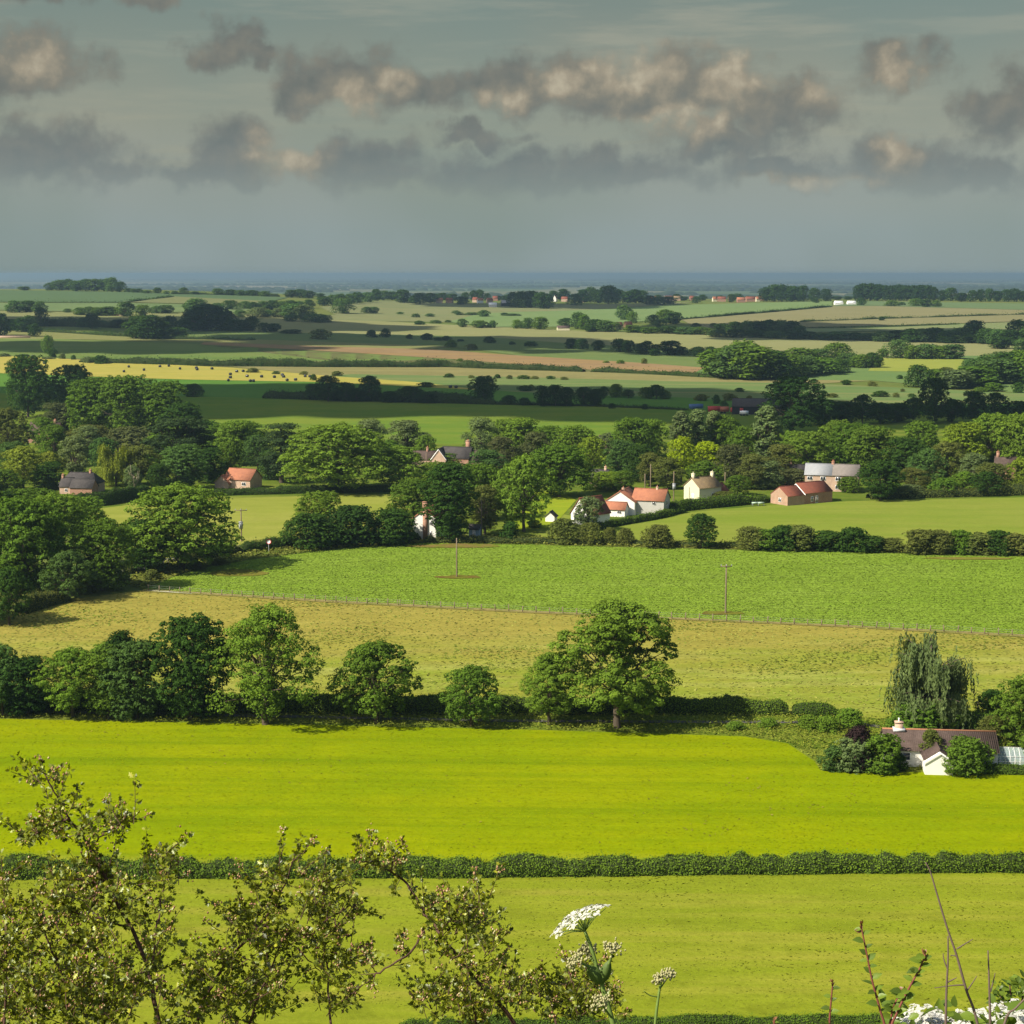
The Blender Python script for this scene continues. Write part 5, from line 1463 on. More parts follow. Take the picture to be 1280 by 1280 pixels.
# white cottage with the brick stack
h = house('cottage', 'tall white cottage with red brick chimney stack up its gable', 538, 676, -14, dy=5.0)
b = Block(h, 9.0, 5.4, 5.0, 7.0, W_WHITE, R_ORANGE, rz=-90)
mb = MB()
mb.box((4.5 + 0.22, 0.2, 3.6), (0.44, 1.0, 8.0))
mb.box((4.5 + 0.1, 0.2, 7.9), (0.75, 1.1, 1.6))
mb.box((4.5 + 0.1, 0.2, 8.75), (0.9, 1.25, 0.18))
b.place('chimney', mb.build('chimney', W_BRICK))
b.window('right', 1.5, 1.5, 0.7, 1.3)
b.window('right', 1.5, 4.0, 0.7, 1.1)
h = house('garden_shed', 'small pale blue shed between the dark cottage tree and the lawn', 594, 673, -14, 'shed', dy=1.5)
b = Block(h, 2.4, 2.2, 2.1, 2.8, simple('blue_paint', (0.32, 0.42, 0.50), 0.7), R_SLATE)
b.window('front', 0, 1.1, 0.8, 1.7, door=True, mat_=M_TRIM)
h = house('garden_shed', 'little white gabled outbuilding under the lawn tree', 689, 653, -16, 'shed', dy=1.5)
b = Block(h, 2.6, 2.3, 1.4, 2.4, W_WHITE, R_SLATE, rz=-90)

# farmhouse with the steep red roof cottage beside it
h = house('farmhouse', 'white farmhouse with orange tiled roof and shaded right gable', 797, 645, -19, dy=4.0)
b = Block(h, 8.2, 6.4, 3.9, 6.2, W_SHADE_GREY, R_ORANGE, ox=3.2, oy=1.0)
b.window('right', -0.2, 3.0, 1.5, 1.2)
b.window('front', 1.6, 3.1, 1.0, 1.0)
b.chimney(1.6, 0, 0.7, 0.55, 0.55, W_PINK, 1)
a = Block(h, 8.5, 7.6, 3.4, 5.9, W_WHITE, R_ORANGE, ox=-3.6, oy=0.4, rz=-90)
a.chimney(1.0, 0, 0.6, 0.6, 0.6, W_PINK, 1)
a.window('right', 1.6, 2.6, 1.0, 1.1)
l_ = Block(h, 5.2, 3.6, 2.0, 3.4, W_WHITE, R_ORANGE, ox=-3.9, oy=-5.8)
l_.window('front', 1.2, 1.2, 1.1, 0.8)
h = house('cottage', 'white cottage with steep red tiled roof next to the farmhouse', 738, 657, -46, dy=4.0)
b = Block(h, 7.6, 5.8, 2.7, 6.3, W_WHITE, R_RED, rz=-90)
b.window('right', -1.2, 1.3, 1.2, 1.1)
b.window('right', 1.2, 1.3, 1.2, 1.1)
for u_ in (-1.0, 1.6):
    mb = MB()
    zq = lambda y_: 6.3 - y_ * 3.6 / 2.9 + 0.22
    mb.add([(u_, 1.9, zq(1.9)), (u_ + .8, 1.9, zq(1.9)), (u_ + .8, 1.2, zq(1.2)), (u_, 1.2, zq(1.2)), (u_, 1.9, zq(1.9) - .15), (u_ + .8, 1.9, zq(1.9) - .15)], quads=[(0, 1, 2, 3), (4, 5, 1, 0)])
    link('skylight', mb.build('skylight', M_PANE), b.roof)
# cream house
h = house('house', 'cream rendered house with two tall cream chimneys behind the curved hedge', 878, 627, 34, dy=4.0)
b = Block(h, 7.6, 6.4, 3.7, 6.0, W_CREAM, R_TAN)
b.chimney(-3.3, 0, 1.3, 0.75, 0.75, W_CREAM, 1, band=W_CREAM)
b.chimney(3.3, 0, 1.3, 0.75, 0.75, W_CREAM, 1, band=W_CREAM)
b.window('front', 1.0, 1.6, 1.2, 1.0)
b.window('left', -0.6, 1.1, 0.9, 1.9, door=True, mat_=M_TRIM)
Block(h, 3.4, 5.0, 2.2, 3.9, W_BRICK, R_RED, ox=5.5, oy=0.3)
# brick barn
W_BARN = brick_mat('barn_brick', (0.33, 0.18, 0.11), (0.40, 0.24, 0.15), (0.38, 0.33, 0.27))
h = house('barn', 'long low brick barn with red pantile roof on the paddock edge', 1003, 631, 33, 'barn', dy=4.5)
b = Block(h, 6.0, 6.6, 2.5, 4.6, W_BARN, R_RED, ox=-5.2, over=0.12)
b.window('left', -0.3, 1.3, 1.1, 1.1)
b2 = Block(h, 9.6, 6.9, 2.9, 5.2, W_BRICK, R_RED, ox=2.6, over=0.12)  # darker brick puts the shade of the long front into its colour
b2.barge('left')
b2.window('front', -2.4, 1.3, 0.9, 1.3)
b2.window('front', -0.8, 1.1, 0.9, 1.9, door=True)
# grey roofed house
h = house('house', 'brick house with pale grey and brown roof halves behind the barn', 1040, 615, -14, dy=4.0)
b = Block(h, 7.2, 7.4, 4.7, 7.2, W_PINK, R_GREY, ox=-3.7)
b2 = Block(h, 7.4, 7.36, 4.7, 7.18, W_PINK, R_GREYB, ox=3.62)
b2.chimney(-3.5, 0.1, 0.9, 0.8, 0.6, W_BRICK, 2)
for q, bb in ((-2.2, b), (1.4, b), (-1.8, b2), (1.9, b2)):
    bb.window('front', q, 3.6, 1.5, 1.1)
    bb.window('front', q, 1.3, 1.5, 1.2)
# slate house
h = house('house', 'brick house with dark slate roofs and two chimneys among garden trees', 106, 617, -9, dy=4.0)
h.scale = (0.85,) * 3
b = Block(h, 12.5, 7.4, 3.2, 6.2, W_PINK, R_SLATE, ox=-0.8, hip=2.2)
b.chimney(3.0, 0, 1.0, 0.7, 0.7, W_BRICK, 2)
b2 = Block(h, 7.4, 5.4, 2.4, 4.7, W_BRICK, R_SLATE, ox=2.2, oy=-5.6)
b3 = Block(h, 4.0, 4.8, 2.6, 5.0, W_PINK, R_SLATE, ox=-3.6, oy=-4.6)
b3.chimney(-1.7, 0, 1.0, 0.7, 0.7, W_BRICK, 2)
b3.window('front', 0.3, 1.3, 1.0, 1.1)
# orange roofed house
h = house('house', 'small brick house with bright orange roof above the clipped hedge', 304, 611, -22, dy=3.0)
b = Block(h, 8.4, 6.6, 2.7, 5.2, W_PINK, R_ORANGE)
b.window('front', 2.2, 1.4, 1.3, 1.0)
b2 = Block(h, 4.6, 4.4, 1.6, 3.5, W_PINK, R_ORANGE, ox=-4.4, oy=-2.0, rz=-90)
# houses behind
h = house('house', 'brown roofed house with pale gable and large chimney behind the middle trees', 566, 592, -16, dy=4.0)
b = Block(h, 9.0, 6.4, 4.8, 7.6, W_BRICK, R_SLATE, ox=1.5)
a = Block(h, 6.0, 4.4, 4.6, 7.4, W_PINK, R_SLATE, ox=-3.0, oy=-1.6, rz=-90)
a.barge('right')
b2 = Block(h, 6.0, 6.0, 4.2, 6.6, W_BRICK, R_BROWN, ox=6.8, oy=0.6)
b.chimney(3.0, 1.2, 2.0, 1.2, 0.8, W_BRICK, 2)
h = house('house', 'low brown roofed house with one red chimney beside the gabled house', 533, 590, -6, dy=3.0)
b = Block(h, 8.0, 6.0, 4.0, 6.0, W_PINK, R_BROWN)
b.chimney(0.4, 0, 1.3, 0.7, 0.7, W_BRICK, 1)
h = house('house', 'small dark roof with pale chimney below the broad tree', 750, 609, -14, dy=3.0)
b = Block(h, 5.0, 5.0, 2.4, 4.6, W_PINK, R_SLATE)
b.chimney(1.6, 0, 1.0, 0.7, 0.6, W_PINK, 1)
h = house('house', 'grey roof with red chimney showing through the thick trees', 1256, 600, -16, dy=3.0)
b = Block(h, 6.0, 6.0, 4.2, 6.4, W_BRICK, R_BROWN)
b.chimney(-2.2, 0, 1.6, 0.9, 0.7, W_BRICK, 1)
h = house('house', 'red chimneyed house half hidden behind the barn trees', 994, 607, -10, dy=3.0)
b = Block(h, 6.0, 5.6, 3.4, 5.6, W_BRICK, R_SLATE)
b.chimney(-1.5, 0, 1.2, 0.8, 0.6, W_BRICK, 1)
h = house('house', 'dull roof with two brick chimneys under the wooded mound', 58, 554, -8, dy=3.0)
b = Block(h, 11.0, 6.6, 4.4, 7.0, W_BRICK, R_BROWN)
b.chimney(-2.4, 0, 1.1, 0.9, 0.7, W_BRICK, 2)
b.chimney(3.6, 0, 1.1, 0.9, 0.7, W_BRICK, 2)
h = house('house', 'roof corner just showing among the trees above the farmhouse', 758, 566, -20, dy=3.0)
b = Block(h, 5.0, 5.0, 3.4, 5.4, W_PINK, R_BROWN)
# farm shed and machinery
h = house('farm_shed', 'black open sided farm shed beside the huge blackish tree', 948, 519, -10, 'shed', dy=8.0)
b = Block(h, 22.0, 14.0, 3.6, 6.4, M_BLACK, R_SLATE)


def trailer(px, py, m, label, L=5.0, hgt=1.6):
    g = house('farm_trailer', label, px, py, RNG.uniform(-40, 40), 'trailer')
    mb = MB()
    mb.box((0, 0, 0.95), (L, 2.2, 0.16))
    for y_ in (-1.06, 1.06):
        mb.box((0, y_, 0.95 + hgt / 2), (L, 0.08, hgt))
    for x_ in (-L / 2 + .04, L / 2 - .04):
        mb.box((x_, 0, 0.95 + hgt / 2), (0.08, 2.04, hgt))
    link('body', mb.build('body', m), g)
    for x_ in (-0.7, 0.7):
        for y_ in (-1.2, 1.2):
            mb = MB()
            mb.tube([(x_, y_ - 0.14, 0.48), (x_, y_ - 0.12, 0.48), (x_, y_ + 0.12, 0.48), (x_, y_ + 0.14, 0.48)], [0.3, 0.48, 0.48, 0.3], 12)
            link('wheel', mb.build('wheel', M_BLACK), g)
    mb = MB()
    mb.tube([(L / 2, 0, 0.9), (L / 2 + 1.6, 0, 0.6)], 0.07, 5)
    link('drawbar', mb.build('drawbar', M_STEEL), g)


P_RED = simple('red_paint', (0.42, 0.05, 0.045), 0.5, 0.15)
P_ORG = simple('orange_paint', (0.42, 0.14, 0.08), 0.5, 0.15)
P_BLUE = simple('blue_farm_paint', (0.08, 0.15, 0.30), 0.5, 0.15)
for px, py, m, lb, L_, hg in [(893, 517, P_RED, 'bright red farm trailer in the machinery line by the shed', 5.5, 2.2), (904, 517, P_ORG, 'orange farm trailer in the machinery line by the shed', 5, 2.0), (870, 513, P_BLUE, 'blue farm trailer at the end of the machinery line', 6, 1.8), (922, 518, P_RED, 'dull red trailer close to the black shed', 6, 1.9), (938, 518, P_RED, 'red trailer in front of the black shed', 7, 1.7), (930, 520, M_TRIM, 'small white trailer by the black shed', 3, 1.2)]:
    trailer(px, py, m, lb, L_, hg)
for px, py in ((944, 633), (951, 633)):
    g = house('feed_trough', 'pale green feed trough on legs by the barn hedge', px, py, 10, 'trough', group='feed troughs by the barn')
    mb = MB()
    mb.box((0, 0, 0.75), (1.7, 0.7, 0.1))
    mb.box((0, -0.35, 0.9), (1.7, 0.06, 0.35))
    mb.box((0, 0.35, 0.9), (1.7, 0.06, 0.35))
    link('tray', mb.build('tray', simple('green_paint', (0.35, 0.45, 0.34), 0.6)), g)
    for x_ in (-.75, .75):
        for y_ in (-.28, .28):
            mb = MB()
            mb.box((x_, y_, 0.35), (0.07, 0.07, 0.72))
            link('leg', mb.build('leg', M_STEEL), g)

# far village and farms
def far_house(px, py, wpx, wm, rm, label, hgt=1.0, rz=None, group=None, name='house', cat='house'):
    g = hit(px, py)[0]
    L_ = wpx * np.linalg.norm(g) / F
    h_ = house(name, label, px, py, RNG.uniform(-22, 22) if rz is None else rz, cat, group=group)
    bb = Block(h_, L_, min(9, L_ * 0.75), 4.0 * hgt, 7.0 * hgt, wm, rm)
    return bb
for px, py, w_, wm, rm in [(549, 379, 9, W_PINK, R_ORANGE), (562, 379, 8, W_BRICK, R_RED), (594, 378, 6, W_PINK, R_RED), (600, 379, 7, W_WHITE, R_ORANGE), (612, 379, 7, W_PINK, R_RED), (619, 376, 6, W_BRICK, R_RED), (706, 377, 8, W_PINK, R_RED), (727, 378, 6, W_PINK, R_RED)]:
    far_house(px, py, w_, wm, rm, 'tiny red roofed house of the far village', group='red roofs of the far village')
far_house(616, 384, 10, W_WHITE, M_TRIM, 'long white shed below the far village', 0.8, 0, name='farm_shed', cat='shed')
far_house(632, 383, 11, M_BLACK, R_GREY, 'dark shed with pale roof next to the long white shed', 1.1, 10, name='farm_shed', cat='shed')
far_house(694, 377, 5, W_WHITE, R_RED, 'white gabled house under the far village trees', 1.3, 70)
for px, py, w_, wm, rm in [(813, 374, 6, W_PINK, R_RED), (821, 374, 6, W_BRICK, R_ORANGE), (838, 373, 13, W_PINK, R_RED), (846, 376, 8, W_PINK, R_TAN), (865, 371, 6, W_BRICK, R_RED)]:
    far_house(px, py, w_, wm, rm, 'reddish house at the end of the far ridge wood', group='houses at the far ridge wood')
for px, py, w_, wm, rm in [(893, 377, 5, W_CREAM, R_ORANGE), (902, 377, 10, W_BRICK, R_RED), (913, 376, 6, W_BRICK, R_RED), (926, 378, 10, W_BRICK, R_ORANGE), (938, 377, 12, W_BRICK, R_RED), (947, 377, 5, W_CREAM, R_ORANGE), (952, 376, 5, W_BRICK, R_RED)]:
    far_house(px, py, w_, wm, rm, 'red brick building of the far red farm', group='buildings of the far red farm')
far_house(1048, 381, 10, M_TRIM, M_TRIM, 'long white farm shed on the skyline field', 0.7, 4, 'white sheds on the skyline', 'farm_shed', 'shed')
far_house(1064, 381, 10, M_TRIM, M_TRIM, 'long white farm shed on the skyline field', 0.7, 4, 'white sheds on the skyline', 'farm_shed', 'shed')
far_house(1079, 372, 5, W_BRICK, R_RED, 'red roofed house at the end of the flat topped block', 1.3)
far_house(772, 412, 11, W_PINK, R_RED, 'pink brick house among trees beyond the barley', 0.95, 30)
far_house(785, 410, 9, W_BRICK, R_ORANGE, 'orange roofed house among trees beyond the barley', 0.85, 20)
far_house(704, 413, 15, W_CREAM, R_BROWN, 'low brown roofed barn on the pale far field edge', 0.6, 4, name='barn', cat='barn')
far_house(150, 395, 14, W_PINK, R_RED, 'long red barn in the line below the ridge field', 0.5, -2, name='barn', cat='barn')
A0, A1 = hit(-30, 422.5)[0], hit(38, 422.5)[0]
mb = MB()
mb.box((0, 0, 0.6), (np.linalg.norm(A1 - A0), 0.4, 2.4), math.atan2(A1[1] - A0[1], A1[0] - A0[0]))
o = link('field_wall', mb.build('field_wall', W_PINK), label='long pale pink wall on the olive field slope', category='wall')
o.location = (A0 + A1) / 2

# ------------------------------------------------------------------ poles, sign
def pole(px, py, hpx, label, arm=0.0, box=False, group=None):
    g = hit(px, py)[0]
    s = np.linalg.norm(g - np.array([0, 0, CAMZ])) / F
    H_ = hpx * s
    o = thing('utility_pole', label, 'pole', g, R(RNG.uniform(-8, 8)), group)
    mb = MB()
    mb.tube([(0, 0, -0.4), (0, 0, H_ * 0.5), (0, 0, H_)], [0.17, 0.145, 0.12], 8)
    link('post', mb.build('post', M_WOOD, True), o)
    if arm:
        mb = MB()
        mb.box((0, -0.15, H_ - 0.35), (arm * s, 0.12, 0.16))
        ca = link('crossarm', mb.build('crossarm', M_WOOD), o)
        for q in (-0.46, 0.0, 0.46):
            mb = MB()
            mb.tube([(q * arm * s, -0.15, H_ - 0.28), (q * arm * s, -0.15, H_ - 0.14), (q * arm * s, -0.15, H_ - 0.02)], [0.05, 0.09, 0.04], 7)
            link('insulator', mb.build('insulator', M_STEEL, True), ca)
    if box:
        mb = MB()
        mb.box((0, -0.45, H_ * 0.50), (0.8, 0.6, 1.5))
        mb.box((0, -0.45, H_ * 0.50 + 0.8), (0.9, 0.7, 0.12))
        link('transformer', mb.build('transformer', M_STEEL), o)
    return o
pole(571, 722, 50, 'bare wooden pole standing in the crop field near the white cottage')
pole(907, 767, 62, 'wooden pole with short crossarm at the crop field fence', 14)
pole(302, 677, 41, 'wooden pole with crossarm and grey transformer in the cut pasture', 15, True)
pole(842, 627, 38, 'wooden pole with fittings between farmhouse and cream house', 0, True)
pole(906, 619, 29, 'plain grey pole beside the cream house')
pole(813, 622, 42, 'tall thin pole behind the farmhouse roof')
pole(806, 620, 28, 'short dark pole behind the farmhouse roof')
pole(602, 672, 50, 'thin pole against the olive tree by the blue shed')
pole(533, 598, 32, 'thin pole below the low brown roofed house')
pole(1171, 524, 26, 'pale pole against the shadowed tree line')
g = hit(336, 690)[0]
o = thing('road_sign', 'round white traffic sign with red rim on the lane', 'sign', g)
mb = MB()
mb.tube([(0, 0, -.2), (0, 0, 2.2)], 0.05, 6)
link('post', mb.build('post', M_STEEL), o)
th = np.linspace(0, 2 * np.pi, 24, endpoint=False)
def disc(r, y_, m, nm):
    mb = MB()
    v = [(r * math.cos(q), y_, 2.3 + r * math.sin(q)) for q in th] + [(r * math.cos(q), y_ + 0.012, 2.3 + r * math.sin(q)) for q in th]
    n_ = len(th)
    mb.add(v + [(0, y_, 2.3)], quads=[(i, (i + 1) % n_, n_ + (i + 1) % n_, n_ + i) for i in range(n_)], tris=[(i, (i + 1) % n_, 2 * n_) for i in range(n_)])
    link(nm, mb.build(nm, m), o)
disc(0.55, -0.06, P_RED, 'rim')
disc(0.40, -0.075, M_TRIM, 'face')

# wire fence between meadow and crop field
FP = [(186, 739), (240, 742.5), (430, 754), (640, 765), (850, 774.8), (1060, 784), (1280, 796), (1400, 802)]
px_ = np.concatenate([np.arange(186, 500, 13), np.arange(500, 1400, 17.0)])
py_ = np.interp(px_, [q[0] for q in FP], [q[1] for q in FP])
W_ = hit(px_, py_)
f = thing('wire_fence', 'long post and wire fence between rough meadow and crop field', 'fence', W_[0])
mb = MB()
mb.box((0, 0, 0.55), (0.14, 0.14, 1.4))
pm = mb.build('post', M_WOOD)
for i, q in enumerate(W_):
    o = link('post', pm, f)
    o.location = q - W_[0]
    o.rotation_euler = (RNG.normal(0, 0.04), RNG.normal(0, 0.05), RNG.uniform(0, 1))
    o.scale = (1, 1, RNG.uniform(0.85, 1.15))
for z_ in (0.35, 0.75, 1.1):
    mb = MB()
    mb.tube(W_ - W_[0] + np.array([0, 0, z_]), 0.008, 4)
    link('wire', mb.build('wire', M_STEEL), f)
A0, A1 = hit(184, 739)[0], hit(240, 743)[0]
mb = MB()
mb.tube([(0, 0, 0.12), tuple((A1 - A0) * 0.5 + np.array([0, 0.1, 0.14])), tuple(A1 - A0 + np.array([0, 0, 0.12]))], 0.065, 8)
o = link('water_pipe', mb.build('water_pipe', simple('pale_pipe', (0.55, 0.54, 0.50), 0.6), True), label='pale pipe lying along the corner of the rough meadow fence', category='pipe')
o.location = A0

# ------------------------------------------------------------------ bales
M_BALE = simple('black_wrap', (0.016, 0.017, 0.02), 0.35, 0.3, 3.0, 0.3, 0.5)
mb = MB()
sd2 = 18
prof = [(-0.62, 0.0), (-0.60, 0.5), (-0.52, 0.62), (-0.3, 0.66), (-0.1, 0.645), (0.1, 0.66), (0.3, 0.65), (0.52, 0.62), (0.60, 0.5), (0.62, 0.0)]
ths = np.linspace(0, 2 * np.pi, sd2, endpoint=False)
V = np.array([[(x_, max(-0.60, r_ * math.cos(q)) + 0.6, r_ * math.sin(q)) for q in ths] for x_, r_ in prof]).reshape(-1, 3)[:, [0, 2, 1]]
i, j = np.meshgrid(np.arange(len(prof) - 1), np.arange(sd2), indexing='ij')
mb.add(V, quads=np.stack([i * sd2 + j, i * sd2 + (j + 1) % sd2, (i + 1) * sd2 + (j + 1) % sd2, (i + 1) * sd2 + j], -1).reshape(-1, 4))
bale = mb.build('round_bale', M_BALE, True)
for px, py in [(155, 466), (161, 460), (180, 464), (200, 459.6), (211, 459), (225, 462.5), (245.5, 461.5), (246.5, 463.5), (265, 462.5), (296, 466), (304, 465.6), (288, 469.5), (288, 473.5), (285.5, 477.2), (309, 472), (320, 466), (327, 472.5), (343, 473), (353, 470.3), (354.5, 472.6), (359, 477), (369.5, 476.4), (381.5, 472), (387.5, 472.3), (313, 478), (317, 478), (41, 447), (55.5, 455.5), (563, 485.5), (570, 485.7)]:
    g = hit(px, py)[0]
    o = link('round_bale', bale, label='black wrapped round bale lying on the pale stubble field', category='bale', group='black bales on the stubble')
    o.location = g + np.array([0, 0, 0.2])
    o.rotation_euler = (0, 0, RNG.uniform(0, 3))
    o.scale = (1.25,) * 3

# ------------------------------------------------------------------ sward: tufts standing in the near fields
def flat_hit(px, py):
    d_ = ray(px, py)
    k_ = -CAMZ / d_[:, 2]
    return np.array([0, 0, CAMZ]) + d_ * k_[:, None]


def tufts(name, polyname, n, hgt, wid, colr_, label, seed, spread=0.16, lean=0.35, ymax=1296, clump=None, rows=None, holes=(), layer=0, vary=0.12):
    rng = np.random.default_rng(seed)
    poly = FM[polyname]
    P = np.array(poly, float)
    lo, hi = np.maximum(P.min(0), (-60, 0)), np.minimum(P.max(0), (1340, ymax))
    out = np.zeros((0, 3))
    Dmax = CAMZ * F / max(20, lo[1] - 342)
    while len(out) < n:
        q = rng.uniform(lo, hi, (n * 2, 2))
        D_ = CAMZ * F / (q[:, 1] - 342)
        q = q[rng.random(len(q)) < (D_ / Dmax) ** 2.2]
        q = q[inside(q, poly)]
        for hx, hy, ha, hb_ in holes:
            q = q[((q[:, 0] - hx) / ha) ** 2 + ((q[:, 1] - hy) / hb_) ** 2 > rng.uniform(0.6, 1.3, len(q))]
        g_ = flat_hit(q[:, 0], q[:, 1])
        if clump is not None and len(g_):
            v = np.sin(g_[:, 0] / clump + 2.1 * np.sin(g_[:, 1] / clump * 0.7)) + np.sin(g_[:, 1] / clump * 1.3 + 1.7 * np.sin(g_[:, 0] / clump * 0.6))
            g_ = g_[rng.random(len(g_)) < 0.12 + 0.88 * (v > 0.75)]
        if rows is not None and len(g_):
            g_[:, 1] = np.round((g_[:, 1] + 0.04 * g_[:, 0]) / rows) * rows - 0.04 * g_[:, 0] + rng.normal(0, rows * 0.14, len(g_))
        out = np.concatenate([out, g_])
    g_ = out[:n]
    lift = (0.03 + 0.00014 * g_[:, 1]) * (1.0 + 0.6 * layer) + 0.012
    P_ = g_ + np.array([0, 0, 1.0]) * (lift + hgt * rng.uniform(0, 1, n))[:, None]
    N_ = norm(np.array([0, 0, 1.0]) + rng.normal(0, lean, (n, 3)))
    V, _q = rhomb(P_, N_, wid * rng.uniform(0.6, 1.5, n), rng, 0.5)
    x_, y_ = g_[:, 0], g_[:, 1]
    lf = np.sin(x_ / 17 + 1.9 * np.sin(y_ / 9 + seed)) + np.sin(y_ / 6.5 + 1.4 * np.sin(x_ / 23)) + 0.8 * np.sin(y_ / 2.3 + 0.5 * np.sin(x_ / 11))
    tt = np.repeat(np.clip(rng.normal(0.5, spread, n) + vary * lf / 1.6, 0, 1), 4)
    o = link(name, mesh_np(name, V, [np.arange(len(V)).reshape(-1, 4)], M_GRASS, tt), kind='stuff', label=label, category='grass')
    o.color = (*colr_, 1)
    return o


M_GRASS = leaf_material('grass_blades', spread=0.45, trans=0.04, gloss=0.0)
SOIL = [(574, 722, 26, 2.6), (903, 767, 30, 2.4), (575, 683, 60, 2.8), (300, 717, 34, 5), (1215, 699, 60, 2.2)]
tufts('crop_plants', 'crop_field', 90000, 0.05, 0.40, A(156, 184, 68), 'leafy bright green crop plants covering the field', 1, 0.10, 0.13, rows=0.6, holes=SOIL, vary=0.07)
tufts('meadow_grass', 'meadow', 10000, 0.02, 0.55, A(180, 182, 86), 'rough dry meadow grass', 2, 0.10, 0.12, vary=0.07)
tufts('meadow_weeds', 'meadow', 8000, 0.07, 0.5, A(138, 154, 58), 'green weed patches in the rough meadow', 3, 0.12, 0.2, clump=9.0)
tufts('pasture_grass', 'pasture', 9000, 0.01, 0.24, A(164, 174, 54), 'grazed pasture grass tussocks', 4, 0.06, 0.07, vary=0.05)
tufts('pasture_weeds', 'pasture', 1500, 0.05, 0.30, A(144, 152, 42), 'darker tussocks in the pasture', 5, 0.10, 0.18, clump=5.0)
tufts('hay_grass', 'hayfield', 12000, 0.01, 0.30, A(162, 176, 6), 'standing bright yellow green hay grass', 6, 0.06, 0.07, vary=0.05)
tufts('hay_weeds', 'hayfield', 380, 0.08, 0.28, A(150, 140, 70), 'scattered brown dock heads in the hay grass', 7, 0.25, 0.3, clump=8.0)
tufts('verge_grass', 'verge', 26000, 0.45, 0.32, A(150, 160, 60), 'rank verge grass along the road', 8, 0.12, 0.35)
tufts('lane_grass', 'lane_verge', 10000, 0.5, 0.7, A(146, 152, 68), 'rank weedy grass along the field bank', 9, 0.2, 0.4, layer=1)

# ------------------------------------------------------------------ hawthorn close to the viewer
M_HLEAF = leaf_material('hawthorn_leaf', (0.150, 0.180, 0.015), spread=0.85, trans=0.28, gloss=0.035, warm=0.3)
M_TWIG = simple('hawthorn_twig', (0.085, 0.045, 0.032), 0.8, 0.3, 30.0, 0.2)
M_BUD, t = mat('hawthorn_buds')
a_ = t.n('ShaderNodeAttribute', attribute_name='tint', attribute_type='GEOMETRY').outputs['Fac']
p = t.n('ShaderNodeBsdfPrincipled')
t.put(p.inputs['Base Color'], t.ramp(a_, [(0.0, (0.20, 0.08, 0.04)), (0.4, (0.34, 0.17, 0.09)), (0.75, (0.36, 0.25, 0.10)), (1.0, (0.50, 0.42, 0.24))]))
p.inputs['Roughness'].default_value = 0.6
finish(t, p.outputs[0])

HL = np.array([(0, 0), (.16, .07), (.34, .36), (.46, .15), (.66, .33), (.78, .12), (1.0, 0.0)])
_top = [(x_, y_, 0.30 * y_ - 0.10 * x_ * x_) for x_, y_ in HL]
_bot = [(x_, -y_, 0.30 * y_ - 0.10 * x_ * x_) for x_, y_ in HL[1:-1]]
HLV = np.array(_top + _bot + [(0.5, 0, -0.02)])
_n = len(HL)
_ring = list(range(_n)) + list(range(_n + len(_bot) - 1, _n - 1, -1))
HLF = np.array([(_ring[i], _ring[(i + 1) % len(_ring)], len(HLV) - 1) for i in range(len(_ring))])
leafmesh = [mesh_np('leaf', HLV, [HLF], M_HLEAF, np.full(len(HLV), q)) for q in (0.1, 0.3, 0.42, 0.5, 0.58, 0.7, 0.95)]
OCT_V = np.array([(1, 0, 0), (-1, 0, 0), (0, 1, 0), (0, -1, 0), (0, 0, 1.3), (0, 0, -1.3)], float)
OCT_F = np.array([(0, 2, 4), (2, 1, 4), (1, 3, 4), (3, 0, 4), (2, 0, 5), (1, 2, 5), (3, 1, 5), (0, 3, 5)])


def spline(P, n):
    P = np.asarray(P, float)
    t_ = np.arange(len(P))
    u = np.linspace(0, len(P) - 1, n)
    out = np.zeros((n, P.shape[1]))
    for k_ in range(n):
        i = min(int(u[k_]), len(P) - 2)
        f = u[k_] - i
        p0, p1, p2, p3 = P[max(i - 1, 0)], P[i], P[i + 1], P[min(i + 2, len(P) - 1)]
        out[k_] = 0.5 * (2 * p1 + (p2 - p0) * f + (2 * p0 - 5 * p1 + 4 * p2 - p3) * f * f + (3 * p1 - p0 - 3 * p2 + p3) * f ** 3)
    return out


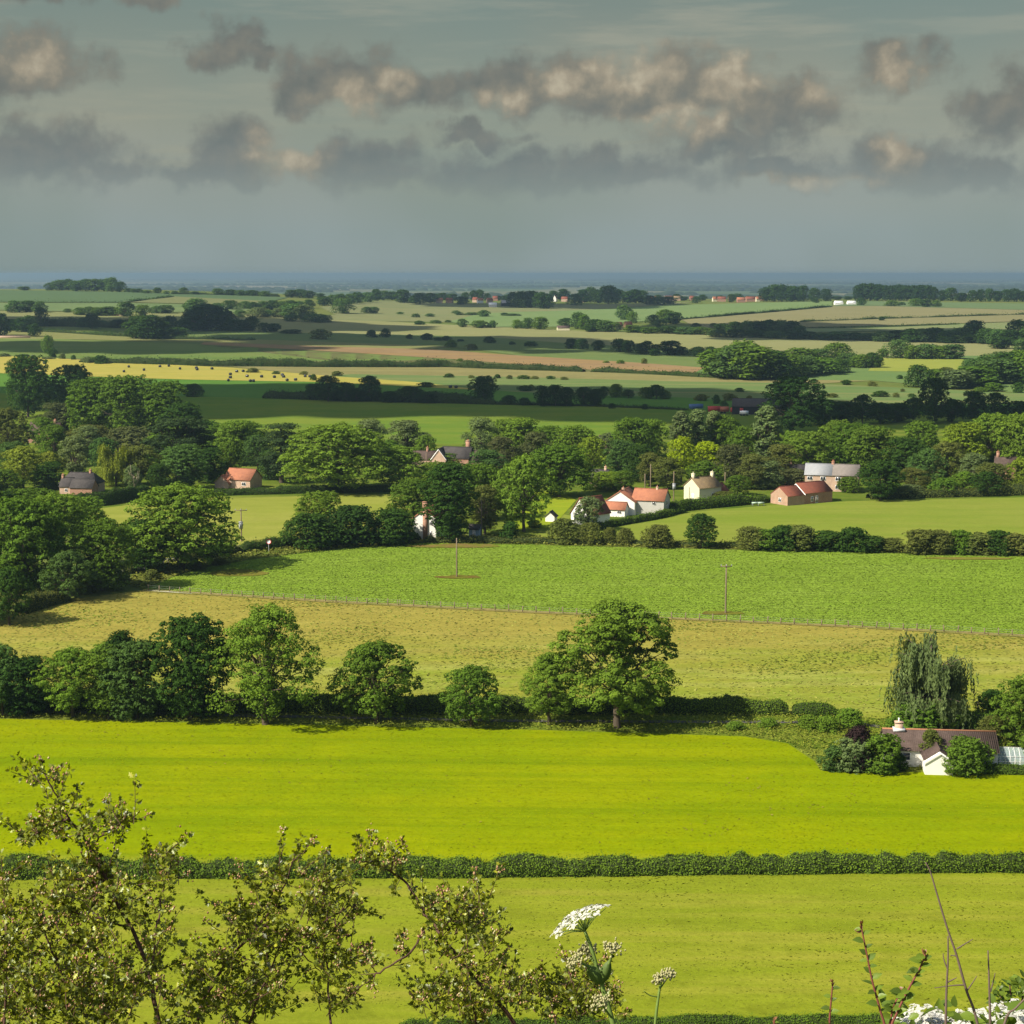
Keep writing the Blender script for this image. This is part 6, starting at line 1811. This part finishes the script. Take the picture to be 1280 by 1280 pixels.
class Shrub:
    def __init__(s, label, seed, depth, basepx, lmat=None):
        s.rng = np.random.default_rng(seed)
        s.depth = depth
        s.base = at(basepx[0], basepx[1], depth)[0]
        s.base[2] = float(terr(s.base[0], s.base[1]))
        s.root = thing('hawthorn_shrub', label, 'shrub', s.base)
        s.L = []          # leaf: pos, dir, normal, size, tint
        s.buds = []
        s.tw = MB()

    def branch(s, pts, r0=0.006, r1=0.0022, leafy=(0.15, 1.0), dens=1.0, dd=0.0, tw=(0.04, 0.12)):
        px = np.array(pts, float)
        n = max(8, len(px) * 5)
        q = spline(px, n)
        dep = s.depth + dd + 0.22 * vnoise(np.arange(n) / n * 3, int(px[0, 0] * 7 + px[-1, 1]) % 5000, 1.0)
        P = at(q[:, 0], q[:, 1], dep)
        P += s.rng.normal(0, 0.0022, P.shape)
        mb = MB()
        mb.tube(P - s.base, np.linspace(r0, r1, n), 6)
        link('branch', mb.build('branch', M_TWIG, True), s.root)
        seg = np.concatenate([[0], np.cumsum(np.linalg.norm(np.diff(P, axis=0), axis=1))])
        m = int(seg[-1] / 0.034 * dens)
        for u in s.rng.uniform(leafy[0], leafy[1], m):
            i = min(n - 2, int(u * (n - 1)))
            T = norm(P[i + 1] - P[i])
            d_ = norm(T * s.rng.uniform(0.1, 0.9) + s.rng.normal(0, 0.6, 3) + np.array([0, 0, 0.12]))
            s.twig(P[i], d_, s.rng.uniform(*tw))
        s.twig(P[-1], norm(P[-1] - P[-3]), 0.05)

    def twig(s, p0, d_, ln):
        rng = s.rng
        n = 5
        u = np.linspace(0, 1, n)[:, None]
        bend = rng.normal(0, 0.25, 3) + np.array([0, 0, 0.25])
        P = p0 + d_ * ln * u + bend * ln * 0.4 * u * u
        s.tw.tube(P - s.base, np.linspace(0.0016, 0.0008, n), 4, cap=False)
        k_ = max(2, int(ln / 0.016))
        for i in range(k_):
            f = (i + 1) / k_
            pp = p0 + d_ * ln * f + bend * ln * 0.4 * f * f
            for j in range(int(rng.integers(3, 7))):
                ld = norm(d_ * 0.5 + rng.normal(0, 0.75, 3) + np.array([0, 0, 0.15]))
                nn = norm(np.cross(ld, rng.normal(0, 1, 3)) + np.array([-0.1, -0.25, 0.55]))
                nn = norm(nn - ld * (nn @ ld))
                s.L.append((*(pp + ld * 0.004), *ld, *nn, rng.uniform(0.011, 0.024), float(np.clip(rng.normal(0.52, 0.24), 0, 1))))
        if rng.random() < 0.40:
            tip = p0 + d_ * ln + bend * ln * 0.4
            for j in range(int(rng.integers(6, 13))):
                s.buds.append((*(tip + rng.normal(0, 0.0085, 3)), rng.uniform(0.0022, 0.0042), rng.random()))

    def fill(s, cx, cy, rx, ry, n, dd=0.35, ln=(0.05, 0.12)):
        n = int(n * 0.72) + 1
        for i in range(n):
            a, q = s.rng.uniform(0, 6.28), math.sqrt(s.rng.random())
            P = at(cx + rx * q * math.cos(a), cy + ry * q * math.sin(a), s.depth + s.rng.uniform(-dd, dd))[0]
            d_ = norm(np.array([s.rng.normal(0, 0.7), s.rng.normal(0, 0.7), 0.6]))
            s.twig(P, d_, s.rng.uniform(*ln))

    def done(s):
        L_ = np.array(s.L)
        o = np.argsort(-(L_[:, 9] / (L_[:, 1])))          # those that show largest first
        single, rest = o[:300], o[300:]
        for i in single:
            q = L_[i]
            x_, z_ = Vector(q[3:6]), Vector(q[6:9])
            y_ = z_.cross(x_)
            M_ = Matrix((x_, y_, z_)).transposed().to_4x4()
            M_.translation = Vector(q[:3]) - Vector(s.base)
            ob = link('leaf', leafmesh[int(np.argmin(np.abs(np.array((0.1, 0.3, 0.42, 0.5, 0.58, 0.7, 0.95)) - q[10])))], s.root)
            ob.matrix_local = M_ @ Matrix.Scale(q[9], 4)
        q = L_[rest]
        x_, z_ = q[:, 3:6], q[:, 6:9]
        y_ = np.cross(z_, x_)
        V = q[:, None, :3] + q[:, 9][:, None, None] * (HLV[None, :, 0:1] * x_[:, None] + HLV[None, :, 1:2] * y_[:, None] + HLV[None, :, 2:3] * z_[:, None])
        F_ = (HLF[None] + (np.arange(len(q)) * len(HLV))[:, None, None]).reshape(-1, 3)
        link('foliage', mesh_np('foliage', V.reshape(-1, 3) - s.base, [F_], M_HLEAF, np.repeat(q[:, 10], len(HLV))), s.root, kind='stuff')
        link('twigs', s.tw.build('twigs', M_TWIG), s.root, kind='stuff')
        b_ = np.array(s.buds)
        V = b_[:, None, :3] + OCT_V[None] * b_[:, 3][:, None, None]
        F_ = (OCT_F[None] + (np.arange(len(b_)) * 6)[:, None, None]).reshape(-1, 3)
        link('buds', mesh_np('buds', V.reshape(-1, 3) - s.base, [F_], M_BUD, np.repeat(b_[:, 4], 6), smooth=True), s.root, kind='stuff')


s = Shrub('sprawling hawthorn shrub with one long forked shoot rising above it', 71, 5.3, (120, 1400))
s.branch([(205, 1310), (192, 1245), (182, 1205), (165, 1160), (150, 1135), (135, 1105), (122, 1076), (106, 1050), (86, 1022), (72, 998), (56, 968)], 0.0075, 0.002, (0.28, 1.0), 0.85)
s.branch([(112, 1062), (128, 1044), (145, 1032), (160, 1026)], 0.003, 0.0015, dens=1.2, tw=(0.02, 0.07))
s.branch([(86, 1022), (60, 1037), (34, 1046)], 0.003, 0.0015, dens=1.2, tw=(0.02, 0.07))
s.branch([(190, 1200), (196, 1160), (202, 1120), (212, 1082)], 0.004, 0.0016, dens=1.2)
s.branch([(2, 1320), (8, 1200), (6, 1140), (2, 1090)], 0.005, 0.0016, dens=1.1)
s.branch([(92, 1320), (80, 1230), (62, 1180), (45, 1150)], 0.006, 0.0018, dens=1.1)
s.branch([(165, 1160), (130, 1150), (92, 1140), (70, 1122)], 0.004, 0.0016, dens=1.2)
s.branch([(145, 1320), (122, 1255), (102, 1205), (110, 1170)], 0.006, 0.0018, dens=1.1, dd=0.15)
s.branch([(135, 1105), (110, 1102), (85, 1096)], 0.003, 0.0014, dens=1.2)
for f_ in [(60, 1215, 65, 62, 85), (150, 1195, 58, 60, 70), (15, 1250, 50, 45, 60), (150, 1255, 72, 38, 75), (75, 1265, 70, 30, 60), (105, 1128, 42, 22, 20), (198, 1096, 32, 26, 16), (56, 976, 12, 12, 5), (72, 1004, 16, 14, 7), (40, 1044, 18, 6, 5), (150, 1030, 18, 8, 5), (100, 1045, 24, 10, 6), (12, 1165, 22, 50, 22), (170, 1135, 40, 25, 16)]:
    s.fill(*f_)
s.done()
s = Shrub('hawthorn shrub with a thin upright stem and a leaning leafy bough', 72, 5.6, (330, 1400))
s.branch([(232, 1320), (258, 1245), (290, 1195), (325, 1155), (350, 1120), (368, 1072)], 0.0065, 0.002, (0.2, 1.0), 1.1)
s.branch([(414, 1320), (411, 1240), (406, 1180), (405, 1130), (404, 1080)], 0.0045, 0.0015, (0.3, 1.0), 0.9)
s.branch([(330, 1155), (365, 1180), (398, 1212)], 0.0035, 0.0016, dens=0.9)
s.branch([(405, 1118), (425, 1108), (440, 1104)], 0.0025, 0.0014, dens=0.9, tw=(0.02, 0.06))
s.branch([(300, 1320), (320, 1255), (338, 1212), (350, 1182)], 0.005, 0.0018, dens=1.0)
s.branch([(406, 1150), (428, 1138), (446, 1130)], 0.003, 0.0015, dens=0.9)
for f_ in [(302, 1168, 32, 36, 26), (282, 1238, 50, 42, 62), (332, 1250, 36, 34, 34), (366, 1092, 26, 24, 16), (340, 1128, 30, 20, 14), (408, 1160, 38, 38, 34), (424, 1232, 34, 46, 42), (395, 1120, 24, 18, 8), (255, 1260, 30, 26, 24)]:
    s.fill(*f_)
s.done()
s = Shrub('arching hawthorn bough bending down over dense low foliage', 73, 5.4, (640, 1400))
s.branch([(668, 1320), (628, 1258), (602, 1236), (575, 1200), (548, 1165), (527, 1135), (510, 1106), (488, 1090), (472, 1076), (452, 1078)], 0.0075, 0.002, (0.3, 1.0), 0.7)
s.branch([(488, 1090), (495, 1068), (503, 1054)], 0.0026, 0.0013, dens=1.1, tw=(0.02, 0.06))
s.branch([(530, 1160), (512, 1190), (480, 1212), (455, 1230), (430, 1252)], 0.004, 0.0016, (0.4, 1.0), 0.5, tw=(0.02, 0.06))
s.branch([(512, 1190), (502, 1180), (498, 1170)], 0.0018, 0.001, dens=0.6, tw=(0.015, 0.03))
s.branch([(470, 1216), (462, 1202), (458, 1194)], 0.0018, 0.001, dens=0.9, tw=(0.015, 0.04))
s.branch([(548, 1165), (568, 1148), (590, 1142)], 0.003, 0.0015, dens=1.1)
s.branch([(600, 1320), (592, 1262), (576, 1236)], 0.005, 0.0016)
s.branch([(705, 1320), (692, 1265), (682, 1236)], 0.005, 0.0016)
s.branch([(527, 1135), (540, 1130), (550, 1130)], 0.002, 0.0012, dens=0.9, tw=(0.015, 0.04))
for f_ in [(578, 1150, 36, 20, 28), (590, 1196, 34, 26, 26), (560, 1255, 42, 24, 46), (622, 1258, 44, 22, 50), (700, 1258, 60, 20, 64), (745, 1262, 34, 16, 26), (715, 1236, 44, 12, 26), (545, 1190, 20, 20, 8), (615, 1230, 24, 20, 14)]:
    s.fill(*f_)
s.done()

# ------------------------------------------------------------------ hogweed
M_STEM = simple('hogweed_stem', (0.13, 0.19, 0.04), 0.6, 0.2, 40.0)
M_SHEATH = simple('hogweed_sheath', (0.07, 0.11, 0.022), 0.55, 0.2, 30.0)
M_PETAL = simple('white_petals', (0.50, 0.49, 0.43), 0.7, 0.05, 60.0)
M_BUDW = simple('hogweed_buds', (0.33, 0.31, 0.15), 0.7, 0.35, 90.0)


def floret(rng, c, nrm, r):
    """five petals round a point"""
    a0 = rng.uniform(0, 6.28)
    t1 = norm(np.cross(nrm, rng.normal(0, 1, 3)))
    t2 = np.cross(nrm, t1)
    V, T_ = [c], []
    for k_ in range(5):
        for da, rr, hh in ((-0.45, 0.85, 0.15), (0.0, 1.0, 0.05), (0.45, 0.85, 0.15)):
            a = a0 + k_ * 1.2566 + da
            V.append(c + (t1 * math.cos(a) + t2 * math.sin(a)) * r * rr + nrm * r * hh)
        b_ = 1 + 3 * k_
        T_ += [(0, b_, b_ + 1), (0, b_ + 1, b_ + 2)]
    return np.array(V), np.array(T_)


def umbel(root_, base_, tip, axis, Rr, rng, n=22, flat=0.35, open_=True, nm='flower_head'):
    axis = norm(np.asarray(axis, float))
    t1 = norm(np.cross(axis, (0.2, 1, 0.1)))
    t2 = np.cross(axis, t1)
    rays = MB()
    fl = MB()
    for i in range(n):
        q = math.sqrt((i + 0.5) / n)
        a = i * 2.39996
        c = tip + axis * (Rr * (0.62 - flat * q * q)) + (t1 * math.cos(a) + t2 * math.sin(a)) * Rr * q
        rays.tube(np.array([tip, (tip + c) / 2 + axis * Rr * 0.06, c]) - base_, [0.0016, 0.0012, 0.001], 4)
        if open_:
            nn = norm(axis + 0.5 * (c - tip) / Rr)
            for j in range(13):
                qq = math.sqrt((j + 0.5) / 13) * Rr * 0.20
                aa = j * 2.39996
                u1 = norm(np.cross(nn, t1 + 0.01))
                u2 = np.cross(nn, u1)
                V_, T_ = floret(rng, c + (u1 * math.cos(aa) + u2 * math.sin(aa)) * qq + nn * 0.006 + rng.normal(0, 0.0015, 3) - base_, norm(nn + rng.normal(0, 0.25, 3)), rng.uniform(0.0040, 0.0060))
                fl.add(V_, tris=T_)
        else:
            for j in range(9):
                fl.add(OCT_V * rng.uniform(0.0028, 0.0042) + c + rng.normal(0, 0.0065, 3) - base_, tris=OCT_F)
    h_ = link(nm, rays.build('rays', M_STEM), root_)
    link('florets' if open_ else 'buds', fl.build('florets', M_PETAL if open_ else M_BUDW), h_, kind='stuff')


def stem(root_, base_, pts, dep, r0, r1, nm='stem', m=None):
    q = spline(np.array(pts, float), len(pts) * 4)
    P = at(q[:, 0], q[:, 1], np.full(len(q), dep) if np.isscalar(dep) else np.linspace(dep[0], dep[1], len(q)))
    mb = MB()
    mb.tube(P - base_, np.linspace(r0, r1, len(q)), 8)
    link(nm, mb.build(nm, m or M_STEM, True), root_)
    return P


def sheath(root_, base_, p0, p1, wid, nm='leaf_sheath', m=None):
    """pouch shaped leaf base between two points"""
    ax = p1 - p0
    side = norm(np.cross(ax, (0, 1, 0)))
    out_ = norm(np.cross(side, ax))
    V, Q = [], []
    n = 7
    for i in range(n):
        u = i / (n - 1)
        w_ = wid * math.sin(math.pi * min(0.98, 0.12 + u * 0.86)) ** 0.8
        for j in range(5):
            b_ = (j - 2) / 2
            V.append(p0 + ax * u + side * b_ * w_ - out_ * (1 - b_ * b_) * w_ * 0.8 - base_)
    for i in range(n - 1):
        for j in range(4):
            a = i * 5 + j
            Q.append((a, a + 1, a + 6, a + 5))
    mb = MB()
    mb.add(V, quads=Q)
    link(nm, mb.build(nm, m or M_SHEATH, True), root_)


rg = np.random.default_rng(5)
DP = 4.6
bs = at(762, 1400, DP)[0]
bs[2] = float(terr(bs[0], bs[1]))
hw = thing('hogweed', 'flowering hogweed with one white tilted flower head above the hawthorn', 'plant', bs)
P = stem(hw, bs, [(790, 1420), (775, 1320), (765, 1275), (755, 1240), (747, 1212), (739, 1185), (731, 1164)], DP, 0.0085, 0.0042)
umbel(hw, bs, P[-1], (-0.48, 0.20, 0.85), 0.078, rg, 26, 0.30)
P2 = stem(hw, bs, [(752, 1232), (758, 1214), (763, 1200), (766, 1188)], (DP, DP - 0.04), 0.004, 0.0026, 'side_stem')
umbel(hw, bs, P2[-1], (0.15, -0.2, 0.95), 0.020, rg, 9, 0.5, False, 'bud_head')
P2 = stem(hw, bs, [(748, 1216), (735, 1208), (722, 1202)], (DP, DP - 0.05), 0.004, 0.0026, 'side_stem')
umbel(hw, bs, P2[-1], (-0.75, -0.2, 0.6), 0.022, rg, 10, 0.5, False, 'bud_head')
P2 = stem(hw, bs, [(744, 1205), (738, 1197), (735, 1190)], (DP, DP + 0.05), 0.003, 0.002, 'side_stem')
umbel(hw, bs, P2[-1], (-0.2, -0.2, 0.9), 0.022, rg, 10, 0.5, False, 'bud_head')
P2 = stem(hw, bs, [(764, 1272), (757, 1262), (752, 1256)], (DP, DP - 0.08), 0.003, 0.002, 'side_stem')
umbel(hw, bs, P2[-1], (-0.2, -0.3, 0.9), 0.024, rg, 9, 0.5, False, 'bud_head')
sheath(hw, bs, at(752, 1228, DP - 0.01)[0], at(734, 1206, DP - 0.02)[0], 0.018)
sheath(hw, bs, at(752, 1228, DP - 0.01)[0], at(762, 1200, DP - 0.02)[0], 0.015)
bs = at(822, 1400, 4.9)[0]
bs[2] = float(terr(bs[0], bs[1]))
hw = thing('hogweed', 'thin hogweed stalk carrying only closed buds', 'plant', bs)
P = stem(hw, bs, [(812, 1420), (816, 1320), (820, 1270), (824, 1240), (827, 1224)], 4.9, 0.0055, 0.003)
umbel(hw, bs, P[-1], (-0.5, -0.2, 0.8), 0.018, rg, 9, 0.5, False, 'bud_head')
P2 = stem(hw, bs, [(825, 1236), (832, 1226), (838, 1218)], (4.9, 4.92), 0.002, 0.0014, 'side_stem')
umbel(hw, bs, P2[-1], (0.2, -0.2, 0.9), 0.010, rg, 6, 0.5, False, 'bud_head')
P2 = stem(hw, bs, [(821, 1246), (812, 1244), (805, 1239)], (4.9, 4.88), 0.002, 0.0012, 'side_stem')

# ------------------------------------------------------------------ shoots, dead stalks and blossom in the corner
M_RSTEM = simple('red_stem', (0.16, 0.05, 0.035), 0.7, 0.2, 30.0)
M_DEAD = simple('dead_stalk', (0.12, 0.085, 0.065), 0.85, 0.3, 30.0)
M_RLEAF = leaf_material('shoot_leaf', (0.10, 0.155, 0.02), spread=0.5, trans=0.3, gloss=0.015, warm=0.2)
M_YLEAF = leaf_material('young_red_leaf', (0.24, 0.11, 0.05), spread=0.4, trans=0.3, gloss=0.05)
OV = np.array([(0, 0), (.12, .16), (.35, .30), (.62, .26), (.85, .11), (1.0, 0.0)])
_t = [(x_, y_, 0.35 * y_ - 0.12 * x_ * x_) for x_, y_ in OV]
_b = [(x_, -y_, 0.35 * y_ - 0.12 * x_ * x_) for x_, y_ in OV[1:-1]]
OVV = np.array(_t + _b + [(0.5, 0, -0.02)])
_r = list(range(6)) + list(range(6 + 4 - 1, 5, -1))
OVF = np.array([(_r[i], _r[(i + 1) % len(_r)], len(OVV) - 1) for i in range(len(_r))])
ovm = [mesh_np('leaf', OVV, [OVF], M_RLEAF, np.full(len(OVV), q)) for q in (0.2, 0.5, 0.75)]
ovr = mesh_np('young_leaf', OVV, [OVF], M_YLEAF, np.full(len(OVV), 0.5))


def put_leaf(root_, base_, p_, d_, n_, size, me):
    x_ = norm(d_)
    z_ = norm(n_ - x_ * (n_ @ x_))
    y_ = np.cross(z_, x_)
    M_ = Matrix((Vector(x_), Vector(y_), Vector(z_))).transposed().to_4x4()
    M_.translation = Vector(p_ - base_)
    o = link('leaf', me, root_)
    o.matrix_local = M_ @ Matrix.Scale(size, 4)


def shoot(label, pts, dep, nleaf, seed, size=0.032):
    rng = np.random.default_rng(seed)
    bs = at(pts[0][0], pts[0][1] + 60, dep)[0]
    bs[2] = float(terr(bs[0], bs[1]))
    o = thing('dog_rose_shoot', label, 'plant', bs)
    P = stem(o, bs, [(pts[0][0] + 2, pts[0][1] + 120)] + pts, dep, 0.0038, 0.0018, 'stem', M_RSTEM)
    for i in range(nleaf):
        u = 0.42 + 0.58 * i / nleaf
        p_ = P[min(len(P) - 1, int(u * (len(P) - 1)))]
        sd_ = -1 if i % 2 else 1
        d_ = np.array([sd_ * rng.uniform(0.5, 1.0), rng.uniform(-0.6, 0.3), rng.uniform(-0.2, 0.6)])
        put_leaf(o, bs, p_, d_, np.array([rng.normal(0, 0.5), -0.5, 0.8]), size * rng.uniform(0.55, 1.25), ovm[int(rng.integers(0, 3))])
    for i in range(9):
        put_leaf(o, bs, P[-1] - np.array([0, 0, 0.01 * (i % 3)]), np.array([rng.normal(0, 0.6), rng.normal(0, 0.4), 0.7]), np.array([rng.normal(0, 0.6), -0.6, 0.5]), size * rng.uniform(0.3, 0.62), ovr)
shoot('tall red stemmed rose shoot with sparse green leaves', [(1108, 1300), (1100, 1262), (1090, 1225), (1083, 1190), (1076, 1156)], 4.4, 16, 1)
shoot('leaning red rose shoot beside the taller one', [(1112, 1300), (1122, 1265), (1138, 1232), (1150, 1210), (1157, 1192)], 4.4, 16, 2, 0.03)
shoot('short rose shoot with reddish tip', [(1036, 1320), (1037, 1275), (1039, 1250), (1041, 1228)], 4.7, 7, 3, 0.022)
shoot('rose shoot just reaching the white blossom', [(1100, 1320), (1112, 1280), (1118, 1255), (1130, 1238)], 4.5, 18, 4, 0.03)
shoot('very short rose tip low on the slope', [(966, 1330), (967, 1290), (968, 1274)], 4.8, 5, 5, 0.022)


def stalk(label, paths, dep):
    bs = at(paths[0][0][0], 1400, dep)[0]
    bs[2] = float(terr(bs[0], bs[1]))
    o = thing('dead_stalk', label, 'plant', bs)
    for i, p_ in enumerate(paths):
        stem(o, bs, p_, dep, 0.0042 if i == 0 else 0.0022, 0.0016 if i == 0 else 0.0009, 'stem' if i == 0 else 'side_twig', M_DEAD)
stalk('long bare leaning stalk with a curved tip', [[(1250, 1420), (1222, 1280), (1208, 1238), (1196, 1195), (1184, 1160), (1172, 1120), (1163, 1090), (1157, 1078)], [(1196, 1186), (1206, 1180), (1216, 1174)], [(1196, 1195), (1188, 1194)], [(1207, 1231), (1190, 1232), (1168, 1235)], [(1209, 1238), (1216, 1228), (1221, 1220)]], 4.5)
stalk('upright bare stalk crossing the long leaning one', [[(1180, 1420), (1182, 1290), (1183, 1240), (1185, 1200), (1185, 1170)], [(1184, 1210), (1180, 1200), (1179, 1192)], [(1184, 1228), (1192, 1224), (1196, 1222)]], 4.4)
stalk('single thin upright bare stalk over the blossom', [[(1240, 1420), (1238, 1290), (1237, 1250), (1236, 1215), (1235, 1188)], [(1238, 1240), (1242, 1225), (1244, 1216)]], 4.6)
stalk('pale bent dry stalk rising at the slope edge', [[(1235, 1400), (1255, 1282), (1270, 1260), (1290, 1240)]], 4.3)
# elder blossom: several flat flower heads on one bush
rg = np.random.default_rng(9)
bs = at(1210, 1400, 4.9)[0]
bs[2] = float(terr(bs[0], bs[1]))
eb = thing('blossom_bush', 'low bush covered in flat white flower heads below the dead stalks', 'bush', bs)
for i in range(17):
    px_i, py_i = rg.uniform(1110, 1300), rg.uniform(1250, 1296)
    py_i += max(0, (1180 - px_i) * 0.25)
    dep = 4.9 + rg.uniform(-0.25, 0.25)
    tip = at(px_i, py_i + 14, dep)[0]
    mb = MB()
    mb.tube(np.array([tip + np.array([rg.normal(0, 0.05), 0.05, -0.35]), tip - np.array([0, 0, 0.12]), tip]) - bs, [0.004, 0.003, 0.0022], 5)
    link('stem', mb.build('stem', M_STEM), eb)
    umbel(eb, bs, tip, (rg.normal(0, 0.2), -0.25, 0.9), rg.uniform(0.035, 0.06), rg, 14, 0.25)
for i in range(130):
    px_i, py_i = rg.uniform(1100, 1310), rg.uniform(1256, 1310)
    put_leaf(eb, bs, at(px_i, py_i, 4.9 + rg.uniform(-0.3, 0.3))[0], rg.normal(0, 1, 3) + np.array([0, 0, 0.3]), np.array([rg.normal(0, .4), -0.4, 0.8]), rg.uniform(0.03, 0.06), ovm[int(rg.integers(0, 3))])
bs = at(1270, 1400, 5.6)[0]
bs[2] = float(terr(bs[0], bs[1]))
eb = thing('leafy_bush', 'small dark leafy bush peeping over the white blossom', 'bush', bs)
for q in ((1262, 1230), (1280, 1240), (1250, 1245)):
    stem(eb, bs, [(1268, 1420), (1268, 1300), q], 5.6, 0.006, 0.002, 'branch', M_TWIG)
for i in range(230):
    a, q = rg.uniform(0, 6.28), math.sqrt(rg.random())
    put_leaf(eb, bs, at(1270 + 34 * q * math.cos(a), 1248 + 28 * q * math.sin(a), 5.6 + rg.uniform(-0.15, 0.15))[0], rg.normal(0, 1, 3), np.array([rg.normal(0, .5), -0.4, 0.8]), rg.uniform(0.018, 0.034), ovm[int(rg.integers(0, 3))])

# ------------------------------------------------------------------ clouds overhead (they shade the far fields)
m_cloud, t = mat('cloud')
d = t.n('ShaderNodeBsdfDiffuse')
d.inputs[0].default_value = (0.85, 0.85, 0.85, 1)
finish(t, d.outputs[0])
bm = bmesh.new()
bmesh.ops.create_icosphere(bm, subdivisions=3, radius=1.0)
bm.verts.index_update()
ICO_V = np.array([v.co[:] for v in bm.verts])
ICO_F = np.array([[v.index for v in f.verts] for f in bm.faces])
bm.free()


def cloud(seed, pts, zc=620.0, depth=1.0):
    """pts: (px, py, half width m, half depth m) ground spots this cloud shades"""
    rng = np.random.default_rng(seed)
    mb = MB()
    for px, py, rx, ry in pts:
        g = hit(px, py)[0]
        k_ = (zc - g[2]) / SUN.z
        c = g + np.array([SUN.x, SUN.y, SUN.z]) * k_
        nn = max(8, int(rx * ry / 800))
        for i in range(nn):
            a, q = rng.uniform(0, 6.28), math.sqrt(rng.random())
            r = rng.uniform(0.30, 0.52) * min(rx, ry)
            p_ = c + np.array([math.cos(a) * q * max(0, rx - r * 0.7), math.sin(a) * q * max(0, ry - r * 0.7), rng.uniform(0, 0.5) * r])
            v = ICO_V * (1 + 0.12 * np.sin(ICO_V @ rng.normal(0, 4, 3))[:, None] + 0.08 * np.sin(ICO_V @ rng.normal(0, 9, 3))[:, None])
            v = v * np.array([r, r, r * 0.75])
            v[:, 2] = np.maximum(v[:, 2], -0.2 * r)
            mb.add(v + p_, tris=ICO_F)
    V = np.concatenate(mb.V)
    o_ = V.mean(0)
    o = link('cloud', mesh_np('cloud', V - o_, [np.concatenate(mb.T)], m_cloud, smooth=True), kind='structure')
    o.location = o_


cloud(1, [(40, 498, 110, 95), (150, 498, 110, 100), (260, 499, 110, 106), (370, 499, 110, 106), (480, 499, 110, 100), (590, 500, 110, 100), (700, 503, 110, 100), (810, 508, 95, 90), (890, 513, 70, 75)])
cloud(2, [(930, 518, 70, 60), (1000, 522, 70, 75), (1080, 524, 80, 75), (1170, 522, 80, 75), (1260, 520, 80, 75), (1340, 518, 80, 70)])
cloud(3, [(110, 433, 130, 80), (200, 434, 120, 80), (280, 436, 70, 50), (20, 405, 140, 110), (110, 405, 140, 110), (210, 408, 140, 120), (300, 406, 140, 120)])
cloud(4, [(430, 424, 130, 90), (530, 428, 130, 90), (620, 431, 120, 80), (700, 437, 90, 40), (800, 440, 110, 40), (890, 442, 80, 40)])
cloud(5, [(680, 382, 180, 120), (760, 385, 120, 60), (930, 409, 160, 90), (1180, 420, 220, 110)])

# ------------------------------------------------------------------ haze
hz = bpy.data.materials.new('haze')
hz.use_nodes = True
t = NT(hz.node_tree)
pv = t.n('ShaderNodeVolumePrincipled')
pv.inputs['Color'].default_value = (0.45, 0.64, 0.75, 1)
pv.inputs['Density'].default_value = 1.05e-4
pv.inputs['Anisotropy'].default_value = 0.45
o_ = t.n('ShaderNodeOutputMaterial')
t.t.links.new(pv.outputs[0], o_.inputs['Volume'])
mb = MB()
zt_, zb_ = 66.0, -34.0
mb.box((0, 50000, (zt_ + zb_) / 2), (190000, 104000, zt_ - zb_))
hb = link('haze', mb.build('haze', hz), kind='stuff', label='thin blue haze lying over the whole valley', category='haze')
